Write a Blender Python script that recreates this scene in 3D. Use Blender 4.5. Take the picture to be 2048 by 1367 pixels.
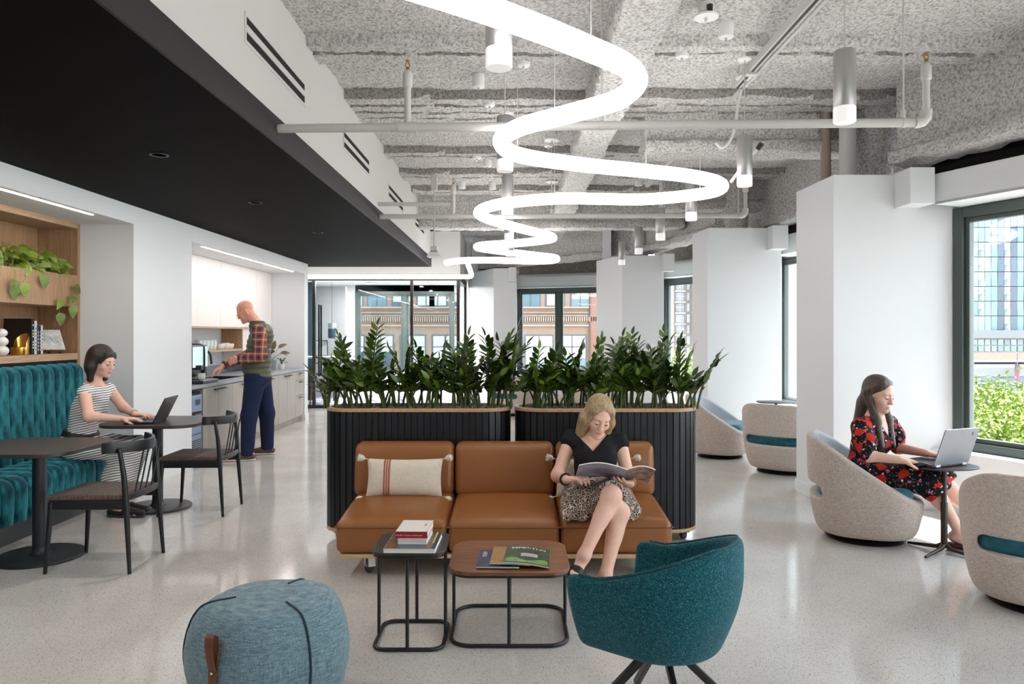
import bpy, bmesh, math, random
import numpy as np
from mathutils import Vector, Matrix, Euler
for o in list(bpy.data.objects): bpy.data.objects.remove(o)
SC = bpy.context.scene; COL = SC.collection
PI = math.pi
def lin(c):
    return tuple((x/255/12.92 if x/255 <= .04045 else ((x/255+.055)/1.055)**2.4) for x in c)
# ------------------------------------------------------------------ camera, world, sun, exposure
F, CX, CY, HC = 1480.0, 1029.0, 666.0, 1.45      # focal length and principal point for a 2048 wide frame, eye height
cam = bpy.data.cameras.new('camera'); camo = bpy.data.objects.new('camera', cam); COL.objects.link(camo)
camo.location = (0, 0, HC); camo.rotation_euler = (PI/2, 0, 0)
cam.sensor_width = 36; cam.lens = 36*F/2048; cam.sensor_fit = 'HORIZONTAL'
cam.shift_x = (1024-CX)/2048; cam.shift_y = -(683.5-CY)/2048
cam.clip_start = .05; cam.clip_end = 2000
SC.camera = camo
W = bpy.data.worlds.new('sky'); SC.world = W; W.use_nodes = True
_nt = W.node_tree; _bg = _nt.nodes['Background']
_tc = _nt.nodes.new('ShaderNodeTexCoord'); _sx = _nt.nodes.new('ShaderNodeSeparateXYZ'); _cr = _nt.nodes.new('ShaderNodeValToRGB')
_nt.links.new(_tc.outputs['Generated'], _sx.inputs[0]); _nt.links.new(_sx.outputs['Z'], _cr.inputs[0]); _nt.links.new(_cr.outputs[0], _bg.inputs[0])
_cr.color_ramp.elements[0].position = 0.0; _cr.color_ramp.elements[0].color = (.91, .955, 1, 1)
_cr.color_ramp.elements[1].position = .7; _cr.color_ramp.elements[1].color = (.72, .86, 1, 1)
_bg.inputs[1].default_value = 2.9
sl = bpy.data.lights.new('sun', 'SUN'); sl.energy = 13; sl.angle = math.radians(.55); sl.color = (1, .97, .93)
so = bpy.data.objects.new('sun', sl); COL.objects.link(so); so.location = (20, 4, 40)
so.rotation_euler = Vector((-.54, -.08, -1)).to_track_quat('-Z', 'Y').to_euler()
VS = SC.view_settings; VS.view_transform = 'Standard'; VS.look = 'None'; VS.gamma = 1; VS.use_curve_mapping = False
VS.exposure = 1.6
SC.cycles.use_denoising = True
SC.cycles.max_bounces = 8; SC.cycles.diffuse_bounces = 5; SC.cycles.glossy_bounces = 4
SC.cycles.transparent_max_bounces = 16; SC.cycles.transmission_bounces = 4
SC.cycles.sample_clamp_indirect = 8; SC.cycles.caustics_reflective = False; SC.cycles.caustics_refractive = False

def at(px, py, Y):
    return Vector(((px-CX)/F*Y, Y, HC-(py-CY)/F*Y))
# ------------------------------------------------------------------ materials
M = {}
def mat(name, col, rough=.5, metal=0., spec=.5, bump=None, vary=None, emit=None, sheen=0, coat=0, rnd=0, trans=0):
    """bump=(scale,strength[,stretch xyz]); vary=(scale, colour2, contrast[,stretch])"""
    m = bpy.data.materials.new(name); m.use_nodes = True; nt = m.node_tree; N = nt.nodes; L = nt.links
    b = N['Principled BSDF']; c = (*lin(col), 1)
    b.inputs['Base Color'].default_value = c; b.inputs['Roughness'].default_value = rough; b.inputs['Metallic'].default_value = metal
    b.inputs['Specular IOR Level'].default_value = spec; b.inputs['Coat Weight'].default_value = coat; b.inputs['Coat Roughness'].default_value = .15
    if sheen: b.inputs['Sheen Weight'].default_value = sheen; b.inputs['Sheen Roughness'].default_value = .4
    if emit: b.inputs['Emission Color'].default_value = (*lin(emit[0]), 1); b.inputs['Emission Strength'].default_value = emit[1]
    m['_b'] = 1
    def coords(st):
        tc = N.new('ShaderNodeTexCoord')
        if st is None: return tc.outputs['Object']
        mp = N.new('ShaderNodeMapping'); mp.inputs['Scale'].default_value = st; L.new(tc.outputs['Object'], mp.inputs[0]); return mp.outputs[0]
    src = None
    if vary:
        n = N.new('ShaderNodeTexNoise'); n.inputs['Scale'].default_value = vary[0]; n.inputs['Detail'].default_value = 5
        L.new(coords(vary[3] if len(vary) > 3 else None), n.inputs['Vector'])
        r = N.new('ShaderNodeValToRGB'); w = vary[2]
        r.color_ramp.elements[0].position = .5-w; r.color_ramp.elements[0].color = c
        r.color_ramp.elements[1].position = .5+w; r.color_ramp.elements[1].color = (*lin(vary[1]), 1)
        L.new(n.outputs['Fac'], r.inputs[0]); L.new(r.outputs[0], b.inputs['Base Color']); src = r.outputs[0]
    if rnd:
        oi = N.new('ShaderNodeObjectInfo'); hs = N.new('ShaderNodeHueSaturation'); mr = N.new('ShaderNodeMapRange')
        mr.inputs[3].default_value = 1-rnd; mr.inputs[4].default_value = 1+rnd; L.new(oi.outputs['Random'], mr.inputs[0]); L.new(mr.outputs[0], hs.inputs['Value'])
        if src: L.new(src, hs.inputs['Color'])
        else: hs.inputs['Color'].default_value = c
        L.new(hs.outputs[0], b.inputs['Base Color'])
    if bump:
        n = N.new('ShaderNodeTexNoise'); n.inputs['Scale'].default_value = bump[0]; n.inputs['Detail'].default_value = 6
        L.new(coords(bump[2] if len(bump) > 2 else None), n.inputs['Vector'])
        bp = N.new('ShaderNodeBump'); bp.inputs['Strength'].default_value = bump[1]; bp.inputs['Distance'].default_value = .02
        L.new(n.outputs['Fac'], bp.inputs['Height']); L.new(bp.outputs[0], b.inputs['Normal'])
    M[name] = m; return m
def weave(name, c1, c2, scale, rough=.9, c3=None, axes=('X', 'Y'), strength=.35, big=None):
    """woven cloth: two crossed wave bands"""
    m = mat(name, c1, rough, spec=.2, sheen=.2); nt = m.node_tree; N = nt.nodes; L = nt.links; b = N['Principled BSDF']
    tc = N.new('ShaderNodeTexCoord'); fs = []
    for st in ((scale, scale, scale*.12), (scale*.1, scale*.1, scale)):
        mp = N.new('ShaderNodeMapping'); mp.inputs['Scale'].default_value = st; L.new(tc.outputs['Object'], mp.inputs[0])
        n = N.new('ShaderNodeTexNoise'); n.inputs['Scale'].default_value = 1; n.inputs['Detail'].default_value = 2; L.new(mp.outputs[0], n.inputs['Vector']); fs.append(n.outputs['Fac'])
    ad = N.new('ShaderNodeMath'); ad.operation = 'ADD'; L.new(fs[0], ad.inputs[0]); L.new(fs[1], ad.inputs[1])
    mr = N.new('ShaderNodeMapRange'); mr.inputs[1].default_value = .72; mr.inputs[2].default_value = 1.28; L.new(ad.outputs[0], mr.inputs[0])
    r = N.new('ShaderNodeValToRGB'); r.color_ramp.elements[0].color = (*lin(c1), 1); r.color_ramp.elements[1].color = (*lin(c2), 1)
    if c3: e = r.color_ramp.elements.new(.5); e.color = (*lin(c3), 1)
    L.new(mr.outputs[0], r.inputs[0]); L.new(r.outputs[0], b.inputs['Base Color'])
    bp = N.new('ShaderNodeBump'); bp.inputs['Strength'].default_value = strength; bp.inputs['Distance'].default_value = .004
    L.new(mr.outputs[0], bp.inputs['Height']); L.new(bp.outputs[0], b.inputs['Normal'])
    return m
def wood(name, c1, c2, axis='Y', scale=6, rough=.45, ratio=14):
    s = {'X': (1, ratio, ratio), 'Y': (ratio, 1, ratio), 'Z': (ratio, ratio, 1)}[axis]
    m = mat(name, c1, rough, vary=(scale, c2, .22, s), bump=(scale*4, .06, s)); return m
# ------------------------------------------------------------------ mesh builder
class MB:
    def __init__(s): s.v = []; s.f = []; s.mi = []
    def add(s, vs, fs, mi=0):
        o = len(s.v); s.v += [tuple(v) for v in vs]; s.f += [tuple(i+o for i in f) for f in fs]; s.mi += [mi]*len(fs); return s
    def box(s, x0, x1, y0, y1, z0, z1, mi=0):
        v = [(x, y, z) for z in (z0, z1) for y in (y0, y1) for x in (x0, x1)]
        return s.add(v, [(0,2,3,1), (4,5,7,6), (0,1,5,4), (1,3,7,5), (3,2,6,7), (2,0,4,6)], mi)
    def obox(s, c, ax, ay, az, hx, hy, hz, mi=0):
        c = Vector(c); v = [c+ax*(x*hx)+ay*(y*hy)+az*(z*hz) for z in (-1, 1) for y in (-1, 1) for x in (-1, 1)]
        return s.add(v, [(0,2,3,1), (4,5,7,6), (0,1,5,4), (1,3,7,5), (3,2,6,7), (2,0,4,6)], mi)
    def prism(s, poly, z0, z1, mi=0):
        n = len(poly); a = sum(poly[i][0]*poly[(i+1) % n][1]-poly[(i+1) % n][0]*poly[i][1] for i in range(n))
        if a < 0: poly = poly[::-1]
        v = [(p[0], p[1], z0) for p in poly]+[(p[0], p[1], z1) for p in poly]
        return s.add(v, [tuple(range(n))[::-1], tuple(range(n, 2*n))]+[(i, (i+1) % n, n+(i+1) % n, n+i) for i in range(n)], mi)
    def bar(s, a, b, w, h, up=(0, 0, 1), mi=0):
        a = Vector(a); b = Vector(b); d = (b-a); l = d.length; d.normalize(); u = Vector(up); r = d.cross(u).normalized(); u = r.cross(d)
        return s.obox((a+b)/2, d, r, u, l/2, w/2, h/2, mi)
    def tube(s, pts, r, seg=10, closed=False, caps=True, sq=1., up=None, mi=0):
        pts = [Vector(p) for p in pts]; n = len(pts); R = r if isinstance(r, (list, tuple)) else [r]*n
        T = []
        for i in range(n):
            if closed: t = pts[(i+1) % n]-pts[i-1]
            else: t = pts[min(i+1, n-1)]-pts[max(i-1, 0)]
            T.append(t.normalized())
        u = Vector(up) if up else (Vector((0, 0, 1)) if abs(T[0].z) < .9 else Vector((1, 0, 0)))
        vs = []
        for i in range(n):
            u = (u-T[i]*u.dot(T[i])); u.normalize(); w = T[i].cross(u)
            for k in range(seg):
                a = 2*PI*k/seg; vs.append(pts[i]+u*(math.cos(a)*R[i]*sq)+w*(math.sin(a)*R[i]))
        fs = []
        for i in range(n if closed else n-1):
            j = (i+1) % n
            for k in range(seg): fs.append((i*seg+k, i*seg+(k+1) % seg, j*seg+(k+1) % seg, j*seg+k))
        if caps and not closed: fs += [tuple(range(seg))[::-1], tuple(range((n-1)*seg, n*seg))]
        return s.add(vs, fs, mi)
    def lathe(s, prof, c=(0, 0, 0), seg=24, mi=0, closed=False):
        vs = []; n = len(prof)
        for r, z in prof:
            for k in range(seg): a = 2*PI*k/seg; vs.append((c[0]+r*math.cos(a), c[1]+r*math.sin(a), c[2]+z))
        fs = []
        for i in range(n if closed else n-1):
            j = (i+1) % n
            for k in range(seg): fs.append((i*seg+k, i*seg+(k+1) % seg, j*seg+(k+1) % seg, j*seg+k))
        if not closed:
            if prof[0][0] > 1e-5: fs.append(tuple(range(seg))[::-1])
            if prof[-1][0] > 1e-5: fs.append(tuple(range((n-1)*seg, n*seg)))
        return s.add(vs, fs, mi)
    def loft(s, rings, caps=True, closed=True, mi=0):
        n = len(rings[0]); vs = [p for r in rings for p in r]; fs = []
        for i in range(len(rings)-1):
            for k in range(n if closed else n-1): fs.append((i*n+k, i*n+(k+1) % n, (i+1)*n+(k+1) % n, (i+1)*n+k))
        if caps and closed: fs += [tuple(range(n))[::-1], tuple(range((len(rings)-1)*n, len(rings)*n))]
        return s.add(vs, fs, mi)
    def grid(s, fn, nu, nv, mi=0):
        vs = [fn(i/nu, j/nv) for j in range(nv+1) for i in range(nu+1)]
        return s.add(vs, [(j*(nu+1)+i, j*(nu+1)+i+1, (j+1)*(nu+1)+i+1, (j+1)*(nu+1)+i) for j in range(nv) for i in range(nu)], mi)
    def rbox(s, x0, x1, y0, y1, z0, z1, r, n=5, m=6, fn=None, mi=0):
        c = ((x0+x1)/2, (y0+y1)/2, (z0+z1)/2); h = ((x1-x0)/2, (y1-y0)/2, (z1-z0)/2); r = min(r, *[q*.999 for q in h])
        def par(q):
            a = [-q+r*(1-math.cos(PI/2*i/n)) for i in range(n)]; inn = [-(q-r)+(2*(q-r))*i/m for i in range(m+1)]
            return a+inn+[-t for t in a[::-1]]
        P = [par(q) for q in h]; idx = {}; vs = []; fs = []
        def vid(q):
            k = tuple(round(t, 5) for t in q)
            if k not in idx:
                inn = [max(-(h[i]-r), min(h[i]-r, q[i])) for i in range(3)]; d = Vector([q[i]-inn[i] for i in range(3)])
                if d.length > 1e-9: d = d.normalized()*r
                p = Vector([c[i]+inn[i]+d[i] for i in range(3)]); idx[k] = len(vs); vs.append(fn(p) if fn else p)
            return idx[k]
        for ax in range(3):
            u, w = (ax+1) % 3, (ax+2) % 3
            for sg in (-1, 1):
                for i in range(len(P[u])-1):
                    for j in range(len(P[w])-1):
                        qd = []
                        for a, b in ((i, j), (i+1, j), (i+1, j+1), (i, j+1)):
                            q = [0, 0, 0]; q[ax] = sg*h[ax]; q[u] = P[u][a]; q[w] = P[w][b]; qd.append(vid(q))
                        if len(set(qd)) > 2: fs.append(tuple(qd if sg > 0 else qd[::-1]))
        return s.add(vs, fs, mi)
    def mesh(s, name):
        me = bpy.data.meshes.new(name); me.from_pydata(s.v, [], s.f); me.polygons.foreach_set('material_index', s.mi); return me
def rrect(x0, x1, y0, y1, r, n=6):
    out = []
    for cx, cy, a0 in ((x1-r, y0+r, -PI/2), (x1-r, y1-r, 0), (x0+r, y1-r, PI/2), (x0+r, y0+r, PI)):
        for i in range(n+1): a = a0+PI/2*i/n; out.append((cx+r*math.cos(a), cy+r*math.sin(a)))
    return out
def obj(name, mb, mats, parent=None, smooth=False, bevel=0, subsurf=0, kind=None, label=None, me=None, autos=True):
    me = me or mb.mesh(name)
    for m in (mats if isinstance(mats, (list, tuple)) else [mats]): me.materials.append(M[m])
    o = bpy.data.objects.new(name, me); COL.objects.link(o)
    if parent is not None: o.parent = parent; o.matrix_parent_inverse = parent.matrix_basis.inverted()
    if smooth:
        me.shade_smooth()
        if autos:
            try: me.set_sharp_from_angle(angle=math.radians(50))
            except Exception: pass
    if bevel:
        b = o.modifiers.new('bevel', 'BEVEL'); b.width = bevel; b.segments = 2; b.limit_method = 'ANGLE'; b.angle_limit = math.radians(40)
    if subsurf:
        b = o.modifiers.new('sub', 'SUBSURF'); b.levels = b.render_levels = subsurf
    if kind: o['kind'] = kind
    if label: o['label'] = label
    return o
def tag(o, label, cat, group=None):
    o['label'] = label; o['category'] = cat
    if group: o['group'] = group
    return o
def thing(name, label, cat, loc=(0, 0, 0), rz=0, group=None):
    o = bpy.data.objects.new(name, None); COL.objects.link(o); o.location = loc; o.rotation_euler = (0, 0, rz); o.empty_display_size = .1
    return tag(o, label, cat, group)
def inst(name, me, parent, mw, label=None):
    o = bpy.data.objects.new(name, me); COL.objects.link(o)
    if parent is not None: o.parent = parent; o.matrix_parent_inverse = parent.matrix_basis.inverted()
    o.matrix_basis = mw
    if label: o['label'] = label
    return o
def dup(root, loc, rz, label=None, group=None):
    r = root.copy(); COL.objects.link(r); r.location = loc; r.rotation_euler = (0, 0, rz)
    if label: r['label'] = label
    if group: r['group'] = group
    for ch in list(root.children):
        c = ch.copy(); COL.objects.link(c); c.parent = r
        for g in ch.children: d = g.copy(); COL.objects.link(d); d.parent = c
    return r
def struct(name, mb, m, parent=None, **k):
    return obj(name, mb, m, parent, kind='structure' if parent is None else None, **k)
# ================================================================== MATERIAL LIST
def speckle(name, c1, c2, c3, sc):
    m = mat(name, c1, .92, spec=.2, sheen=.15); nt = m.node_tree; N = nt.nodes; L = nt.links; b = N['Principled BSDF']
    tc = N.new('ShaderNodeTexCoord'); v = N.new('ShaderNodeTexVoronoi'); v.inputs['Scale'].default_value = sc; L.new(tc.outputs['Object'], v.inputs['Vector'])
    sp = N.new('ShaderNodeSeparateColor'); L.new(v.outputs['Color'], sp.inputs[0]); r = N.new('ShaderNodeValToRGB'); e = r.color_ramp.elements
    e[0].color = (*lin(c1), 1); e[1].color = (*lin(c2), 1); q = e.new(.35); q.color = (*lin(c3), 1); q = e.new(.8); q.color = (*lin(c3), 1); L.new(sp.outputs[0], r.inputs[0]); L.new(r.outputs[0], b.inputs['Base Color'])
    bp = N.new('ShaderNodeBump'); bp.inputs['Strength'].default_value = .5; bp.inputs['Distance'].default_value = .004; bp.invert = True; L.new(v.outputs['Distance'], bp.inputs['Height']); L.new(bp.outputs[0], b.inputs['Normal']); return m
mat('white_paint', (226, 227, 229), .6, spec=.3)
mat('niche_paint', (234, 229, 226), .6, spec=.3)
mat('black_ceiling', (7, 6, 7), .65, spec=.04)
mat('black_fascia', (36, 35, 36), .5, spec=.3)
mat('bulkhead', (208, 206, 203), .6, spec=.3)
mat('black_metal', (22, 22, 24), .38, spec=.5)
mat('charcoal', (38, 40, 43), .42)
mat('steel', (186, 184, 182), .38, metal=.65, vary=(40, (170, 168, 166), .3, (1, 1, .02)))
mat('chrome', (200, 200, 202), .15, metal=1.)
mat('frost', (240, 238, 238), .4, emit=((255, 250, 246), .12))
mat('tube_glow', (255, 255, 255), .5, emit=((255, 253, 252), 3.0))
mat('strip_glow', (255, 255, 255), .5, emit=((255, 246, 240), 19))
mat('pipe_paint', (196, 193, 189), .5)
mat('brown_pipe', (150, 134, 122), .6)
mat('brass', (176, 134, 76), .3, metal=1.)
mat('gold', (205, 160, 78), .22, metal=1.)
mat('white_plastic', (226, 225, 224), .4)
mat('dark_void', (24, 23, 22), .9)
mat('window_frame', (66, 76, 73), .45)
mat('bronze', (54, 44, 40), .4, metal=.3)
mat('rubber', (60, 62, 66), .6)
wood('oak', (178, 142, 108), (150, 114, 82), 'Z', 5, .5)
wood('oak_flat', (196, 164, 132), (172, 138, 106), 'Y', 5, .5)
wood('ply', (214, 184, 142), (196, 160, 116), 'X', 8, .5)
wood('walnut', (150, 100, 66), (104, 64, 40), 'X', 7, .4, 10)
wood('grey_wood', (178, 170, 162), (158, 149, 141), 'Z', 5, .5)
mat('counter', (150, 156, 164), .35, vary=(30, (138, 144, 152), .3))
mat('slat_black', (15, 17, 22), .4, rnd=.12)
mat('leather', (150, 96, 52), .36, spec=.45, vary=(3, (138, 84, 42), .35), bump=(220, .05))
mat('seam', (110, 62, 32), .5)
mat('velvet', (8, 60, 72), .75, spec=.2, sheen=.9, vary=(15, (44, 122, 132), .10, (1, 1, .4)), bump=(30, .12))  # lighter mottling paints in highlights of the crushed nap
M['velvet'].node_tree.nodes['Principled BSDF'].inputs['Sheen Tint'].default_value = (*lin((90, 170, 180)), 1)
speckle('teal_weave', (10, 50, 60), (78, 136, 140), (26, 90, 102), 330)
weave('beige_weave', (162, 147, 138), (218, 206, 198), 420, c3=(194, 180, 171), strength=.35)
mat('grey_lining', (188, 192, 200), .9, spec=.2, bump=(300, .1))
mat('teal_cushion', (40, 92, 108), .8, spec=.2, sheen=.4, vary=(20, (58, 116, 132), .2), bump=(200, .1))
weave('pouf_cloth', (84, 106, 116), (138, 162, 170), 300, c3=(112, 136, 146), strength=.25)
mat('pouf_piping', (18, 50, 62), .7)
mat('tan_leather', (118, 62, 32), .5, vary=(12, (96, 48, 24), .3))
mat('tan_edge', (196, 130, 78), .6)
speckle('seat_tweed', (52, 42, 40), (150, 130, 120), (92, 76, 70), 330)
mat('linen', (226, 216, 200), .9, spec=.2, bump=(180, .2), vary=(60, (212, 200, 182), .3))
mat('terracotta', (170, 92, 66), .9)
mat('tabletop', (54, 46, 43), .42)
mat('soil', (110, 98, 82), 1, vary=(60, (64, 54, 42), .2), bump=(80, 1.))
mat('moss', (150, 140, 118), 1)
mat('leaf_zz', (38, 62, 14), .3, spec=.5, vary=(9, (66, 92, 24), .3), rnd=.45)
mat('leaf_zz_light', (96, 122, 34), .32, spec=.5, rnd=.3)
mat('stem_zz', (72, 86, 36), .5)
mat('leaf_pothos', (62, 94, 20), .4, vary=(24, (140, 156, 60), .14), rnd=.5)
mat('stem_pothos', (120, 140, 50), .5)
mat('leaf_brown', (96, 84, 44), .45, rnd=.3)
mat('paper', (232, 229, 222), .7)
mat('book_black', (16, 15, 18), .45)
mat('book_white', (230, 229, 228), .6)
mat('book_blue', (34, 52, 84), .5)
mat('book_red', (160, 24, 38), .45)
mat('print', (206, 210, 210), .6, vary=(26, (232, 232, 228), .12, (1, 1, 2.5)))
mat('laptop_black', (20, 20, 22), .4)
mat('laptop_silver', (172, 174, 180), .32, metal=.6)
mat('laptop_red', (190, 40, 60), .5)
mat('screen_glow', (200, 220, 225), .2, emit=((190, 222, 230), .25))
mat('blue_steel', (128, 146, 172), .3, metal=.5)
mat('ceramic', (226, 224, 220), .3)
mat('grey_pot', (130, 140, 142), .5)
mat('blue_glass', (14, 60, 84), .1, spec=.8)
mat('clear_glass', (215, 228, 230), .08, spec=.8)
mat('tile', (212, 215, 219), .3)
mat('teal_panel', (60, 84, 96), .4)
mat('grey_panel', (158, 156, 157), .6)
# people
mat('skin', (222, 168, 142), .5, spec=.35, vary=(40, (214, 156, 130), .3)); M['skin'].node_tree.nodes['Principled BSDF'].inputs['Subsurface Weight'].default_value = 0
mat('skin_fair', (232, 190, 170), .5, spec=.35, vary=(40, (226, 178, 158), .3))
mat('lips', (204, 136, 124), .45); mat('skin_ruddy', (224, 164, 142), .42, spec=.4, vary=(30, (212, 142, 122), .3))
mat('eye_white', (230, 226, 222), .3); mat('iris', (50, 38, 30), .2); mat('brow', (92, 68, 50), .8); mat('brow_dark', (44, 32, 28), .8)
def hairmat(n, a, b):
    m = mat(n, a, .42, spec=.5, vary=(16, b, .2, (6, 6, .5)), bump=(40, .35, (4, 4, .25)))
hairmat('hair_blonde', (132, 104, 74), (190, 162, 124)); hairmat('hair_dark', (30, 22, 20), (52, 38, 34)); hairmat('hair_brown', (46, 32, 26), (84, 60, 48))
mat('black_cloth', (26, 26, 30), .8, spec=.2, bump=(24, .25)); mat('black_belt', (16, 16, 17), .5)
mat('trouser', (28, 36, 62), .85, spec=.2, bump=(14, .3), vary=(120, (34, 44, 74), .3)); mat('vest', (70, 74, 56), .5, spec=.35, vary=(8, (86, 90, 70), .3))
mat('shoe_brown', (92, 66, 48), .6); mat('sole', (224, 224, 222), .6); mat('shoe_red', (64, 18, 26), .5); mat('yellow', (232, 186, 40), .4)
def nodes(m): nt = M[m].node_tree; return nt.nodes, nt.links, nt.nodes['Principled BSDF']
# striped dress
mat('stripes', (232, 229, 226), .85, spec=.2); N, L, b = nodes('stripes')
tc = N.new('ShaderNodeTexCoord'); mp = N.new('ShaderNodeMapping'); mp.inputs['Rotation'].default_value = (0, .22, 0); L.new(tc.outputs['Object'], mp.inputs[0])
nz = N.new('ShaderNodeTexNoise'); nz.inputs['Scale'].default_value = 5; L.new(mp.outputs[0], nz.inputs['Vector'])
mx = N.new('ShaderNodeVectorMath'); mx.operation = 'MULTIPLY_ADD'; mx.inputs[1].default_value = (.03, .03, .03); L.new(nz.outputs['Color'], mx.inputs[0]); L.new(mp.outputs[0], mx.inputs[2])
wv = N.new('ShaderNodeTexWave'); wv.bands_direction = 'Z'; wv.inputs['Scale'].default_value = 16.5; L.new(mx.outputs[0], wv.inputs['Vector'])
r = N.new('ShaderNodeValToRGB'); r.color_ramp.elements[0].position = .72; r.color_ramp.elements[0].color = (*lin((236, 233, 230)), 1); r.color_ramp.elements[1].position = .86; r.color_ramp.elements[1].color = (*lin((58, 56, 62)), 1)
L.new(wv.outputs['Fac'], r.inputs[0]); L.new(r.outputs[0], b.inputs['Base Color'])
# leopard skirt
mat('leopard', (200, 184, 168), .85, spec=.2); N, L, b = nodes('leopard')
tc = N.new('ShaderNodeTexCoord'); vo = N.new('ShaderNodeTexVoronoi'); vo.feature = 'DISTANCE_TO_EDGE'; vo.inputs['Scale'].default_value = 40; vo.inputs['Randomness'].default_value = 1
nz = N.new('ShaderNodeTexNoise'); nz.inputs['Scale'].default_value = 40; L.new(tc.outputs['Object'], nz.inputs['Vector'])
mx = N.new('ShaderNodeVectorMath'); mx.operation = 'MULTIPLY_ADD'; mx.inputs[1].default_value = (.03, .03, .03); L.new(nz.outputs['Color'], mx.inputs[0]); L.new(tc.outputs['Object'], mx.inputs[2]); L.new(mx.outputs[0], vo.inputs['Vector'])
r = N.new('ShaderNodeValToRGB'); e = r.color_ramp.elements; e[0].position = .0; e[0].color = (*lin((206, 190, 176)), 1); e[1].position = .07; e[1].color = (*lin((206, 190, 176)), 1)
for p, c in ((.1, (34, 30, 32)), (.2, (34, 30, 32)), (.26, (150, 130, 116))): q = e.new(p); q.color = (*lin(c), 1)
L.new(vo.outputs['Distance'], r.inputs[0]); L.new(r.outputs[0], b.inputs['Base Color'])
# floral dress
mat('floral', (22, 22, 30), .85, spec=.2); N, L, b = nodes('floral')
tc = N.new('ShaderNodeTexCoord'); cur = None
nz = N.new('ShaderNodeTexNoise'); nz.inputs['Scale'].default_value = 38; L.new(tc.outputs['Object'], nz.inputs['Vector'])
mx = N.new('ShaderNodeVectorMath'); mx.operation = 'MULTIPLY_ADD'; mx.inputs[1].default_value = (.035, .035, .035); L.new(nz.outputs['Color'], mx.inputs[0]); L.new(tc.outputs['Object'], mx.inputs[2])
prev = None
for sc, th, c, off in ((52, .20, (186, 158, 44), 3.1), (34, .19, (50, 74, 130), 7.7), (24, .20, (226, 220, 216), 1.3), (21, .25, (204, 88, 104), 5.2), (11.5, .38, (190, 44, 32), 0.)):
    ad = N.new('ShaderNodeVectorMath'); ad.operation = 'ADD'; ad.inputs[1].default_value = (off, off, off); L.new(mx.outputs[0], ad.inputs[0])
    vo = N.new('ShaderNodeTexVoronoi'); vo.inputs['Scale'].default_value = sc; L.new(ad.outputs[0], vo.inputs['Vector'])
    lt = N.new('ShaderNodeMath'); lt.operation = 'LESS_THAN'; lt.inputs[1].default_value = th; L.new(vo.outputs['Distance'], lt.inputs[0])
    mi = N.new('ShaderNodeMix'); mi.data_type = 'RGBA'; mi.inputs[7].default_value = (*lin(c), 1)
    if prev: L.new(prev, mi.inputs[6])
    else: mi.inputs[6].default_value = (*lin((22, 22, 30)), 1)
    L.new(lt.outputs[0], mi.inputs[0]); prev = mi.outputs[2]
    if c[0] == 206:   # darker petal rings inside the red flowers
        wv = N.new('ShaderNodeMath'); wv.operation = 'SINE'; mu = N.new('ShaderNodeMath'); mu.operation = 'MULTIPLY'; mu.inputs[1].default_value = 38; L.new(vo.outputs['Distance'], mu.inputs[0]); L.new(mu.outputs[0], wv.inputs[0])
        gt = N.new('ShaderNodeMath'); gt.operation = 'GREATER_THAN'; gt.inputs[1].default_value = .75; L.new(wv.outputs[0], gt.inputs[0])
        m2 = N.new('ShaderNodeMath'); m2.operation = 'MULTIPLY'; L.new(gt.outputs[0], m2.inputs[0]); L.new(lt.outputs[0], m2.inputs[1])
        mj = N.new('ShaderNodeMix'); mj.data_type = 'RGBA'; mj.inputs[7].default_value = (*lin((120, 16, 18)), 1); L.new(prev, mj.inputs[6]); L.new(m2.outputs[0], mj.inputs[0]); prev = mj.outputs[2]
L.new(prev, b.inputs['Base Color'])
# plaid
mat('plaid', (180, 70, 50), .85, spec=.2); N, L, b = nodes('plaid')
tc = N.new('ShaderNodeTexCoord'); sp = N.new('ShaderNodeSeparateXYZ'); L.new(tc.outputs['Object'], sp.inputs[0]); outs = []
for ax, ph in (('X', 0.), ('Z', .35)):
    mu = N.new('ShaderNodeMath'); mu.operation = 'MULTIPLY_ADD'; mu.inputs[1].default_value = 12.5; mu.inputs[2].default_value = ph; L.new(sp.outputs[ax], mu.inputs[0])
    fr = N.new('ShaderNodeMath'); fr.operation = 'FRACT'; L.new(mu.outputs[0], fr.inputs[0])
    r = N.new('ShaderNodeValToRGB'); r.color_ramp.interpolation = 'CONSTANT'; e = r.color_ramp.elements
    e[0].position = 0; e[0].color = (*lin((44, 54, 104)), 1); e[1].position = .3; e[1].color = (*lin((168, 70, 52)), 1)
    for p, c in ((.52, (206, 176, 120)), (.66, (168, 70, 52)), (.84, (62, 84, 70))): q = e.new(p); q.color = (*lin(c), 1)
    L.new(fr.outputs[0], r.inputs[0]); outs.append(r.outputs[0])
mi = N.new('ShaderNodeMix'); mi.data_type = 'RGBA'; mi.inputs[0].default_value = .5; L.new(outs[0], mi.inputs[6]); L.new(outs[1], mi.inputs[7]); L.new(mi.outputs[2], b.inputs['Base Color'])
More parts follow.
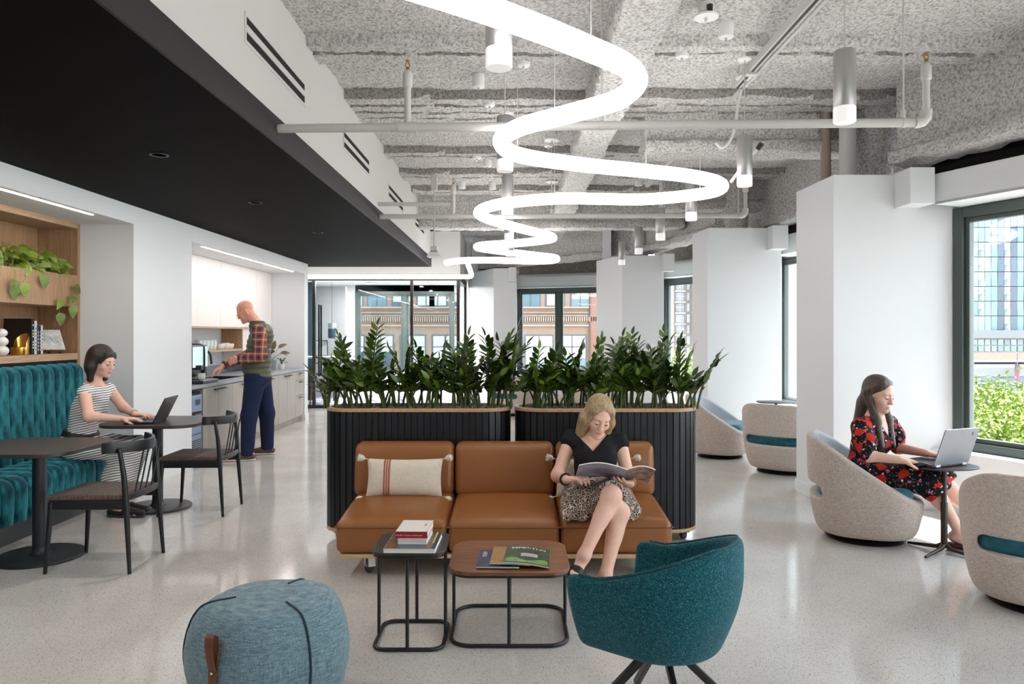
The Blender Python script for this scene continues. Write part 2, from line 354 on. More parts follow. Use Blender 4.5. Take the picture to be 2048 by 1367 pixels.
# polished concrete floor
mat('concrete', (160, 152, 145), .2, spec=.5); N, L, b = nodes('concrete')
tc = N.new('ShaderNodeTexCoord'); n1 = N.new('ShaderNodeTexNoise'); n1.inputs['Scale'].default_value = 1.1; n1.inputs['Detail'].default_value = 8; L.new(tc.outputs['Object'], n1.inputs['Vector'])
r1 = N.new('ShaderNodeValToRGB'); r1.color_ramp.elements[0].position = .3; r1.color_ramp.elements[0].color = (*lin((194, 189, 184)), 1); r1.color_ramp.elements[1].position = .7; r1.color_ramp.elements[1].color = (*lin((214, 210, 206)), 1); L.new(n1.outputs['Fac'], r1.inputs[0])
prev = r1.outputs[0]
for sc, th, c, fac in ((150, .32, (116, 106, 98), .8), (70, .21, (84, 76, 70), .75), (200, .22, (206, 200, 194), .6)):
    vo = N.new('ShaderNodeTexVoronoi'); vo.inputs['Scale'].default_value = sc; L.new(tc.outputs['Object'], vo.inputs['Vector'])
    mr = N.new('ShaderNodeMapRange'); mr.inputs[1].default_value = th; mr.inputs[2].default_value = th*.6; mr.inputs[3].default_value = 0; mr.inputs[4].default_value = fac; L.new(vo.outputs['Distance'], mr.inputs[0])
    mi = N.new('ShaderNodeMix'); mi.data_type = 'RGBA'; mi.inputs[7].default_value = (*lin(c), 1); L.new(prev, mi.inputs[6]); L.new(mr.outputs[0], mi.inputs[0]); prev = mi.outputs[2]
L.new(prev, b.inputs['Base Color'])
n2 = N.new('ShaderNodeTexNoise'); n2.inputs['Scale'].default_value = 2.2; n2.inputs['Detail'].default_value = 5; L.new(tc.outputs['Object'], n2.inputs['Vector'])
mr = N.new('ShaderNodeMapRange'); mr.inputs[1].default_value = .3; mr.inputs[2].default_value = .7; mr.inputs[3].default_value = .07; mr.inputs[4].default_value = .17; L.new(n2.outputs['Fac'], mr.inputs[0]); L.new(mr.outputs[0], b.inputs['Roughness'])
# sprayed fireproofing
def spray(name, c1, c2, st):
    mat(name, c1, .95, spec=.1); N, L, b = nodes(name)
    tc = N.new('ShaderNodeTexCoord'); n = N.new('ShaderNodeTexNoise'); n.inputs['Scale'].default_value = 46; n.inputs['Detail'].default_value = 5; n.inputs['Roughness'].default_value = .62; L.new(tc.outputs['Object'], n.inputs['Vector'])
    r = N.new('ShaderNodeValToRGB'); r.color_ramp.elements[0].position = .36; r.color_ramp.elements[0].color = (*lin(c2), 1); r.color_ramp.elements[1].position = .56; r.color_ramp.elements[1].color = (*lin(c1), 1); L.new(n.outputs['Fac'], r.inputs[0]); L.new(r.outputs[0], b.inputs['Base Color'])
    bp = N.new('ShaderNodeBump'); bp.inputs['Strength'].default_value = st; bp.inputs['Distance'].default_value = .035; L.new(n.outputs['Fac'], bp.inputs['Height']); L.new(bp.outputs[0], b.inputs['Normal'])
spray('sprayed', (228, 225, 222), (166, 162, 159), .8)
spray('sprayed_dark', (178, 170, 162), (120, 112, 105), .9); spray('sprayed_groove_shade', (178, 173, 168), (128, 124, 120), .9)
# glass
def glass(name, tint, gl=.06):
    m = bpy.data.materials.new(name); m.use_nodes = True; nt = m.node_tree; N = nt.nodes; L = nt.links; N.remove(N['Principled BSDF'])
    t = N.new('ShaderNodeBsdfTransparent'); t.inputs[0].default_value = (*tint, 1); g = N.new('ShaderNodeBsdfGlossy'); g.inputs['Roughness'].default_value = .02
    lw = N.new('ShaderNodeLayerWeight'); lw.inputs[0].default_value = .12; mr = N.new('ShaderNodeMapRange'); mr.inputs[3].default_value = gl*.5; mr.inputs[4].default_value = .5; L.new(lw.outputs['Fresnel'], mr.inputs[0])
    x = N.new('ShaderNodeMixShader'); L.new(mr.outputs[0], x.inputs[0]); L.new(t.outputs[0], x.inputs[1]); L.new(g.outputs[0], x.inputs[2]); L.new(x.outputs[0], N['Material Output'].inputs[0]); M[name] = m
glass('glass', (.92, .94, .93)); glass('partition_glass', (.88, .93, .94), .08)
# ================================================================== THE ROOM
random.seed(4)
fl = [(-5.6, -4), (5.0, -4), (4.75, 3.6), (3.8, 6.1), (4.3, 7.4), (3.95, 10.3), (4.5, 11.4), (2.95, 14.25), (2.1, 16.45), (1.9, 16.6), (.05, 17.25), (-1.2, 18.1), (-5.6, 18.1)]
struct('floor', MB().prism(fl, -.2, 0), 'concrete')
# ---- left wall with two recesses
wl = MB(); wl.box(-4.5, -3.485, 6.77, 7.99, 0, 2.614); wl.box(-4.5, -3.485, 12.28, 12.48, 0, 2.614)
wl.box(-4.5, -3.485, -4, 6.77, 2.45, 2.614); wl.box(-4.5, -3.485, 7.99, 12.28, 2.44, 2.614)
wl.box(-4.52, -4.36, -4, 12.48, 0, 2.614)
struct('wall_left', wl, 'white_paint')
struct('wall_left', MB().box(-5.7, -5.5, 12.3, 18.1, 0, 2.8), 'grey_panel')
struct('wall_left', MB().box(-5.7, -4.4, 12.3, 12.48, 0, 2.8), 'white_paint')
struct('wall_back', MB().box(-5.6, -5.5, -4, 12.4, 0, 2.8), 'white_paint')
struct('wall_back', MB().box(-5.6, 5.3, -4.15, -4, 0, 3.7), 'white_paint')  # unseen rear wall added to cut light from behind the camera
struct('baseboard_left', MB().box(-3.485, -3.470, 6.77, 7.99, 0, .1).box(-3.485, -3.470, 12.28, 12.48, 0, .1).box(-3.6, -3.47, 12.48, 12.495, 0, .1), 'white_paint')
# ---- dropped black ceiling and bulkhead
struct('ceiling', MB().box(-3.485, -1.47, -4, 12.95, 2.616, 2.777).box(-5.5, -3.485, 12.48, 12.95, 2.616, 2.777), 'black_ceiling')
struct('trim_1', MB().box(-1.47, -1.455, -4, 12.95, 2.612, 2.777).box(-5.5, -1.455, 12.95, 12.965, 2.612, 2.777), 'black_fascia')
struct('wall_bulkhead', MB().box(-1.75, -1.468, -4, 12.9, 2.778, 3.75), 'bulkhead')
# ---- sprayed deck: real ribs and lumps
XR = [(-4, 5.1), (3.9, 4.62), (6.1, 3.85), (7.4, 4.35), (10.3, 3.95), (11.45, 4.5), (14.2, 3.05), (16.5, 2.3), (18.2, 2.2)]
def xr(y):
    for (a, b), (c, d) in zip(XR, XR[1:]):
        if a <= y <= c: return b+(d-b)*(y-a)/(c-a)
    return XR[-1][1]
ribs = []
y = -3.2
while y < 4.4: ribs += [y, y+.26, y+.5]; y += 1.45
ribs += [5.22, 5.5, 6.42, 6.62, 6.84, 7.06, 8.3, 8.55, 9.38, 9.58, 9.8, 10.45, 10.65, 12.2, 12.5, 13.6, 13.9, 15, 15.3, 16.4]
GR = [(5.2, 5.6), (6.35, 7.18), (8.27, 8.64), (9.37, 9.84), (10.44, 10.82), (12.2, 12.6), (13.6, 14.0), (15.2, 15.6)]+[(-3.4+1.5*k, -2.9+1.5*k) for k in range(5)]
GL = [5.36, 5.6, 6.36, 6.58, 6.79, 6.97, 7.17, 8.28, 8.46, 8.63, 9.38, 9.6, 9.83, 10.46, 10.64, 10.82, 12.4, 13.8]
def deck():
    nx = 190; ys = np.concatenate([np.linspace(-4, 4.3, 90), np.linspace(4.32, 11, 420), np.linspace(11.03, 18.2, 210)]); ny = len(ys)-1; xs = np.linspace(0, 1, nx+1)
    rng = np.random.RandomState(3)
    z = np.full((ny+1, nx+1), 3.54)
    X = np.zeros_like(z)
    for j, yy in enumerate(ys): X[j] = -1.5+(xr(yy)+1.5)*xs
    Y = np.repeat(ys[:, None], nx+1, 1)
    wob = .010*np.sin(X*2.1+Y*.7)+.006*np.sin(X*5.3+1)
    for a_, b_ in GR: z -= .07*np.clip(np.minimum(Y+wob-a_, b_-Y-wob)/.012, 0, 1)
    for r in GL: z += .11*np.clip((.022-np.abs(Y+wob-r))/.012, 0, 1)
    z += .008*np.sin(X*9+Y*4)*np.sin(Y*13+X*3)
    z += rng.randn(*z.shape)*.0034
    me = bpy.data.meshes.new('ceiling'); n = nx+1
    vs = np.stack([X, Y, z], -1).reshape(-1, 3)
    a = (np.arange(ny)[:, None]*n+np.arange(nx)[None]).reshape(-1); fs = np.stack([a, a+n, a+n+1, a+1], 1)
    me.from_pydata(vs.tolist(), [], fs.tolist())
    gd = np.min([np.abs(Y+wob-r) for r in GL], 0); me.polygons.foreach_set('material_index', (gd[:-1, :-1].reshape(-1) < .018).astype(np.int32)); return me  # darker faces along the grooves paint in the shadow lines
obj('ceiling', None, ['sprayed', 'sprayed_groove_shade'], kind='structure', smooth=True, me=deck(), autos=False)
struct('upper_sky_blocker', MB().prism([(-40, -40), (4.9, -40), (4.9, 3.6), (3.75, 6.1), (3.85, 10.3), (2.9, 14.1), (1.8, 16.4), (-1.2, 17.8), (-40, 17.8)], 3.81, 42), 'dark_void')  # unseen storeys overhead, added to block skylight on the facade opposite
struct('wall_lower', MB().prism([(-40, -40), (4.9, -40), (4.9, 3.6), (3.75, 6.1), (3.85, 10.3), (2.9, 14.1), (1.8, 16.4), (-1.2, 17.8), (-40, 17.8)], -14, -.21), 'dark_void')
# closed slab above the deck so that no sky leaks in
up = [(-5.7, -4)]+[(b, a) for a, b in XR]+[(-5.7, 18.2)]
struct('ceiling', MB().prism(up, 3.6, 3.8), 'dark_void')
# ---- sprayed beams
def lumpy(name, rings, m='sprayed', amp=.014, seed=1, closed=False):
    """loft rings (lists of points) with lumps"""
    rng = random.Random(seed); R2 = []
    for r in rings: R2.append([Vector(p)+Vector((rng.uniform(-amp, amp), rng.uniform(-amp, amp), rng.uniform(-amp, amp))) for p in r])
    return obj(name, MB().loft(R2), m, kind='structure', smooth=True)
def beam(name, a, b, w, z0, z1, fl=0, m='sprayed', seed=1, step=.09):
    a = Vector((*a, 0)); b = Vector((*b, 0)); d = (b-a); L_ = d.length; d.normalize(); r = Vector((d.y, -d.x, 0)); n = max(2, int(L_/step)); rings = []
    # cross-section: web + rounded flange
    hw = w/2; hf = fl/2 or hw
    prof = [(-hw, z1), (-hw, (z0+z1)/2), (-hw, z0+.13), (-hf, z0+.10), (-hf-.012, z0+.05), (-hf, z0), (0, z0-.012), (hf, z0), (hf+.012, z0+.05), (hf, z0+.10), (hw, z0+.13), (hw, (z0+z1)/2), (hw, z1)]
    for i in range(n+1):
        c = a+d*(L_*i/n); rings.append([c+r*x+Vector((0, 0, z)) for x, z in prof])
    return lumpy(name, rings, m, seed=seed)
beam('trim_2', (.74, -3), (.74, 14.2), .24, 3.22, 3.6, .3, seed=2)
beam('trim_3', (-1.5, 11.45), (2.6, 11.45), .2, 3.06, 3.6, .3, seed=3)
beam('trim_4', (1.2, 6.95), (3.9, 6.95), .2, 3.12, 3.6, .32, seed=4)
beam('trim_5', (2.0, 10.1), (3.8, 10.1), .2, 3.12, 3.6, .32, seed=5)
gird = [((4.35, 2.9), (3.30, 6.25)), ((3.85, 6.9), (3.37, 10.55)), ((2.95, 10.6), (2.28, 13.2)), ((2.3, 13.3), (.15, 15.5)), ((.15, 15.5), (-1.0, 16.6))]
for i, (a, b) in enumerate(gird): beam('trim_%d' % (6+i), a, b, .16, 2.86, 3.6, .34, 'sprayed_dark' if 0 else 'sprayed', seed=10+i)
# columns wrapped with fireproofing above the piers
for i, (x, y, r) in enumerate([(3.28, 6.75, .17), (2.98, 9.95, .15), (2.2, 13.0, .15)]):
    rings = []
    for k in range(14):
        z = 2.6+k*.075; rr = r*(1+.18*math.sin(k*1.1+i)*.5); rings.append([(x+rr*math.cos(t*PI/8), y+rr*math.sin(t*PI/8), z) for t in range(16)])
    lumpy('trim_%d' % (12+i), rings, amp=.012, seed=20+i)
# ---- facade
def nrm(p0, p1):
    d = Vector((p1[0]-p0[0], p1[1]-p0[1], 0)); L_ = d.length; d.normalize(); n = Vector((-d.y, d.x, 0))
    if n.dot(Vector((0-p0[0], 8-p0[1], 0))) < 0: n = -n
    return d, n, L_
wn = [0]
def window(p0, p1, panes, zb=.5, zt=2.474, ledge=.22, valance=.3, vx=(0, 0), wall=True, upper='dark_void', jw=.085):
    d, n, L_ = nrm(p0, p1); P0 = Vector((*p0, 0)); U = Vector((0, 0, 1)); wn[0] += 1
    def bx(mb, s0, s1, o0, o1, z0, z1): mb.obox(P0+d*((s0+s1)/2)+n*((o0+o1)/2)+U*((z0+z1)/2), d, n, U, (s1-s0)/2, abs(o1-o0)/2, (z1-z0)/2)
    if wall:
        m = MB(); bx(m, 0, L_, -.25, ledge, 0, zb-.03); bx(m, 0, L_, -.25, .0, zt, 2.8); struct('wall_right', m, 'white_paint')
        m = MB(); bx(m, -.1, L_+.1, -.25, ledge+.02, zb-.03, zb); struct('trim_%d' % (20+wn[0]), m, 'white_paint', bevel=.004)
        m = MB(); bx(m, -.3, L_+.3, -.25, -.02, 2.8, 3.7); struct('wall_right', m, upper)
    if valance:
        m = MB(); bx(m, vx[0], L_+vx[1], valance-.02, valance, 2.478, 2.72); bx(m, vx[0], L_+vx[1], .0, valance, 2.478, 2.5); struct('trim_%d' % (30+wn[0]), m, 'white_paint')
    m = MB(); w = jw
    bx(m, 0, w, -.10, .02, zb, zt); bx(m, L_-w, L_, -.10, .02, zb, zt); bx(m, w, L_-w, -.10, .02, zb, zb+w*.8); bx(m, w, L_-w, -.10, .02, zt-w, zt)
    fo = struct('window_%d' % wn[0], m, 'window_frame', bevel=.006)
    pw = (L_-2*w)/panes
    for i in range(panes):
        a = w+pw*i; b = a+pw
        if i:
            m = MB(); bx(m, a-.055, a+.055, -.11, .01, zb+.07, zt-w); obj('mullion', m, 'window_frame', fo, bevel=.006)
        m = MB(); s = .038; ia = a+(.055 if i else 0); ib = b-(.055 if i < panes-1 else 0)
        z0, z1 = zb+w*.8, zt-w
        bx(m, ia, ia+s, -.07, -.012, z0, z1); bx(m, ib-s, ib, -.07, -.012, z0, z1); bx(m, ia+s, ib-s, -.07, -.012, z0, z0+s); bx(m, ia+s, ib-s, -.07, -.012, z1-s, z1)
        sa = obj('sash', m, 'window_frame', fo, bevel=.004)
        m = MB(); bx(m, ia+s-.005, ib-s+.005, -.042, -.036, z0+s-.005, z1-s+.005); obj('pane', m, 'glass', sa)
    return fo
window((3.63, 6.11), (4.56, 3.92), 2, ledge=.16, valance=.33, vx=(.08, 0))
window((3.70, 10.3), (4.25, 7.4), 3, valance=.33, vx=(.35, 0), jw=.05)
struct('wall_right', MB().prism([(4.25, 7.4), (4.29, 7.36), (3.86, 6.5), (3.7, 6.6)], 0, 3.6), 'white_paint')
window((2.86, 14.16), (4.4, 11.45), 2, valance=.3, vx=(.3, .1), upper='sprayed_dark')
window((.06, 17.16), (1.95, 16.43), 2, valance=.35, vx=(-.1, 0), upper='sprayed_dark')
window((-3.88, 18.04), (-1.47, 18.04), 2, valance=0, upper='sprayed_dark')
window((4.9, 3.7), (5.15, -3.8), 4, valance=.3)  # unseen window row added to limit daylight from the right
# beyond view on the right: glazed pier so the row of windows goes on
struct('wall_right', MB().prism([(4.56, 3.92), (4.72, 3.55), (5.0, 3.65), (4.84, 4.02)], 0, 3.6), 'white_paint')
piers = [[(2.634, 6.11), (3.64, 6.11), (3.85, 6.2), (3.86, 6.5), (3.4, 6.9), (2.614, 6.86)],
         [(2.40, 9.19), (3.31, 9.19), (3.72, 10.3), (4.0, 10.4), (3.9, 10.7), (2.365, 9.83)],
         [(1.806, 12.43), (2.51, 12.43), (2.86, 14.16), (2.9, 14.5), (1.485, 13.42)],
         [(-.42, 14.9), (.04, 14.9), (.06, 17.16), (.0, 17.4), (-.93, 16.05)]]
for p in piers: struct('wall_right', MB().prism(p, 0, 2.757), 'white_paint')
for p in piers[:3]:
    a, b, e = Vector((*p[0], 0)), Vector((*p[1], 0)), Vector((*p[-1], 0)); d1 = (b-a).normalized(); d2 = (e-a).normalized(); m = MB()
    m.obox((a+b)/2-Vector((0, .008, 0))+Vector((-.004, 0, .055)), d1, Vector((0, 1, 0)), Vector((0, 0, 1)), (b-a).length/2+.008, .008, .055)
    nn = Vector((-d2.y, d2.x, 0)); nn = nn if nn.x < 0 else -nn
    m.obox((a+e)/2+nn*.008+Vector((0, 0, .055)), d2, nn, Vector((0, 0, 1)), (e-a).length/2, .008, .055); struct('baseboard_right', m, 'white_paint', bevel=.003)
# boxed ends of the valances on the piers
for i, (x0, x1, y0, y1) in enumerate([(3.135, 3.33, 5.86, 6.11), (3.14, 3.33, 9.0, 9.19), (2.47, 2.65, 12.25, 12.43), (-.12, .03, 14.72, 14.9)]):
    struct('trim_%d' % (41+i), MB().box(x0, x1, y0, y1, 2.478, 2.765), 'white_paint', bevel=.003)
# closures hidden between piers and windows
struct('wall_right', MB().prism([(4.4, 11.45), (4.6, 11.4), (4.1, 10.3), (3.85, 10.5)], 0, 3.6), 'white_paint')
struct('wall_right', MB().prism([(1.95, 16.43), (2.1, 16.6), (1.75, 13.4), (1.6, 13.45)], 0, 3.6), 'white_paint')
struct('wall_far', MB().prism([(-1.40, 18.04), (-1.3, 18.2), (-.8, 16.1), (-.92, 16.02)], 0, 3.6).box(-5.6, -3.88, 18.04, 18.2, 0, 2.8).box(-3.88, -1.35, 18.04, 18.2, 2.474, 2.8).box(-3.88, -1.35, 18.04, 18.2, 0, .5), 'white_paint')
# ---- glass-fronted room
struct('wall_far', MB().box(-5.6, -1.16, 14.3, 14.42, 2.59, 3.42).box(-1.16, -1.05, 14.3, 16.15, 2.59, 3.42), 'bulkhead')
struct('ceiling', MB().box(-5.6, -1.1, 14.4, 18.1, 2.62, 2.7), 'white_paint')
struct('wall_far', MB().box(-4.6, -3.79, 16.6, 16.7, 0, 2.5), 'grey_panel')
gp = thing('glass_partition', 'bronze framed glass partition of the meeting room at the far end', 'partition', (-3, 14.35, 0))
m = MB(); m.box(-5.5, -1.06, 14.31, 14.39, 2.47, 2.59); m.box(-1.14, -1.06, 14.39, 16.5, 2.47, 2.59); obj('top_rail', m, 'bronze', gp)
m = MB(); m.box(-5.5, -1.06, 14.31, 14.39, 0, .06); m.box(-1.14, -1.06, 14.39, 16.5, 0, .05); obj('bottom_rail', m, 'black_metal', gp)
for x in (-4.62, -3.885, -1.99): obj('post', MB().box(x-.028, x+.028, 14.32, 14.38, .06, 2.47), 'bronze', gp)
obj('post', MB().box(-1.12, -1.06, 14.32, 14.38, .06, 2.47), 'bronze', gp); obj('post', MB().box(-1.12, -1.06, 16.4, 16.46, .05, 2.47), 'black_metal', gp)
for a, b in ((-5.5, -4.65), (-4.59, -3.915), (-3.857, -2.02), (-1.96, -1.12)): obj('pane', MB().box(a, b, 14.343, 14.355, .06, 2.47), 'partition_glass', gp)
obj('pane', MB().box(-1.098, -1.088, 14.38, 16.4, .05, 2.47), 'partition_glass', gp)
dp = obj('door_pull', MB().tube([(-3.77, 14.27, .62), (-3.77, 14.27, 2.0)], .018, 10), 'black_metal', gp, smooth=True)
obj('door_pull', MB().tube([(-3.77, 14.43, .62), (-3.77, 14.43, 2.0)], .018, 10), 'black_metal', gp, smooth=True)
struct('wall_far', MB().box(-5.5, -4.3, 15.9, 16.0, 0, 2.6), 'teal_panel')
struct('wall_far', MB().box(-1.16, .3, 16.15, 16.3, 2.95, 3.62).box(-1.04, .1, 16.15, 16.3, 2.757, 2.82), 'white_paint')
for x0, x1 in ((-1.0, -.9), (-.76, -.6), (-.36, -.16)): struct('wall_far', MB().box(x0, x1, 16.2, 16.28, 2.8, 2.96), 'bronze')
struct('wall_far', MB().box(-1.04, .1, 16.28, 16.34, 2.8, 2.96), 'sprayed')
# recessed lines of light in the two soffits
for nm, a, b, lb in (('linear_light', 1.5, 6.22, 'thin recessed line of light in the white soffit over the booth seat'), ('linear_light', 8.41, 11.84, 'thin recessed line of light in the soffit above the coffee counter')):
    z = 2.45 if a < 5 else 2.44; t = thing(nm, lb, 'light', (-3.55, (a+b)/2, z))
    obj('trim', MB().box(-3.575, -3.525, a-.02, b+.02, z-.004, z-.001), 'white_plastic', t)
    obj('diffuser', MB().box(-3.562, -3.538, a, b, z-.007, z-.003), 'strip_glow', t)
# slot grilles on the bulkhead
for i, (a, b) in enumerate([(4.02, 5.18), (6.33, 7.47), (8.6, 9.74), (10.9, 12.0)]):
    t = thing('slot_grille', ['nearest two-slot air grille high on the white bulkhead', 'second two-slot air grille along the bulkhead, above the pipe end', 'third two-slot air grille along the white bulkhead', 'farthest two-slot air grille on the bulkhead near the glass room'][i], 'vent', (-1.468, (a+b)/2, 3.12), group='air grilles on the bulkhead')
    m = MB(); z0, z1 = 3.03, 3.2
    m.box(-1.468, -1.462, a, b, z0, z0+.02).box(-1.468, -1.462, a, b, z1-.02, z1).box(-1.468, -1.462, a, a+.02, z0+.02, z1-.02).box(-1.468, -1.462, b-.02, b, z0+.02, z1-.02)
    obj('frame', m, 'bulkhead', t)
    obj('blade', MB().box(-1.466, -1.46, a+.02, b-.02, 3.095, 3.135), 'bulkhead', t)
    for zz in (3.05, 3.135): obj('slot', MB().box(-1.4665, -1.4645, a+.02, b-.02, zz, zz+.045), 'dark_void', t)
# small recessed downlights in the black ceiling
for i, (x, y) in enumerate([(-2.32, 4.83), (-2.31, 6.6), (-2.27, 8.55)]):
    t = thing('recessed_downlight', ['nearest small round downlight in the black ceiling', 'middle small round downlight in the black ceiling', 'farthest small round downlight in the black ceiling'][i], 'light', (x, y, 2.614), group='downlights in the black ceiling')
    obj('ring', MB().lathe([(.045, 2.616), (.046, 2.610), (.058, 2.608), (.06, 2.614)], (x, y, 0), 24), 'charcoal', t, smooth=True)
    obj('lens', MB().lathe([(.0, 2.6135), (.045, 2.6135)], (x, y, 0), 24), 'dark_void', t)

def lamp(name, loc, size, power, parent=None, col=(1, .95, .9)):
    l = bpy.data.lights.new(name, 'AREA'); l.shape = 'DISK'; l.size = size; l.energy = power; l.color = col; o = bpy.data.objects.new(name, l); COL.objects.link(o); o.location = loc; return o
for x, y in ((-2.32, 4.83), (-2.31, 6.6), (-2.27, 8.55), (-2.3, 10.4), (-2.3, 12.2), (-2.3, 3.0), (-2.3, 1.2)): lamp('downlight_fill', (x, y, 2.600), .09, 4)  # area lamps added to brighten the left side; last four have no fitting
for i, (x, y) in enumerate([(-3.4, 15.5), (-2.2, 15.5), (-3.3, 17.0), (-1.9, 17.0)]):
    t = thing('disc_light', 'glowing ceiling disc in the glass room, %s' % ['front left', 'front right', 'rear left', 'rear right'][i], 'light', (x, y, 2.62), group='ceiling discs in the glass room')
    obj('ring', MB().lathe([(.10, 2.619), (.10, 2.595), (.115, 2.595), (.118, 2.619)], (x, y, 0), 24), 'white_plastic', t, smooth=True); obj('lens', MB().lathe([(0, 2.60), (.10, 2.60)], (x, y, 0), 24), 'tube_glow', t); lamp('disc_lamp', (x, y, 2.59), .2, 30)
# ================================================================== CEILING FITTINGS
def bez(pts, n=14):
    """Catmull-Rom through points"""
    P = [Vector(p) for p in pts]; P = [P[0]*2-P[1]]+P+[P[-1]*2-P[-2]]; out = []
    for i in range(1, len(P)-2):
        for k in range(n):
            t = k/n; a, b, c, d = P[i-1:i+3]
            out.append(.5*((2*b)+(c-a)*t+(2*a-5*b+4*c-d)*t*t+(3*b-a-3*c+d)*t**3))
    out.append(P[-2]); return out
ZT = 2.6
px = [(760, -50), (926, 3), (1072, 55), (1182, 99), (1250, 130), (1274, 160), (1256, 186), (1218, 206), (1109, 235), (1035, 256), (1002, 283), (1035, 309), (1145, 327), (1292, 342), (1380, 352), (1434, 364), (1442, 376), (1400, 388), (1292, 398), (1180, 397), (1109, 397), (999, 408), (957, 426), (999, 445), (1054, 460), (1098, 471), (1100, 478), (1035, 486), (970, 490), (957, 495), (1010, 503), (1069, 510), (1110, 515), (1108, 520), (1069, 522), (981, 520), (922, 521), (893, 525)]
path = [((x-CX)/F*(1.15*F/(666-y)), 1.15*F/(666-y), ZT) for x, y in px]
t = thing('tube_light', 'long glowing white tube light winding in loops beneath the sprayed ceiling', 'light', (0, 6, ZT))
obj('tube', MB().tube(bez(path, 10), .05, 14), 'tube_glow', t, smooth=True)
tube_path = [Vector(p) for p in path]
for i in (3, 8, 11, 13, 17, 20, 23, 27, 31):
    p = path[i]; obj('cable', MB().tube([(p[0], p[1], ZT+.05), (p[0], p[1], 3.55)], .0022, 5), 'pipe_paint', t)
t = thing('tube_light', 'second glowing tube light turning a corner in front of the glass room', 'light', (-2, 13.9, 2.51))
obj('tube', MB().tube(bez([(-.72, 11.5, 2.51), (-.75, 12.6, 2.51), (-.79, 13.6, 2.51), (-.86, 13.86, 2.51), (-1.1, 13.92, 2.51), (-2.5, 13.92, 2.51), (-4.3, 13.92, 2.51)], 8), .04, 12), 'tube_glow', t, smooth=True)
for x in (-1.6, -3.2): obj('cable', MB().tube([(x, 13.92, 2.55), (x, 13.92, 3.5)], .002, 5), 'pipe_paint', t)
# ---- cylinder pendants
def pendant(x, y, lb, r=.055):
    t = thing('cylinder_pendant', lb, 'pendant', (x, y, 2.53), group='brushed cylinder pendants')
    obj('body', MB().lathe([(0, 2.90), (r*.9, 2.90), (r, 2.893), (r, 2.61), (r*.97, 2.607), (0, 2.607)], (x, y, 0), 28), 'steel', t, smooth=True)
    obj('lens', MB().lathe([(0, 2.608), (r*.985, 2.608), (r, 2.60), (r, 2.537), (r*.94, 2.53), (0, 2.53)], (x, y, 0), 28), 'frost', t, smooth=True)
    obj('cord', MB().tube([(x, y, 2.895), (x, y, 3.54)], .004, 6), 'pipe_paint', t, smooth=True)
    obj('canopy', MB().lathe([(0, 3.46), (.05, 3.46), (.06, 3.475), (.06, 3.54), (0, 3.54)], (x, y, 0), 20), 'white_plastic', t, smooth=True)
for y, lb in ((3.02, 'nearest cylinder pendant of the left row, half hidden by the tube light'), (4.95, 'second cylinder pendant of the left row, by the first tube loop'), (6.8, 'third cylinder pendant of the left row, below the second'), (8.6, 'fourth cylinder pendant of the left row'), (10.4, 'farthest cylinder pendant of the left row')): pendant(-.064, y, lb)
for y, lb in ((3.80, 'nearest cylinder pendant of the right row, large at upper right'), (5.45, 'second cylinder pendant of the right row'), (7.1, 'third cylinder pendant of the right row, touching the tube loop'), (8.6, 'fourth cylinder pendant of the right row'), (10.1, 'fifth cylinder pendant of the right row'), (11.7, 'farthest cylinder pendant of the right row')): pendant(1.695, y, lb)
# ---- sprinkler pipes
def elbow(p, q, r_, n=6):  # rounded corner helper
    return [p.lerp(q, i/n) for i in range(n+1)]
def sprinkler(x, y, z0, z1, parent):
    obj('riser', MB().tube([(x, y, z0), (x, y, z1-.07)], .021, 12), 'pipe_paint', parent, smooth=True)
    obj('coupling', MB().lathe([(.021, z1-.16), (.03, z1-.15), (.03, z1-.075), (.022, z1-.06), (.012, z1-.05), (0, z1-.05)], (x, y, 0), 14), 'pipe_paint', parent, smooth=True)
    m = MB(); m.lathe([(0, z1-.05), (.011, z1-.05), (.011, z1-.03), (0, z1-.03)], (x, y, 0), 10); m.tube([(x-.011, y, z1-.03), (x-.013, y, z1-.012), (x, y, z1+.006)], .003, 6); m.tube([(x+.011, y, z1-.03), (x+.013, y, z1-.012), (x, y, z1+.006)], .003, 6)
    m.lathe([(0, z1+.006), (.015, z1+.006), (.015, z1+.009), (0, z1+.009)], (x, y, 0), 12); obj('sprinkler_head', m, 'brass', parent, smooth=True)
def pipe(xa, ya, xb, yb, z, riser, rods, lb):
    t = thing('sprinkler_pipe', lb, 'pipe', ((xa+xb)/2, (ya+yb)/2, z))
    R = .027; e = .045
    obj('main', MB().tube([(xa, ya, z), (xb-e, yb, z)], R, 14), 'pipe_paint', t, smooth=True)
    obj('elbow', MB().tube([(xb-e-.02, yb, z), (xb-e, yb, z), (xb-.018, yb, z+.008), (xb, yb, z+.028), (xb+.004, yb, z+.06), (xb+.004, yb, z+.075)], R*1.25, 14), 'pipe_paint', t, smooth=True)
    sprinkler(xb+.004, yb, z+.06, z+.41, t)
    if riser is not None:
        yr = ya+(yb-ya)*(riser-xa)/(xb-xa); obj('tee', MB().tube([(riser-.055, yr, z), (riser+.055, yr, z)], R*1.25, 14), 'pipe_paint', t, smooth=True); sprinkler(riser, yr, z, z+.4, t)
    for x in rods:
        yr = ya+(yb-ya)*(x-xa)/(xb-xa); m = MB().tube([(x, yr, z+.02), (x, yr, 3.54)], .006, 8); m.lathe([(.011, z+.02), (.013, z+.03), (.013, z+.075), (.006, z+.08)], (x, yr, 0), 10); obj('hanger', m, 'pipe_paint', t, smooth=True)
        obj('clamp', MB().tube([(x-.012, yr, z), (x+.012, yr, z)], R*1.14, 14), 'pipe_paint', t, smooth=True)
pipe(-1.455, 4.56, 2.46, 4.43, 2.71, -.655, (.53, 2.33), 'near horizontal sprinkler pipe crossing the room from the black ceiling')
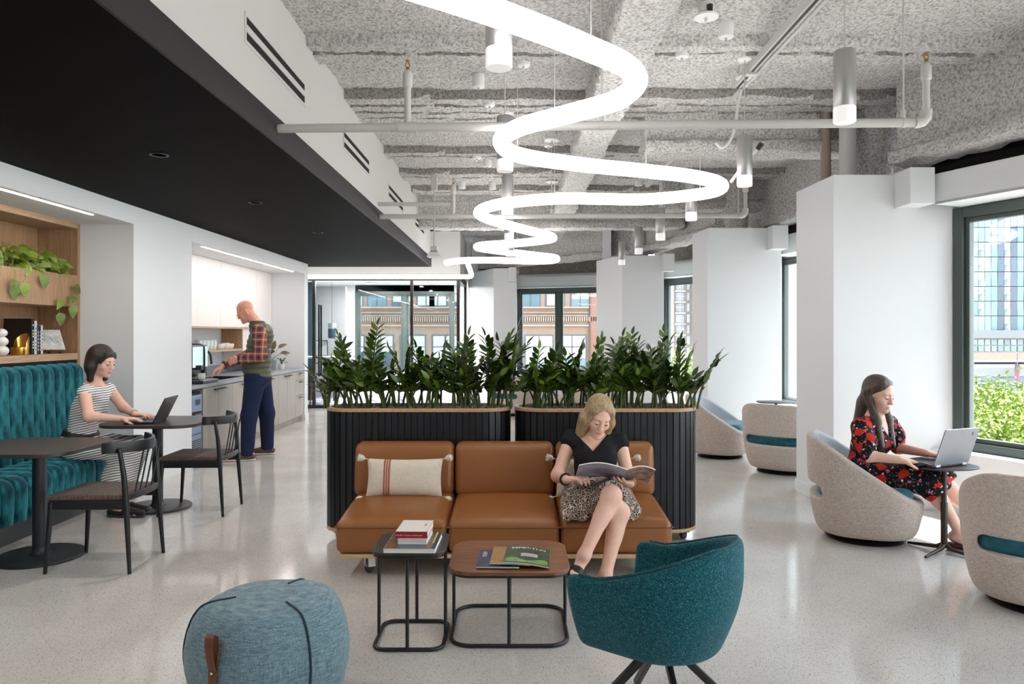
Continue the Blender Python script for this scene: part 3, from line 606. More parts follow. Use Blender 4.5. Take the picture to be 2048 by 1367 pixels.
pipe(-1.455, 8.0, 2.47, 7.93, 2.71, -.66, (.4, 2.4), 'far horizontal sprinkler pipe crossing behind the second tube loop')
t = thing('sprinkler_pipe', 'short pipe stub above the far sprinkler pipe ending at its riser', 'pipe', (-1.1, 7.97, 2.84))
obj('main', MB().tube([(-1.467, 7.97, 2.84), (-.69, 7.97, 2.84)], .022, 12), 'pipe_paint', t, smooth=True)
# ---- conduits and strut along the room
def run(name, lb, cat, pts, r, m='pipe_paint', seg=10): return tag(obj(name, MB().tube(pts, r, seg), m, smooth=True), lb, cat)
run('conduit', 'long thin conduit running beside the central sprayed beam', 'conduit', [(.93, -3, 3.36), (.93, 14.0, 3.36)], .018)
run('conduit', 'thin conduit on the right dropping in a bend behind the near pipe', 'conduit', bez([(1.86, -3, 3.44), (1.86, 5.6, 3.44), (1.84, 6.0, 3.42), (1.80, 6.08, 3.1), (1.72, 6.1, 2.98), (1.66, 6.1, 3.02)], 6), .013)
t = thing('strut_channel', 'grey strut channel fixed to the ceiling on the right side', 'channel', (1.79, 3, 3.46))
obj('channel', MB().box(1.765, 1.815, -3, 5.95, 3.42, 3.48), 'pipe_paint', t); obj('channel', MB().box(1.765, 1.815, 6.9, 10.0, 3.42, 3.48), 'pipe_paint', t)
obj('slot', MB().box(1.78, 1.80, -3, 5.95, 3.417, 3.4205), 'charcoal', t)
for y in (2.6, 4.2, 5.6, 7.6): obj('bracket', MB().box(1.745, 1.835, y-.03, y+.03, 3.40, 3.42), 'pipe_paint', t)
# ---- ceiling canisters: white driver boxes for the lights
can = [(1412, 30, 'white canopy with a black plug at the top of the ceiling', 1), (1452, 70, 'small round white canister right of the canopy with the plug', 0), (1364, 110, 'small round white canister below the canopy with the plug', 0), (1492, 153, 'white canopy touching the strut channel', 1), (1047, 127, 'small white canister just right of the nearest left pendant', 0), (957, 170, 'small white canister left of the second left pendant, upper one', 0), (979, 208, 'small white canister left of the second left pendant, lower one', 0), (1197, 247, 'small white canister over the near pipe beside the beam', 0), (1104, 278, 'flat white canopy inside the second tube loop', 1), (1097, 290, 'small white canister under the flat canopy inside the tube loop', 0), (954, 314, 'small white canister left of the third pendant, upper one', 0), (975, 330, 'small white canister left of the third pendant, lower one', 0), (924, 374, 'small white canister by the far sprinkler riser', 0), (985, 376, 'small white canister between far riser and third pendant', 0), (1103, 362, 'flat white canopy under the beam in the far loop', 1)]
for x, y, lb, wide in can:
    z = 3.46; d = (z-HC)*F/(666-y); p = at(x, y, d)
    t = thing('ceiling_canister', lb, 'fixture', p, group='white canisters on the sprayed ceiling')
    if wide: obj('body', MB().lathe([(0, 3.44), (.075, 3.442), (.08, 3.452), (.05, 3.47), (.045, 3.56), (0, 3.56)], (p.x, p.y, 0), 22), 'white_plastic', t, smooth=True)
    else: obj('body', MB().lathe([(0, 3.44), (.044, 3.44), (.05, 3.446), (.05, 3.56), (0, 3.56)], (p.x, p.y, 0), 22), 'white_plastic', t, smooth=True)
    obj('nipple', MB().lathe([(0, 3.42), (.008, 3.42), (.008, 3.445), (0, 3.445)], (p.x, p.y, 0), 8), 'chrome', t, smooth=True)
    if y == 30: obj('plug', MB().lathe([(0, 3.46), (.018, 3.462), (.02, 3.50), (0, 3.51)], (p.x+.01, p.y-.055, 0), 12), 'black_metal', t, smooth=True)
# ---- hanging fitting at the end of the black ceiling
t = thing('hanging_speaker', 'small pale flared fitting hanging on a rod by the black ceiling end', 'fixture', (-1.03, 9.5, 2.45))
obj('rod', MB().tube([(-1.03, 9.5, 2.56), (-1.03, 9.5, 3.3)], .011, 8), 'pipe_paint', t, smooth=True)
obj('mount', MB().box(-1.07, -.99, 9.46, 9.54, 3.28, 3.52), 'pipe_paint', t, bevel=.006)
obj('housing', MB().box(-1.075, -.985, 9.45, 9.55, 2.50, 2.565), 'pipe_paint', t, bevel=.008)
obj('gasket', MB().box(-1.077, -.983, 9.448, 9.552, 2.492, 2.50), 'charcoal', t)
obj('shade', MB().loft([[(-1.08, 9.44, 2.492), (-.98, 9.44, 2.492), (-.98, 9.56, 2.492), (-1.08, 9.56, 2.492)], [(-1.115, 9.38, 2.425), (-.93, 9.38, 2.425), (-.93, 9.62, 2.425), (-1.115, 9.62, 2.425)]]), 'white_plastic', t)

t = thing('standpipe', 'smooth white vertical pipe rising behind the near pier top', 'pipe', (2.98, 6.62, 2.76))
obj('pipe', MB().tube([(2.98, 6.62, 2.76), (2.98, 6.62, 3.54)], .072, 20), 'pipe_paint', t, smooth=True)
t = thing('standpipe', 'thinner brownish vertical pipe left of the white standpipe behind the near pier', 'pipe', (2.86, 6.80, 2.76))
obj('pipe', MB().tube([(2.86, 6.80, 2.3), (2.86, 6.80, 3.54)], .045, 16), 'brown_pipe', t, smooth=True)
t = thing('security_sensor', 'little black sensor at the end of a short white arm near the second right pendant', 'fixture', (1.88, 5.6, 2.95))
obj('arm', MB().tube([(1.68, 5.75, 2.62), (1.80, 5.68, 2.80), (1.855, 5.62, 2.86)], .014, 8), 'pipe_paint', t, smooth=True)
obj('head', MB().tube([(1.85, 5.63, 2.85), (1.872, 5.60, 2.885)], .02, 12), 'black_metal', t, smooth=True)
# ================================================================== IMPLICIT SURFACES (for soft furniture and people)
def smin(a, b, k):
    h = np.clip(.5+.5*(b-a)/k, 0, 1); return b*(1-h)+a*h-k*h*(1-h)
def smax(a, b, k): return -smin(-a, -b, k)
def nets(D, o, h):
    """surface nets on a grid of distances"""
    S = D < 0; nx, ny, nz = D.shape
    c = [S[i:nx-1+i, j:ny-1+j, k:nz-1+k] for i in (0, 1) for j in (0, 1) for k in (0, 1)]
    al = c[0].copy(); an = c[0].copy()
    for q in c[1:]: al &= q; an |= q
    act = an & ~al; I = np.argwhere(act); n = len(I); idx = np.full(act.shape, -1, np.int32); idx[act] = np.arange(n)
    pos = np.zeros((n, 3)); cnt = np.zeros(n)
    off = [(i, j, k) for i in (0, 1) for j in (0, 1) for k in (0, 1)]
    dv = {q: D[I[:, 0]+q[0], I[:, 1]+q[1], I[:, 2]+q[2]] for q in off}
    for a in off:
        for ax in range(3):
            if a[ax]: continue
            b = list(a); b[ax] = 1; b = tuple(b); da, db = dv[a], dv[b]; m = (da < 0) != (db < 0)
            t = np.where(m, da/np.where(m, da-db, 1), 0); p = np.zeros((n, 3)); p[:] = a; p[:, ax] = t; pos[m] += p[m]; cnt[m] += 1
    V = (I+pos/cnt[:, None])*h+np.array(o); Fs = []
    for ax in range(3):
        u, w = (ax+1) % 3, (ax+2) % 3; sl0 = [slice(None)]*3; sl1 = [slice(None)]*3; sl0[ax] = slice(0, -1); sl1[ax] = slice(1, None)
        A, B = S[tuple(sl0)], S[tuple(sl1)]; E = np.argwhere(A != B); E = E[(E[:, u] > 0) & (E[:, w] > 0) & (E[:, u] < D.shape[u]-1) & (E[:, w] < D.shape[w]-1)]
        fl_ = A[E[:, 0], E[:, 1], E[:, 2]]; qs = []
        for du, dw in ((-1, -1), (0, -1), (0, 0), (-1, 0)):
            e = E.copy(); e[:, u] += du; e[:, w] += dw; qs.append(idx[e[:, 0], e[:, 1], e[:, 2]])
        q = np.stack(qs, 1); q[~fl_] = q[~fl_][:, ::-1]; Fs.append(q)
    return V, np.concatenate(Fs)
def npmesh(name, V, Fq):
    me = bpy.data.meshes.new(name); me.vertices.add(len(V)); me.vertices.foreach_set('co', V.astype(np.float32).ravel())
    n = len(Fq); me.loops.add(n*4); me.loops.foreach_set('vertex_index', Fq.astype(np.int32).ravel()); me.polygons.add(n)
    me.polygons.foreach_set('loop_start', np.arange(0, n*4, 4, dtype=np.int32)); me.polygons.foreach_set('loop_total', np.full(n, 4, np.int32))
    me.update(calc_edges=True); me.validate(); me.shade_smooth(); return me
def sdf_mesh(name, fn, lo, hi, h):
    ax = [np.arange(lo[i], hi[i]+h, h) for i in range(3)]
    X, Y, Z = ax[0][:, None, None], ax[1][None, :, None], ax[2][None, None, :]
    D = fn(X, Y, Z)+np.zeros((len(ax[0]), len(ax[1]), len(ax[2]))); V, Fq = nets(D, lo, h); return V, Fq
class SDF:
    def __init__(s, k=.03): s.p = []; s.k = k; s.cuts = []
    def cap(s, a, b, ra, rb=None, k=None, sq=None, op='u'):
        a = np.array(a, float); b = np.array(b, float); rb = ra if rb is None else rb; R = max(ra, rb)
        def d(X, Y, Z):
            dx, dy, dz = X-a[0], Y-a[1], Z-a[2]; ba = b-a; L2 = max(ba@ba, 1e-9); t = np.clip((dx*ba[0]+dy*ba[1]+dz*ba[2])/L2, 0, 1)
            ex, ey, ez = dx-ba[0]*t, dy-ba[1]*t, dz-ba[2]*t
            if sq is not None:
                n, f = sq; q = (ex*n[0]+ey*n[1]+ez*n[2])*(f-1); ex, ey, ez = ex+q*n[0], ey+q*n[1], ez+q*n[2]
            return np.sqrt(ex*ex+ey*ey+ez*ez)-(ra+(rb-ra)*t)
        pad = R*(1/min(1, sq[1]) if sq is not None else 1); s.p.append((np.minimum(a, b)-pad, np.maximum(a, b)+pad, d, s.k if k is None else k, op)); return s
    def ell(s, c, r, A=None, k=None, op='u'):
        c = np.array(c, float); A = np.eye(3) if A is None else np.array(A, float); r = np.array(r, float)   # rows of A = local axes
        def d(X, Y, Z):
            dx, dy, dz = X-c[0], Y-c[1], Z-c[2]; l2 = 0; g2 = 0
            for i in range(3):
                q = (dx*A[i, 0]+dy*A[i, 1]+dz*A[i, 2])/r[i]; l2 = l2+q*q; g2 = g2+(q/r[i])**2
            l = np.sqrt(l2); return l*(l-1)/np.maximum(np.sqrt(g2), 1e-6)
        e = np.sqrt(((A*r[:, None])**2).sum(0)); s.p.append((c-e, c+e, d, s.k if k is None else k, op)); return s
    def cut(s, fn, k=.006): s.cuts.append((fn, k)); return s
    def mesh(s, name, h):
        us = [q for q in s.p if q[4] == 'u']; lo = np.min([q[0] for q in us], 0)-3*h-.01; hi = np.max([q[1] for q in us], 0)+3*h+.01
        ax = [np.arange(lo[i], hi[i]+h, h, dtype=np.float32) for i in range(3)]; D = np.full([len(q) for q in ax], .3, np.float32)
        for a, b, d, k, op in s.p:
            i0 = np.maximum(((a-k-3*h-lo)/h).astype(int), 0); i1 = np.minimum(((b+k+3*h-lo)/h).astype(int)+2, D.shape)
            if (i1 <= i0).any(): continue
            sl_ = tuple(slice(i0[i], i1[i]) for i in range(3)); g = [ax[i][sl_[i]] for i in range(3)]
            v = d(g[0][:, None, None], g[1][None, :, None], g[2][None, None, :]).astype(np.float32)
            D[sl_] = smin(D[sl_], v, k) if op == 'u' else smax(D[sl_], -v, k)
        X, Y, Z = ax[0][:, None, None], ax[1][None, :, None], ax[2][None, None, :]
        for fn, k in s.cuts: D = smax(D, (fn(X, Y, Z)+np.zeros(D.shape)).astype(np.float32), k)
        D[0] = D[-1] = .3; D[:, 0] = D[:, -1] = .3; D[:, :, 0] = D[:, :, -1] = .3
        V, Fq = nets(D, lo, h); return npmesh(name, V, Fq)
# ================================================================== FURNITURE
def pillow(c, w, h, t, lean, yaw=0):
    def fn(sgn):
        def g(a, b):
            u, v = a*2-1, b*2-1; th = t*(max(0, 1-abs(u)**3.2)*max(0, 1-abs(v)**3.2))**.6
            x = w/2*u*(1-.05*(1-abs(v)**2)*abs(u)); z = h/2*v*(1-.07*(1-abs(u)**2)*abs(v)); return Vector((x, sgn*(th/2)*(-1), z))
        return g
    Mx = Matrix.Translation(c) @ Matrix.Rotation(yaw, 4, 'Z') @ Matrix.Rotation(lean, 4, 'X'); return fn, Mx
# ---- sofa
sofa = thing('sofa', 'caramel leather three-seat sofa on a plywood base with castors', 'sofa', (-.06, 4.7, 0))
obj('base_board', MB().prism(rrect(-1.045, .925, 4.375, 5.06, .05), .118, .143), 'ply', sofa, bevel=.004)
for i in range(3):
    x0 = -1.06+.667*i; x1 = x0+.661
    def seatfn(p, x0=x0, x1=x1):
        u = (p.x-x0)/(x1-x0)*2-1; v = (p.y-4.36)/.60; q = p.copy()
        if p.z > .3: q.z += .028*max(0, 1-u**4)*max(0, 1-(2*min(1, max(0, v))-1)**4)+.045*min(1, max(0, v))
        return q
    obj('seat_cushion', MB().rbox(x0, x1, 4.36, 5.07, .145, .338, .045, 5, 9, seatfn), 'leather', sofa, smooth=True)
    pts = [(x0-.001, 4.75, .318), (x0-.001, 4.40, .3075), (x0+.012, 4.372, .305), (x0+.045, 4.3595, .304), (x1-.045, 4.3595, .304), (x1-.012, 4.372, .305), (x1+.001, 4.40, .3075), (x1+.001, 4.75, .318)]
    obj('piping', MB().tube(bez(pts, 5), .0032, 6), 'seam', sofa, smooth=True)
    def backfn(p): q = p.copy(); k = (p.z-.36)/.36; q.y += .05*k; q.y -= .012*math.sin(PI*min(1, max(0, k))) if p.y < 4.98 else 0; return q
    bx0 = -1.075+.673*i; obj('back_cushion', MB().rbox(bx0+.003, bx0+.668, 4.915, 5.055, .36, .715, .05, 5, 7, backfn), 'leather', sofa, smooth=True)
    obj('piping', MB().tube(bez([(bx0+.03, 4.955, .38), (bx0+.028, 4.985, .60), (bx0+.05, 4.975, .682), (bx0+.10, 4.972, .692), (bx0+.57, 4.972, .692), (bx0+.62, 4.975, .682), (bx0+.643, 4.985, .60), (bx0+.641, 4.955, .38)], 5), .0028, 6), 'seam', sofa, smooth=True)
def castor(x, y, par, col='chrome', R=.055, top=.118, yaw=.5):
    c = Matrix.Translation((x, y, 0)) @ Matrix.Rotation(yaw, 4, 'Z'); T = lambda p: c @ Vector(p)
    m = MB(); v = MB().lathe([(.4*R, -.014), (.93*R, -.016), (R, -.008), (R, .008), (.93*R, .016), (.4*R, .014)], (0, 0, 0), 24, closed=True); m.add([T((p[2], p[0], p[1]+R)) for p in v.v], v.f); w = obj('castor', m, 'rubber', par, smooth=True)
    m = MB(); v = MB().lathe([(0, -.015), (.42*R, -.015), (.42*R, .015), (0, .015)], (0, 0, 0), 16); m.add([T((p[2], p[0], p[1]+R)) for p in v.v], v.f)
    for sx in (-.026, .021): m.add([T(p) for p in [(sx, -R*.5, top-.012), (sx, R*.5, top-.012), (sx, R*.25, R*.7), (sx, -R*.25, R*.7), (sx+.005, -R*.5, top-.012), (sx+.005, R*.5, top-.012), (sx+.005, R*.25, R*.7), (sx+.005, -R*.25, R*.7)]], [(0, 1, 2, 3), (7, 6, 5, 4), (0, 4, 5, 1), (1, 5, 6, 2), (2, 6, 7, 3), (3, 7, 4, 0)])
    q = MB().box(-.035, .035, -.035, .035, top-.013, top); m.add([T(p) for p in q.v], q.f); obj('fork', m, col, w, smooth=True)
    if col == 'chrome':
        m = MB(); a, b, d = T((0, -R*.95, R*1.75)), T((0, -R*1.12, R*.95)), (c.to_3x3() @ Vector((1, 0, 0))); m.obox((a+b)/2, (b-a).normalized(), d, (b-a).normalized().cross(d), .026, .022, .002); obj('brake_pedal', m, 'white_plastic', w, bevel=.003)
for x, y in ((-.885, 4.50), (-.06, 4.46), (.78, 4.5), (-.885, 4.95), (.78, 4.95)): castor(x, y, sofa, yaw=.5 if y < 4.8 else 2.4)
for c, lb in (((-.72, 4.845, .505), 'cream throw pillow with a terracotta stripe and tassels, leaning on the left sofa cushion'), ((.52, 4.875, .50), 'cream tasselled throw pillow behind the reading woman')):
    c = Vector(c); t = thing('throw_pillow', lb, 'pillow', c); fn, Mx = pillow(c, .50, .25, .11, .30 if c.x < 0 else -.16)
    Mx = Matrix.Translation(c) @ Matrix.Rotation(-.22 if c.x < 0 else -.13, 4, 'X')
    m = MB()
    for sg in (1, -1):
        f = fn(sg); m.grid(lambda a, b: Mx @ f(a, b), 28, 18)
    o = obj('cover', m, 'linen', t, smooth=True)
    if c.x < 0:
        f = fn(1); m = MB(); m.grid(lambda a, b: Mx @ (f(.235+a*.085, b)+Vector((0, -.003, 0))), 6, 18); obj('stripe', m, 'terracotta', t, smooth=True)
        m = MB()
        for a0 in (.258, .288): m.grid(lambda a, b: Mx @ (f(a0+a*.008, b)+Vector((0, -.0045, 0))), 2, 18)
        obj('stitching', m, 'linen', t, smooth=True)
    for sx in (-1, 1):
        for sz in (-1, 1):
            p = Mx @ Vector((sx*.252, 0, sz*.122)); dr = Vector((sx*.8, -.15, sz*.25-.1)).normalized()
            m = MB().tube([p, p+dr*.012, p+dr*.018, p+dr*.03, p+dr*.05, p+dr*.058], [.004, .005, .014, .021, .024, .016], 12)
            rg = random.Random(int(sx+3*sz))
            for k in range(14):
                d2 = (dr+Vector((rg.uniform(-.5, .5), rg.uniform(-.5, .5), rg.uniform(-.5, .5)))).normalized(); m.tube([p+dr*.02, p+dr*.02+d2*.024, p+dr*.02+d2*.044], [.006, .007, .004], 5)
            obj('tassel', m, 'linen', t, smooth=True)
# ---- planters
def planter(x0, x1, lb):
    y0, y1, r = 5.125, 5.56, .2; t = thing('planter', lb, 'planter', ((x0+x1)/2, (y0+y1)/2, 0))
    obj('core', MB().prism(rrect(x0+.02, x1-.02, y0+.02, y1-.02, r-.02, 10), .09, .88), 'black_metal', t)
    out = rrect(x0, x1, y0, y1, r, 12); inn = rrect(x0+.03, x1-.03, y0+.03, y1-.03, r-.03, 12); n = len(out); m = MB()
    vs = [(p[0], p[1], .903) for p in out]+[(p[0], p[1], .928) for p in out]+[(p[0], p[1], .928) for p in inn]+[(p[0], p[1], .903) for p in inn]
    m.add(vs, [(k*n+i, k*n+(i+1) % n, ((k+1) % 4)*n+(i+1) % n, ((k+1) % 4)*n+i) for k in range(4) for i in range(n)]); obj('rim', m, 'oak_flat', t, bevel=.004)
    obj('base_plate', MB().prism(rrect(x0, x1, y0, y1, r, 10), .066, .09), 'ply', t, bevel=.003)
    obj('liner', MB().prism(rrect(x0+.03, x1-.03, y0+.03, y1-.03, r-.03, 8), .87, .905), 'charcoal', t)
    me = MB().box(-.0195, .0195, -.008, .008, .09, .903).mesh('slat'); me.materials.append(M['slat_black'])
    # walk the outline
    pth = rrect(x0+.012, x1-.012, y0+.012, y1-.012, r-.012, 40); L_ = 0; seg = []
    for i in range(len(pth)):
        a, b = Vector(pth[i]), Vector(pth[(i+1) % len(pth)]); seg.append((L_, a, b)); L_ += (b-a).length
    N_ = int(L_/.0445)
    for k in range(N_):
        s = L_*(k+.5)/N_
        for l0, a, b in reversed(seg):
            if l0 <= s: break
        d = (b-a).normalized(); p = a+d*(s-l0); inst('slat', me, t, Matrix.Translation((p.x, p.y, 0)) @ Matrix.Rotation(math.atan2(d.y, d.x), 4, 'Z'))
    for x, y in ((x0+.11, y0+.1), (x1-.11, y0+.1), (x0+.11, y1-.1), (x1-.11, y1-.1)): castor(x, y, t, 'black_metal', .026, .066, .2)
    def soilf(a, b):
        x = x0+.04+(x1-x0-.08)*a; y = y0+.04+(y1-y0-.08)*b; return Vector((x, y, .915+.012*math.sin(x*31)*math.sin(y*37)+random.uniform(-.004, .004)))
    m = MB().prism(rrect(x0+.031, x1-.031, y0+.031, y1-.031, r-.031, 8), .90, .912); so_ = obj('soil', m, 'soil', t)
    m = MB(); rg = random.Random(int(x0*100))
    for k in range(420):   # tangled dried moss
        x = rg.uniform(x0+.07, x1-.07); y = rg.uniform(y0+.035, y1-.06); 
        if (x < x0+.2 or x > x1-.2) and y < y0+.12: continue
        a = rg.uniform(0, 6.3); l = rg.uniform(.02, .055); h = rg.uniform(.008, .03); d = Vector((math.cos(a), math.sin(a), 0)); p = Vector((x, y, .912)); q = Vector((-d.y, d.x, 0))*rg.uniform(-.02, .02)
        m.tube([p-d*l/2, p+q+Vector((0, 0, h)), p+d*l/2+q*.5+Vector((0, 0, h*.3))], .0016, 3, caps=False)
    obj('moss', m, 'moss', t, kind='stuff')
    return t
planter(-1.346, -.024, 'left black slatted planter with oak rim on small castors')
planter(.0, 1.30, 'right black slatted planter with oak rim, behind the reading woman')
# ---- ZZ plants
def leafmesh(name, L_, w, fold, droop, mt, nseg=5, tip=.75):
    vs = []; fs = []
    for i in range(nseg+1):
        t = i/nseg; ww = w/2*math.sin(PI*min(1, t**tip))**.8 if 0 < i < nseg else .0008; z = -droop*t*t
        vs += [(-ww, t*L_, z+fold*ww), (0, t*L_, z), (ww, t*L_, z+fold*ww)]
    for i in range(nseg):
        a = i*3; fs += [(a, a+1, a+4, a+3), (a+1, a+2, a+5, a+4)]
    me = bpy.data.meshes.new(name); me.from_pydata(vs, [], fs); me.materials.append(M[mt]); me.shade_smooth(); return me
ZL = [leafmesh('leaf', 1, .40, .3, .10, 'leaf_zz'), leafmesh('leaf', 1, .36, .4, .2, 'leaf_zz'), leafmesh('leaf', 1, .40, .3, .05, 'leaf_zz_light')]
def frame(y, z):
    y = y.normalized(); x = y.cross(z).normalized(); z = x.cross(y); return Matrix((x, y, z)).transposed().to_4x4()
def zz(name, base, stems, lb, rg):
    t = thing(name, lb, 'plant', base, group=None)
    for (dx, dy, az, lean, L_, ls) in stems:
        p0 = Vector(base)+Vector((dx, dy, 0)); dh = Vector((math.cos(az), math.sin(az), 0)); n = 12; pts = []; rad = []
        for i in range(n+1):
            s = i/n; ang = lean*(.25+.95*s); pts.append(p0.copy() if not pts else pts[-1]+(dh*math.sin(ang)+Vector((0, 0, math.cos(ang))))*(L_/n)); rad.append(.0075*(1-s)**.7+.002)
        st = obj('stem', MB().tube(pts, rad, 7), 'stem_zz', t, smooth=True)
        k = int(L_/.037); tw = rg.uniform(-.5, .5)
        for j in range(3, k+1):
            s = j/k
            if s < .11: continue
            f = s*n; i = min(n-1, int(f)); p = pts[i].lerp(pts[i+1], f-i); T = (pts[i+1]-pts[i]).normalized(); sd = T.cross(Vector((math.sin(az+tw), -math.cos(az+tw), .15))).normalized(); sd = T.cross(sd).normalized()
            sz = ls*(.62+.5*math.sin(PI*min(1, s*.86+.06)))*rg.uniform(.85, 1.12)
            for sg in ((-1, 1) if j < k else (0,)):
                d = (sd*sg*1.0+T*(.55+.6*s)+Vector((rg.uniform(-.14, .14), rg.uniform(-.14, .14), rg.uniform(-.1, .1)))).normalized() if sg else T
                nrm_ = (T.cross(sd)*(1 if rg.random() < .8 else -.6)+Vector((0, -.3, .6))+T*.4)
                Mx = Matrix.Translation(p+d*.004) @ frame(d, nrm_) @ Matrix.Scale(sz, 4)
                inst('leaf', ZL[2] if rg.random() < .16 else ZL[rg.randrange(2)], st, Mx)
rg = random.Random(11)
zdef = []
# (x px at soil, height of tallest px, text)
spec = [[(672, 690, 'tall thin'), (722, 655, 'tallest upright'), (778, 708, 'short spreading'), (822, 690, 'arching'), (872, 690, 'bushy'), (920, 676, 'broad dark'), (962, 700, 'low fan of'), (1003, 658, 'tall leaning')],
        [(1068, 700, 'upright small'), (1112, 705, 'low'), (1146, 690, 'pale topped'), (1186, 680, 'arching long'), (1226, 676, 'broad glossy'), (1268, 672, 'curving tall'), (1318, 668, 'feathery dark'), (1372, 686, 'outward leaning')]]
lbls = [['first from the left end, thin upright fronds', 'second from the left, with the tallest upright frond', 'third from the left, spreading fronds', 'fourth from the left, arching fronds', 'fifth from the left, bushy fronds', 'sixth from the left, broad dark fronds', 'seventh from the left, low fan of fronds', 'at the right end, tall fronds leaning right'],
        ['first from the left end, upright small fronds', 'second from the left, low fronds', 'third from the left, pale topped fronds', 'fourth from the left, long arching fronds', 'fifth from the left, broad glossy fronds', 'sixth from the left, tall curving fronds', 'seventh from the left, feathery dark fronds', 'at the right end, fronds leaning outward']]
for pi, row in enumerate(spec):
    for qi, (x, top, _) in enumerate(row):
        Y = 5.34+rg.uniform(-.05, .05); X = (x-CX)/F*Y; zt = HC+(666-top)/F*Y; L0 = (zt-.92); stems = []
        for k in range(11):
            az = rg.uniform(0, 2*PI) if k else (-.6 if qi < 4 else .4)+rg.uniform(-.4, .4)
            if k == 0: lean = rg.uniform(.05, .25); L_ = L0*1.04
            else: lean = rg.uniform(.2, .85); L_ = L0*rg.uniform(.55, 1.0)
            if k in (5, 8): L_ *= .62; az = -PI/2+rg.uniform(-.8, .8)
            if qi == 7 and k in (1, 2): az = rg.uniform(-.5, .5)
            if pi == 0 and qi == 0 and k in (1, 2): az = PI+rg.uniform(-.5, .5); L_ *= .8
            ox, oy = rg.uniform(-.075, .075), rg.uniform(-.11, .10)
            if k in (6, 9): L_ = L0*rg.uniform(.38, .55); az = -PI/2+rg.uniform(-1.1, 1.1); lean = rg.uniform(.5, .9); oy = rg.uniform(-.12, -.04)
            stems.append((ox, oy, az, lean, L_, rg.uniform(.092, .112)))
        zz('zz_plant', (X, Y, .915), stems, 'ZZ plant in the %s planter, %s' % (('left', 'right')[pi], lbls[pi][qi]), rg)
# ---- low tables
def loop_table(x0, x1, y0, y1, zt, r, topm, lb, name, layers):
    t = thing(name, lb, 'table', ((x0+x1)/2, (y0+y1)/2, 0)); z = zt
    for i, (th, m_) in enumerate(layers):
        e = .0 if i == 0 else .006; obj('tabletop' if i == 0 else 'underlay', MB().prism(rrect(x0+e, x1-e, y0+e, y1-e, r-e, 10), z-th, z), m_, t, bevel=.003); z -= th
    e = .012; lp = [(p[0], p[1], .010) for p in rrect(x0+e, x1-e, y0+e, y1-e, r-e, 8)]
    obj('floor_loop', MB().tube(lp, .0095, 8, closed=True), 'black_metal', t, smooth=True)
    for x, y in (((x0+x1)/2, y0+e), ((x0+x1)/2, y1-e), (x0+e, (y0+y1)/2), (x1-e, (y0+y1)/2)): obj('leg', MB().tube([(x, y, .012), (x, y, z)], .0085, 8), 'black_metal', t, smooth=True)
    return t
loop_table(-.312, .262, 3.40, 3.93, .352, .11, 'walnut', 'low walnut topped coffee table with a black wire loop base', 'coffee_table', [(.018, 'walnut'), (.012, 'black_metal')])
loop_table(-.660, -.318, 3.36, 3.72, .452, .07, 'tabletop', 'taller black side table with wire loop base, left of the walnut table', 'side_table', [(.014, 'tabletop'), (.014, 'black_metal')])
# ---- books and magazines on the tables
def slab_book(name, lb, c, w, d, z0, th, rz, cover, cat='book', wave=0, spine=None):
    t = thing(name, lb, cat, (*c, z0)); R_ = Matrix.Translation((*c, z0)) @ Matrix.Rotation(rz, 4, 'Z'); ct = .0015
    def bx(mb, x0, x1, y0, y1, a, b):
        q = MB().box(x0, x1, y0, y1, a, b); mb.add([R_ @ Vector(v) for v in q.v], q.f)
    m = MB(); bx(m, -w/2, w/2, -d/2, d/2, 0, ct); bx(m, -w/2, w/2, -d/2, d/2, th-ct, th)
    if spine == 'y-': bx(m, -w/2, w/2, -d/2-.001, -d/2+ct, 0, th)
    else: bx(m, -w/2-.001, -w/2+ct, -d/2, d/2, 0, th)
    obj('cover', m, cover, t); m = MB(); bx(m, -w/2+.003, w/2-.002, -d/2+.002, d/2-.002, ct, th-ct); obj('pages', m, 'paper', t); return t, R_
def patch(par, R_, x0, x1, y0, y1, z, m_, name='cover_print'):
    m = MB(); m.add([R_ @ Vector(v) for v in ((x0, y0, z), (x1, y0, z), (x1, y1, z), (x0, y1, z))], [(0, 1, 2, 3)]); return obj(name, m, m_, par)
def text(par, body, size, Mx, m_, name='lettering', align='CENTER'):
    cu = bpy.data.curves.new(name, 'FONT'); cu.body = body; cu.size = size; cu.align_x = align; cu.align_y = 'CENTER'; cu.extrude = .0002
    tmp = bpy.data.objects.new('tmp', cu); COL.objects.link(tmp); dg = bpy.context.evaluated_depsgraph_get(); me = bpy.data.meshes.new_from_object(tmp.evaluated_get(dg)); bpy.data.objects.remove(tmp); bpy.data.curves.remove(cu)
    me.name = name; me.materials.clear(); me.materials.append(M[m_]); o = bpy.data.objects.new(name, me); COL.objects.link(o); o.parent = par; o.matrix_parent_inverse = par.matrix_basis.inverted(); o.matrix_basis = Mx; return o
mat('mag_blue', (84, 90, 120), .35, vary=(16, (60, 66, 92), .2)); mat('mag_orange', (206, 160, 96), .35, vary=(40, (120, 80, 44), .2, (1, 6, 1)))
mat('mag_green', (36, 48, 38), .35, vary=(26, (70, 92, 58), .2)); mat('mag_lawn', (84, 124, 52), .35, vary=(30, (140, 176, 96), .2)); mat('mag_photo', (150, 96, 66), .35, vary=(30, (70, 50, 44), .2)); mat('mag_grey', (90, 96, 108), .35)
mat('house_grey', (176, 168, 164), .5); mat('cover_white', (228, 224, 218), .45); mat('stripe_lime', (190, 200, 60), .5)
t, R_ = slab_book('picture_book', 'large picture book under the red-spined book on the black side table', (-.475, 3.50), .235, .28, .452, .020, -.02, 'cover_white')
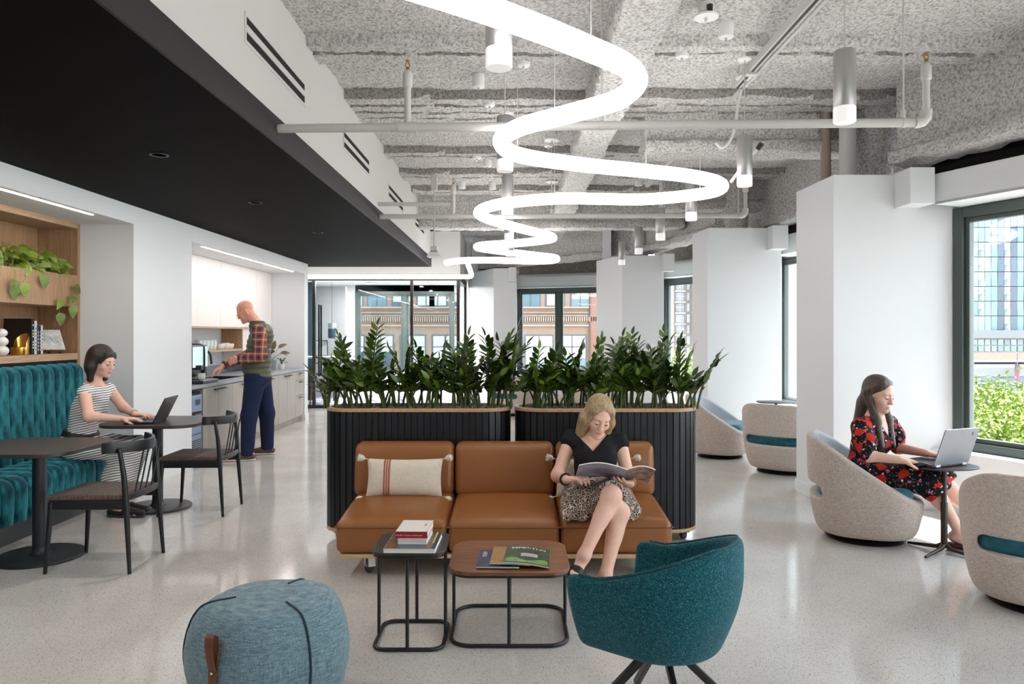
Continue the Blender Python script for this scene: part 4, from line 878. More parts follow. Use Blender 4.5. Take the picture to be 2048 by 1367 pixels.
patch(t, R_, -.117, -.06, -.14, .14, .0205, 'mag_photo'); patch(t, R_, -.06, .075, -.14, .14, .0205, 'mag_grey'); patch(t, R_, .075, .1, -.14, .14, .0205, 'mag_photo'); patch(t, R_, .092, .1, -.05, .14, .0208, 'stripe_lime'); patch(t, R_, .1, .117, -.14, .14, .0205, 'book_blue')
t, R_ = slab_book('paperback_book', 'thin white paperback between the picture book and the red-spined book', (-.470, 3.525), .135, .2, .4735, .024, -.03, 'cover_white'); patch(t, R_, -.0675, -.01, -.1005, -.1004, .0, 'book_blue')
t, R_ = slab_book('hardback_book', 'white topped book with a red spine, topmost on the black side table', (-.476, 3.545), .148, .21, .498, .030, -.03, 'book_red', spine='y-')
patch(t, R_, -.074, .074, -.105, .105, .0306, 'cover_white')
text(t, 'ATLAS', .014, R_ @ Matrix.Translation((.05, .02, .031)) @ Matrix.Rotation(PI/2, 4, 'Z'), 'book_red'); text(t, 'HISTORY  A Pattern of Settlements', .0085, R_ @ Matrix.Translation((-.012, -.1062, .013)) @ Matrix.Rotation(PI/2, 4, 'X'), 'cover_white')
def magazine(name, lb, c, w, d, z0, rz, cov, curve):
    t = thing(name, lb, 'magazine', (*c, z0)); R_ = Matrix.Translation((*c, z0)) @ Matrix.Rotation(rz, 4, 'Z'); th = .006
    zf = lambda a: curve[0]+(curve[1]-curve[0])*a+curve[2]*math.sin(PI*a)
    m = MB(); m.grid(lambda a, b: R_ @ Vector((w*(a-.5), d*(b-.5), zf(a)+th)), 16, 4); o = obj('cover', m, cov, t, smooth=True)
    rg_ = [[(R_ @ Vector((w*(i/16-.5), y, zf(i/16)+dz))) for y, dz in ((-d/2, 0), (d/2, 0), (d/2, th-.0004), (-d/2, th-.0004))] for i in range(17)]
    obj('pages', MB().loft(rg_), 'paper', t); return t, R_, zf, th
t, R_, zf, th = magazine('magazine', 'blue-grey magazine lowest on the walnut table', (-.075, 3.575), .20, .27, .3525, -.03, 'mag_blue', (.006, .006, 0)); text(t, 'FORM', .03, R_ @ Matrix.Translation((-.07, .06, .0126)) @ Matrix.Rotation(PI/2, 4, 'Z'), 'paper')
t, R_, zf, th = magazine('magazine', 'tan magazine under the green covered magazine on the walnut table', (-.015, 3.585), .19, .26, .3645, -.05, 'mag_orange', (.006, .001, .002))
t, R_, zf, th = magazine('magazine', 'open-corner magazine with a green garden cover, topmost on the walnut table', (.062, 3.575), .215, .275, .372, -.07, 'mag_green', (.008, -.012, .006))
P2 = lambda x, y: R_ @ Matrix.Translation((x, y, zf(x/.215+.5)+th+.0006))
for k, ch in enumerate('ESPEDITION'): x = -.074+.0165*k; text(t, ch, .034, P2(x, .105-.012*math.sin(PI*k/9)*-1-.012) @ Matrix.Rotation(.0, 4, 'Z'), 'paper')
m = MB(); m.grid(lambda a, b: R_ @ Vector((-.03+.08*a, -.03+.05*b-.02*(a-.5)**2, zf((-.03+.08*a)/.215+.5)+th+.0007)), 6, 2); obj('cover_print', m, 'house_grey', t)
m = MB(); m.grid(lambda a, b: R_ @ Vector((-.10+.2*a, -.125+.05*b*(1+.4*math.sin(a*9)), zf((-.10+.2*a)/.215+.5)+th+.0006)), 10, 2); obj('cover_print', m, 'mag_lawn', t)
# ---- pouf
PC = Vector((-.921, 2.80, 0)); t = thing('pouf', 'blue-grey upholstered drum pouf with a leather strap handle', 'pouf', PC)
prof = [(0, .02), (.20, .02), (.225, .03), (.25, .07), (.278, .15), (.294, .23), (.296, .29), (.286, .35), (.268, .40), (.246, .432), (.225, .447), (.19, .456), (.12, .463), (.06, .466), (0, .467)]
def pr(r, z, ph):  # five soft corners
    return PC+Vector((r*math.cos(ph), r*math.sin(ph), z))*1.0*Vector((1, 1, 1)).x*(1) if r < .01 else PC+Vector((r*(1+.028*math.cos(5*(ph+.3)))*math.cos(ph), r*(1+.028*math.cos(5*(ph+.3)))*math.sin(ph), z))
m = MB(); ns = 80; rings = [[pr(max(r, .0005), z, 2*PI*k/ns) for k in range(ns)] for r, z in prof]; m.loft(rings); obj('body', m, 'pouf_cloth', t, smooth=True)
for ph in (-.78, -.78+2*PI/3, -.78-2*PI/3):
    pts = []
    for i, (r, z) in enumerate(prof[1:-2]):
        pts.append(pr(r+.001, z, ph)+Vector((0, 0, .001)))
    obj('piping', MB().tube(bez(pts, 4), .0042, 8), 'pouf_piping', t, smooth=True)
ph = -1.93; ra = Vector((math.cos(ph), math.sin(ph), 0)); tg = Vector((-ra.y, ra.x, 0)); sr = lambda z: np.interp(z, [p[1] for p in prof[1:11]], [p[0] for p in prof[1:11]])
def strip(pts, w, th=.003):   # leather strap through (radial, z) points
    rings = []
    for i, (r, z) in enumerate(pts):
        a = pts[max(i-1, 0)]; b = pts[min(i+1, len(pts)-1)]; d = Vector((b[0]-a[0], b[1]-a[1])).normalized(); n_ = ra*d.y-Vector((0, 0, d.x)); c = PC+ra*r+Vector((0, 0, z)); rings.append([c-tg*w/2, c+tg*w/2, c+tg*w/2+n_*th, c-tg*w/2+n_*th])
    return MB().loft(rings)
pts = [(sr(z)+.003, z) for z in np.linspace(.19, .30, 8)]+[(sr(.34)+.006, .34), (sr(.38)+.012, .385), (sr(.40)+.024, .418), (sr(.40)+.040, .430), (sr(.40)+.052, .420), (sr(.38)+.048, .39), (sr(.34)+.028, .345)]+[(sr(z)+.0095, z) for z in np.linspace(.30, .19, 8)]
sp_ = obj('strap', strip(pts, .033), 'tan_leather', t, bevel=.001)
for z in (.205, .295):
    c = PC+ra*(sr(z)+.0125)+Vector((0, 0, z)); obj('rivet', MB().tube([c, c+ra*.002, c+ra*.004], [.0055, .005, .0025], 12), 'brass' if 0 else 'chrome', sp_, smooth=True)
# ---- teal armchair
def arm_sdf(X, Y, Z):
    L_ = .25; t_ = np.clip((Z-.30)/.30, 0, 1); R0 = .20+.088*np.sin(t_*PI/2)
    dx = np.maximum(X, 0)*0+np.minimum(X, 0)*1.0; d = np.sqrt(dx*dx+Y*Y)
    out = d-R0; inn = d-(R0-.042)
    zt = .590+.125*np.clip((.12-X)/.36, 0, 1)**1.2+0*Y
    q = smax(out, Z-zt, .035); q = smax(q, .305-Z+.0*X, .03); q = smax(q, X-L_-.03*(Z-.45), .05)
    cav = smax(inn, .385-Z, .03); q = smax(q, -cav, .018); return q
V, Fq = sdf_mesh('shell', arm_sdf, (-.34, -.34, .25), (.34, .34, .78), .010)
CT = Vector((.545, 2.73, 0)); CF = math.radians(142); t = thing('armchair', 'teal woven tub armchair with black splayed legs, seen from behind in the foreground', 'armchair', (0, 0, 0))
me = npmesh('shell', V, Fq); obj('shell', None, 'teal_weave', t, me=me)
obj('seat_cushion', MB().rbox(-.165, .225, -.19, .19, .39, .455, .03, 4, 6), 'teal_weave', t, smooth=True)
pp = []
for k in range(41):
    a = PI/2+PI*k/40; pp.append((.286*math.cos(a), .286*math.sin(a)))
rim = [(x, .268) for x in (.19, .16, .12, .06)]+[(.268*math.cos(PI/2+PI*k/24), .268*math.sin(PI/2+PI*k/24)) for k in range(25)]+[(x, -.268) for x in (.06, .12, .16, .19)]
obj('piping', MB().tube([(x, y, .592+.125*max(0, min(1, (.12-x)/.36))**1.2) for x, y in rim], .004, 6), 'teal_weave', t, smooth=True)
obj('hub', MB().lathe([(0, .27), (.06, .27), (.09, .30), (.09, .315), (0, .315)], (0, 0, 0), 20), 'black_metal', t, smooth=True)
for a in (45, 135, 225, 315):
    a = math.radians(a); d = Vector((math.cos(a), math.sin(a), 0)); obj('leg', MB().bar(d*.04+Vector((0, 0, .292)), d*.335+Vector((0, 0, .004)), .022, .03), 'black_metal', t, bevel=.004)
t.location = CT; t.rotation_euler = (0, 0, CF)
# ---- beige swivel tub chairs
def tub_sdf(X, Y, Z):
    n = 2.7; q = (np.abs(X/.99)**n+np.abs(Y)**n)**(1/n)
    R0 = np.interp(Z, [.03, .06, .12, .22, .34, .5, .75], [.29, .318, .340, .362, .378, .388, .392])
    out = q-R0; zt = np.interp(X, [-.5, -.32, -.2, .3, .5], [.735, .725, .66, .325, .26]); zt = zt-.05*np.clip(np.abs(Y)-.2, 0, 1)
    d = smax(out, (Z-zt)*.85, .03); d = smax(d, .045-Z, .05)
    cav = smax(q-(R0-.062), .29-Z, .05); d = smax(d, -cav, .02)
    sl_ = np.maximum(np.abs(Z-.352)-.042, np.abs(Y)-.275); sl_ = smax(sl_, X+.10, .02); sl_ = smax(np.abs(Z-.352)-.046, np.maximum(np.abs(Y)-.285, X+.1), .05)
    return smax(d, -sl_, .015)
V, Fq = sdf_mesh('shell', tub_sdf, (-.48, -.48, .0), (.48, .48, .8), .0105)
tub_me = npmesh('shell', V, Fq); tub_me.materials.append(M['beige_weave']); tub_me.materials.append(M['grey_lining'])
c = np.zeros(len(tub_me.polygons)*3); tub_me.polygons.foreach_get('center', c); c = c.reshape(-1, 3)
qq = (np.abs(c[:, 0]/.99)**2.7+np.abs(c[:, 1])**2.7)**(1/2.7); R0 = np.interp(c[:, 2], [.03, .06, .12, .22, .34, .5, .75], [.29, .318, .340, .362, .378, .388, .392])
tub_me.polygons.foreach_set('material_index', ((qq < R0-.045) & (c[:, 2] > .2)).astype(np.int32))
tub = thing('tub_chair', 'beige woven tub chair the laptop woman sits in, by the white pier', 'chair', (0, 0, 0), group=None)
o = bpy.data.objects.new('shell', tub_me); COL.objects.link(o); o.parent = tub
obj('seat_cushion', MB().rbox(-.30, .30, -.315, .315, .285, .405, .055, 5, 6, lambda p: Vector((p.x*(1-.12*(p.y/.315)**2), p.y*(1-.1*(p.x/.3)**2), p.z))), 'teal_cushion', tub, smooth=True)
obj('swivel_base', MB().lathe([(0, 0), (.26, 0), (.265, .006), (.25, .016), (.12, .03), (.12, .06), (0, .06)], (0, 0, 0), 36), 'black_metal', tub, smooth=True)
tub.location = (2.50, 5.28, 0); tub.rotation_euler = (0, 0, math.radians(-22))
for (x, y, a, lb) in ((2.845, 3.98, 54, 'beige woven tub chair seen from behind at the right edge of the view'), (2.83, 7.80, 50, 'beige woven tub chair partly hidden by the white pier, seen from behind'), (2.43, 8.76, -25, 'beige tub chair just beyond the right planter end, facing right'), (-.06, 13.2, 60, 'far beige tub chair glimpsed between the two planters'), (1.05, 12.6, 150, 'far beige tub chair hidden behind the right planter leaves')):
    dup(tub, (x, y, 0), math.radians(a), lb)
# ---- laptop side tables
def laptop_table(x, y, zt, yaw, lb):
    t = thing('side_table', lb, 'table', (x, y, 0)); R_ = Matrix.Translation((x, y, 0)) @ Matrix.Rotation(yaw, 4, 'Z')
    poly = [(-.21, -.10), (.05, -.16), (.21, -.10), (.23, .10), (.05, .17), (-.2, .15)]
    sm = []
    n = len(poly)
    for i in range(n):
        a, b, c = Vector(poly[i-1]), Vector(poly[i]), Vector(poly[(i+1) % n]); p, q = b.lerp(a, .38), b.lerp(c, .38)
        for k in range(7): s = k/6; sm.append(tuple((p*(1-s)**2+b*2*s*(1-s)+q*s*s)))
    m = MB().prism(sm, zt-.012, zt); m.v = [tuple(R_ @ Vector(v)) for v in m.v]; obj('tabletop', m, 'charcoal', t, bevel=.004)
    obj('column', MB().tube([(x, y, .05), (x, y, .33), (x, y, .335), (x, y, zt-.01)], [.021, .021, .016, .016], 14), 'bronze', t, smooth=True)
    for a in (20, 110, 200, 290):
        a = math.radians(a)+yaw; d = Vector((math.cos(a), math.sin(a), 0)); c = Vector((x, y, 0)); obj('foot', MB().tube([c+Vector((0, 0, .055)), c+d*.05+Vector((0, 0, .03)), c+d*.24+Vector((0, 0, .010))], [.02, .014, .009], 8), 'bronze', t, smooth=True)
laptop_table(2.845, 4.90, .575, .25, 'small dark pedestal table under the silver laptop')
laptop_table(3.02, 8.55, .66, 0, 'small dark pedestal table by the middle window, behind the pier')
# ---- cafe tables and chairs by the booth seat
def cafe_table(x0, x1, y0, y1, cx, cy, lb):
    t = thing('cafe_table', lb, 'table', (cx, cy, 0))
    obj('tabletop', MB().prism(rrect(x0, x1, y0, y1, .17, 12), .715, .74), 'tabletop', t, bevel=.004)
    obj('column', MB().tube([(cx, cy, .02), (cx, cy, .715)], .042, 20), 'charcoal', t, smooth=True)
    obj('flare', MB().lathe([(.075, .022), (.055, .028), (.045, .045), (.0425, .07)], (cx, cy, 0), 24), 'charcoal', t, smooth=True)
    obj('base', MB().lathe([(0, 0), (.262, 0), (.265, .006), (.262, .016), (.25, .021), (.06, .024), (0, .024)], (cx, cy, 0), 48), 'charcoal', t, smooth=True)
    obj('top_plate', MB().box(cx-.12, cx+.12, cy-.12, cy+.12, .705, .715), 'charcoal', t)
cafe_table(-3.44, -2.675, 4.34, 5.06, -3.08, 4.80, 'nearer dark cafe table with a round pedestal base, at the left edge')
cafe_table(-3.26, -2.50, 5.68, 6.38, -2.97, 6.16, 'farther dark cafe table holding the black laptop')
ch = thing('dining_chair', 'nearer black spindle-back chair with a brown tweed seat', 'chair', (0, 0, 0), group='black spindle-back chairs')
def rib(poly_fn, n): return [poly_fn(i/n) for i in range(n+1)]
for sy in (-1, 1):
    obj('leg', MB().tube([(-.255, sy*.215, 0), (-.225, sy*.20, .43)], [.011, .018], 12), 'black_metal', ch, smooth=True)
    obj('leg', MB().tube([(.255, sy*.215, 0), (.225, sy*.20, .45), (.215, sy*.207, .60), (.195, sy*.218, .755)], [.011, .018, .016, .012], 12), 'black_metal', ch, smooth=True)
m = MB(); m.box(-.235, -.21, -.2, .2, .385, .44).box(-.235, .23, -.212, -.188, .385, .44).box(-.235, .23, .188, .212, .385, .44); obj('apron', m, 'black_metal', ch, bevel=.004)
obj('back_stretcher', MB().tube([(.225+.02*(1-(y/.2)**2), y, .455) for y in np.linspace(-.2, .2, 11)], .022, 10, sq=.5, up=(1, 0, 0)), 'black_metal', ch, smooth=True)
obj('crest_rail', MB().loft([[(.27-.15*(y/.255)**2+dx, y, .755+dz+.006*(y/.25)**2) for dx, dz in ((-.011, -.033), (.011, -.033), (.014, 0), (.010, .032), (-.010, .032), (-.014, 0))] for y in np.linspace(-.255, .255, 17)]), 'black_metal', ch, smooth=True)
for y in (-.10, -.04, .03, .10): obj('spindle', MB().tube([(.24, y-.025, .46), (.262, y+.045, .73)], .0055, 8), 'black_metal', ch, smooth=True)
def sfn(p):
    q = p.copy(); k = (p.x+.24)/.46; q.y *= 1.0-.06*k
    if p.z > .455: q.z += .012*(1-(p.y/.22)**2)*math.sin(PI*max(0, min(1, k)))
    return q
obj('seat', MB().rbox(-.245, .215, -.222, .222, .44, .474, .016, 3, 8, sfn), 'seat_tweed', ch, smooth=True)
ch.location = (-2.575, 4.675, 0)
dup(ch, (-2.565, 6.06, 0), .02, 'farther black spindle-back chair with a brown tweed seat, near the standing man')
# ---- booth seat with vertical channels
bq = thing('booth_seat', 'teal velvet channel-tufted booth seat along the left wall', 'bench', (-3.65, 5, 0))
P_ = .14; y1 = 6.62
def chan(prof, name):
    n = 8; rings = []
    for i in range(len(prof)):
        a = Vector(prof[max(i-1, 0)]); b = Vector(prof[min(i+1, len(prof)-1)]); d = (b-a).normalized(); nn = Vector((d.y, -d.x)); p = Vector(prof[i])
        rings.append([Vector((p.x+nn.x*h_, (k/n-.5)*P_*.985, p.y+nn.y*h_)) for k in range(n+1) for h_ in [.030*math.sqrt(max(0, 1-(2*k/n-1)**2))-.004]]+[Vector((p.x-nn.x*.03, .07, p.y-nn.y*.03)), Vector((p.x-nn.x*.03, -.07, p.y-nn.y*.03))])
    me = MB().loft(rings).mesh(name); me.materials.append(M['velvet']); me.shade_smooth(); return me
arc = lambda cx, cz, r, a0, a1, n=7: [(cx+r*math.cos(math.radians(a0+(a1-a0)*i/n)), cz+r*math.sin(math.radians(a0+(a1-a0)*i/n))) for i in range(n+1)]
bm_ = chan([(-3.845, .42), (-3.85, .6), (-3.86, .8), (-3.868, 1.0), (-3.872, 1.10)]+arc(-3.942, 1.11, .07, 5, 170), 'back_channel')
bm_ = None
def chan2(prof, name, inward):
    """prof runs so that outward is on its left when inward=+1"""
    n = 8; rings = []
    for i in range(len(prof)):
        a = Vector(prof[max(i-1, 0)]); b = Vector(prof[min(i+1, len(prof)-1)]); d = (b-a).normalized(); nn = Vector((d.y, -d.x))*inward; p = Vector(prof[i]); r_ = []
        for k in range(n+1): h_ = .032*math.sqrt(max(0, 1-(2*k/n-1)**2))-.006; r_.append(Vector((p.x+nn.x*h_, (k/n-.5)*P_*.99, p.y+nn.y*h_)))
        r_ += [Vector((p.x-nn.x*.03, .068, p.y-nn.y*.03)), Vector((p.x-nn.x*.03, -.068, p.y-nn.y*.03))]; rings.append(r_)
    me = MB().loft(rings).mesh(name); me.materials.append(M['velvet']); me.shade_smooth(); return me
bme = chan2([(-3.83, .40), (-3.84, .6), (-3.85, .8), (-3.858, 1.0), (-3.86, 1.09)]+arc(-3.925, 1.10, .065, 0, 175), 'back_channel', 1)
sme = chan2([(-3.445, .145), (-3.435, .25), (-3.435, .36)]+arc(-3.505, .365, .07, 0, 90)+[(-3.65, .438), (-3.86, .43)], 'seat_channel', 1)
for k in range(33):
    y = y1-.07-P_*k
    if y < 2.2: break
    inst('back_channel', bme, bq, Matrix.Translation((0, y, 0))); inst('seat_channel', sme, bq, Matrix.Translation((0, y, 0)))
obj('plinth', MB().box(-3.9, -3.475, 2.1, y1, 0, .135), 'charcoal', bq)
obj('seat_core', MB().box(-3.9, -3.47, 2.1, y1-.004, .135, .40), 'velvet', bq); obj('back_core', MB().box(-3.965, -3.88, 2.1, y1-.004, .135, 1.12), 'velvet', bq)
# ================================================================== BOOKCASE OVER THE BOOTH SEAT
bc = thing('bookcase', 'built-in oak bookcase with a plant trough above the booth seat', 'bookcase', (-4.15, 5, 0))
obj('side_panel', MB().box(-4.36, -3.975, 6.735, 6.77, 0, 2.45), 'oak', bc, bevel=.002)
obj('back_panel', MB().box(-4.36, -4.34, 2.0, 6.735, 1.1, 2.45), 'oak', bc)
obj('top_panel', MB().box(-4.34, -3.975, 2.0, 6.735, 2.40, 2.45), 'oak_flat', bc, bevel=.002)
obj('trough_front', MB().box(-4.0, -3.978, 2.0, 6.735, 1.69, 1.975), 'oak', bc, bevel=.002)
obj('trough_floor', MB().box(-4.34, -4.0, 2.0, 6.735, 1.69, 1.715), 'oak_flat', bc)
obj('trough_soil', MB().box(-4.338, -4.002, 2.0, 6.73, 1.86, 1.90), 'soil', bc)
obj('shelf', MB().box(-4.34, -3.975, 2.0, 6.735, 1.212, 1.27), 'oak_flat', bc, bevel=.002)
obj('kick_panel', MB().box(-4.0, -3.985, 2.0, 6.735, .9, 1.212), 'dark_void', bc)
# books standing, spines to the room
bk = thing('hardback_book', 'big black book standing on the oak shelf, its cover to the camera', 'book', (-4.21, 6.30, 1.27))
obj('cover', MB().box(-4.325, -4.095, 6.275, 6.312, 1.27, 1.575), 'book_black', bk, bevel=.003); obj('pages', MB().box(-4.327, -4.1, 6.28, 6.307, 1.275, 1.576), 'paper', bk)
for k in range(9): obj('lettering', MB().box(-4.0945, -4.0935, 6.287, 6.300, 1.32+k*.024, 1.334+k*.024), 'paper', bk) if k % 4 != 3 else None
for y, w, h, c, lb in ((6.315, .030, .285, 'book_white', 'white spined book right of the big black book on the shelf'), (6.348, .026, .25, 'book_blue', 'dark blue spined book between two white spined books'), (6.377, .022, .245, 'book_black', 'slim black spined book, second from the right in the shelf row'), (6.401, .026, .25, 'book_white', 'white spined book at the right end of the shelf row')):
    b_ = thing('hardback_book', lb, 'book', (-4.2, y+w/2, 1.27))
    obj('cover', MB().box(-4.32, -4.095, y, y+w, 1.27, 1.27+h), c, b_, bevel=.002); obj('pages', MB().box(-4.322, -4.1, y+.003, y+w-.003, 1.273, 1.271+h), 'paper', b_)
    for k in range(int(h/.03)-2): obj('lettering', MB().box(-4.0945, -4.0935, y+w*.35, y+w*.65, 1.30+k*.03, 1.318+k*.03), 'book_black' if c == 'book_white' else 'paper', b_)
# gold ornament
g = thing('gold_ornament', 'gold cylinder ornament with an upright rounded back on the oak shelf', 'ornament', (-4.05, 6.06, 1.27))
obj('base', MB().lathe([(0, 1.27), (.062, 1.27), (.064, 1.275), (.064, 1.335), (.058, 1.338), (.052, 1.33), (0, 1.328)], (-4.05, 6.06, 0), 32), 'gold', g, smooth=True)
rings = []
for k in range(25):
    a = math.radians(0+180*k/24)+math.radians(-15); h = .03+.085*math.sin(math.radians(180*k/24))**.6; r0, r1 = .057, .064; ca, sa = math.cos(a), math.sin(a); z = 1.335
    rings.append([(-4.05+r0*ca, 6.06+r0*sa, z), (-4.05+r1*ca, 6.06+r1*sa, z), (-4.05+r1*ca, 6.06+r1*sa, z+h), (-4.05+r0*ca, 6.06+r0*sa, z+h)])
obj('back', MB().loft(rings), 'gold', g, smooth=True)
# print on a dark stand
pr_ = thing('framed_print', 'pale line drawing tilted on a dark wooden stand on the oak shelf', 'print', (-4.08, 6.55, 1.27))
c = Vector((-4.085, 6.52, 1.392)); ax = Vector((.94, .34, 0)).normalized(); up_ = (Vector((0, 0, 1))+Vector((-.40, .16, 0))).normalized(); up_ = (up_-ax*0).normalized(); nn = ax.cross(up_)
obj('panel', MB().obox(c, ax, nn, up_, .09, .006, .095), 'print', pr_, bevel=.001)
rg = random.Random(5); m = MB()
for k in range(7):
    p = [c-nn*-.0068*1+ax*x+up_*(rg.uniform(-.03, .03)+.02*math.sin(x*40+k)) for x in np.linspace(-.075, .075, 9)]; m.tube(p, .0008, 4)
obj('drawing', m, 'grey_pot', pr_)
m = MB()
for s in (-.045, .045): a = c-up_*.095+ax*s; m.bar(a-nn*-.03+Vector((0, 0, -.018)), a+nn*-.07+Vector((0, 0, -.018)), .018, .018); m.bar(a-nn*-.02, a-nn*-.02+Vector((0, 0, .02)), .016, .014)
obj('stand', m, 'bronze', pr_, bevel=.002)
sc = thing('stacked_ornament', 'white ornament of stacked rounded lobes at the left edge of the shelf', 'ornament', (-4.04, 5.83, 1.27))
m = MB()
for z, r in ((1.312, .05), (1.385, .046), (1.452, .04)): m.lathe([(r*math.cos(a), z+r*.86*math.sin(a)) if abs(math.cos(a)) > .01 else (0, z+r*.86*math.sin(a)) for a in np.linspace(-PI/2, PI/2, 11)], (-4.04, 5.83, 0), 20)
obj('body', m, 'ceramic', sc, smooth=True)
# ---- pothos in the trough
PL = [leafmesh('leaf', 1, .74, .22, .25, 'leaf_pothos', 6, .6), leafmesh('leaf', 1, .66, .4, .4, 'leaf_pothos', 6, .6)]
def pothos(y, lb, n, rg, trail=()):
    base = Vector((-4.13, y, 1.90)); t = thing('pothos', lb, 'plant', base, group=None)
    for k in range(n):
        az = rg.uniform(-1.9, 1.9); L_ = rg.uniform(.12, .30); p0 = base+Vector((rg.uniform(-.05, .06), rg.uniform(-.12, .12), 0)); d = Vector((math.cos(az), math.sin(az)*.9, 0)); el = rg.uniform(.5, 1.5)
        p1 = p0+d*L_*.5*math.cos(el)+Vector((0, 0, L_*.8*math.sin(el)+.06)); p2 = p0+d*L_*(.6+.6*math.cos(el))+Vector((0, 0, L_*.75*math.sin(el)+.03))
        p1.x = min(p1.x, -4.04); p2.x = min(p2.x, -4.03); p1.y = min(p1.y, 6.58); p2.y = min(p2.y, 6.54); d.y = min(d.y, .25) if p2.y > 6.35 else d.y
        st = obj('stem', MB().tube(bez([p0, p1, p2], 4), .0022, 5), 'stem_pothos', t, smooth=True)
        sz = rg.uniform(.075, .13); dr = (d*.6+Vector((.35, -.1, rg.uniform(-1.1, .25)))).normalized()
        inst('leaf', PL[rg.randrange(2)], st, Matrix.Translation(p2) @ frame(dr, Vector((.7, -.75, .55))+Vector((rg.uniform(-.4, .4), rg.uniform(-.4, .4), rg.uniform(-.2, .5)))) @ Matrix.Scale(sz, 4))
    for (yy, dz, lv) in trail:
        pts = [base, Vector((-4.02, yy, 2.0)), Vector((-3.955, yy+.01, 1.96)), Vector((-3.95, yy+.03, 1.96-dz*.5)), Vector((-3.95, yy+.0, 1.96-dz))]
        pb = bez(pts, 6); st = obj('stem', MB().tube(pb, .002, 5), 'stem_pothos', t, smooth=True)
        for q in range(lv):
            p = pb[len(pb)-1-q*4]; s = (-1)**q; dr = Vector((.35, s*.7, -.6)) if q else Vector((.2, .1, -1)); inst('leaf', PL[q % 2], st, Matrix.Translation(p) @ frame(dr, Vector((1, -.5, .35))) @ Matrix.Scale(.105 if q else .12, 4))
rg = random.Random(21)
pothos(4.55, 'trailing pothos in the oak trough, cut by the left edge of the view', 34, rg)
pothos(5.1, 'trailing pothos in the oak trough, leftmost in view', 46, rg, [(5.45, .02, 1)])
pothos(5.6, 'trailing pothos in the oak trough with a leaf hanging over the front', 48, rg, [(5.83, .13, 2), (5.95, .10, 1)])
pothos(6.05, 'trailing pothos in the oak trough with a tall pale leaf', 48, rg, [(6.2, .02, 1)])
pothos(6.42, 'trailing pothos at the right end of the oak trough with vines hanging low', 46, rg, [(6.42, .33, 2), (6.6, .26, 3)])
# ================================================================== COFFEE COUNTER
ct = thing('countertop', 'grey stone countertop with a sink along the coffee recess', 'countertop', (-3.9, 10.1, .86))
m = MB(); m.box(-4.36, -3.485, 8.0, 9.05, .838, .878).box(-4.36, -3.485, 9.95, 12.27, .838, .878).box(-3.62, -3.485, 9.05, 9.95, .838, .878).box(-4.36, -4.05, 9.05, 9.95, .838, .878)
obj('slab', m, 'counter', ct); obj('backsplash', MB().box(-4.36, -4.34, 8.0, 12.27, .878, .985), 'counter', ct)
m = MB(); m.box(-4.05, -3.62, 9.05, 9.95, .70, .715).box(-4.05, -4.035, 9.05, 9.95, .715, .872).box(-3.635, -3.62, 9.05, 9.95, .715, .872).box(-4.035, -3.635, 9.05, 9.065, .715, .872).box(-4.035, -3.635, 9.935, 9.95, .715, .872); obj('sink_bowl', m, 'charcoal', ct)
fa = thing('faucet', 'black gooseneck faucet behind the sink', 'faucet', (-4.16, 9.7, .878))
obj('spout', MB().tube(bez([(-4.16, 9.75, .878), (-4.16, 9.75, 1.10), (-4.13, 9.73, 1.19), (-4.06, 9.70, 1.215), (-3.98, 9.66, 1.19), (-3.95, 9.64, 1.10), (-3.95, 9.64, 1.05)], 6), .014, 10), 'black_metal', fa, smooth=True)
obj('base', MB().lathe([(0, .878), (.028, .878), (.028, .90), (.018, .905), (0, .905)], (-4.16, 9.75, 0), 16), 'black_metal', fa, smooth=True)
obj('lever', MB().bar((-4.16, 9.78, .93), (-4.12, 9.86, .96), .012, .012), 'black_metal', fa)
def handle(par, y0, y1, z): obj('handle', MB().box(-3.478, -3.448, y0, y1, z, z+.006).box(-3.478, -3.472, y0, y1, z, z+.02), 'black_metal', par)
ys = [8.30, 8.74, 9.18, 9.62, 10.06, 10.50, 10.94, 11.38, 11.82]
od = ['first', 'second', 'third', 'fourth', 'fifth', 'sixth', 'seventh', 'eighth']
for k in range(8):
    a, b = ys[k], ys[k+1]; t = thing('base_cabinet', 'pale wood base cabinet under the counter, %s from the drink cooler' % od[k], 'cabinet', (-3.8, (a+b)/2, 0), group='base cabinets of the coffee counter')
    obj('body', MB().box(-4.3, -3.515, a+.003, b-.003, .1, .70 if 9 < (a+b)/2 < 10 else .836), 'grey_wood', t)
    d = obj('door', MB().box(-3.515, -3.493, a+.003, b-.003, .105, .828), 'grey_wood', t, bevel=.002); handle(d, (b-.17) if k % 2 == 0 else a+.02, (b-.02) if k % 2 == 0 else a+.17, .79)
    obj('toe_kick', MB().box(-3.56, -3.545, a+.003, b-.003, 0, .1), 'grey_wood', t)
t = thing('drawer_cabinet', 'pale wood three drawer unit at the far end of the counter', 'cabinet', (-3.8, 12.04, 0))
obj('body', MB().box(-4.3, -3.515, 11.825, 12.26, 0.1, .836), 'grey_wood', t)
for z0, z1 in ((.105, .44), (.446, .69), (.696, .828)): d = obj('drawer', MB().box(-3.515, -3.493, 11.825, 12.26, z0, z1), 'grey_wood', t, bevel=.002); handle(d, 11.95, 12.13, z1-.035)
obj('toe_kick', MB().box(-3.56, -3.545, 11.825, 12.26, 0, .1), 'grey_wood', t)
t = thing('drink_cooler', 'silver-blue undercounter ice machine with a small display and grille', 'appliance', (-3.8, 8.15, 0))
obj('body', MB().box(-4.25, -3.53, 8.01, 8.295, .08, .79), 'charcoal', t); obj('upper_panel', MB().box(-3.53, -3.497, 8.03, 8.285, .58, .77), 'blue_steel', t, bevel=.01); obj('display', MB().box(-3.4975, -3.495, 8.11, 8.23, .66, .72), 'book_blue', t)
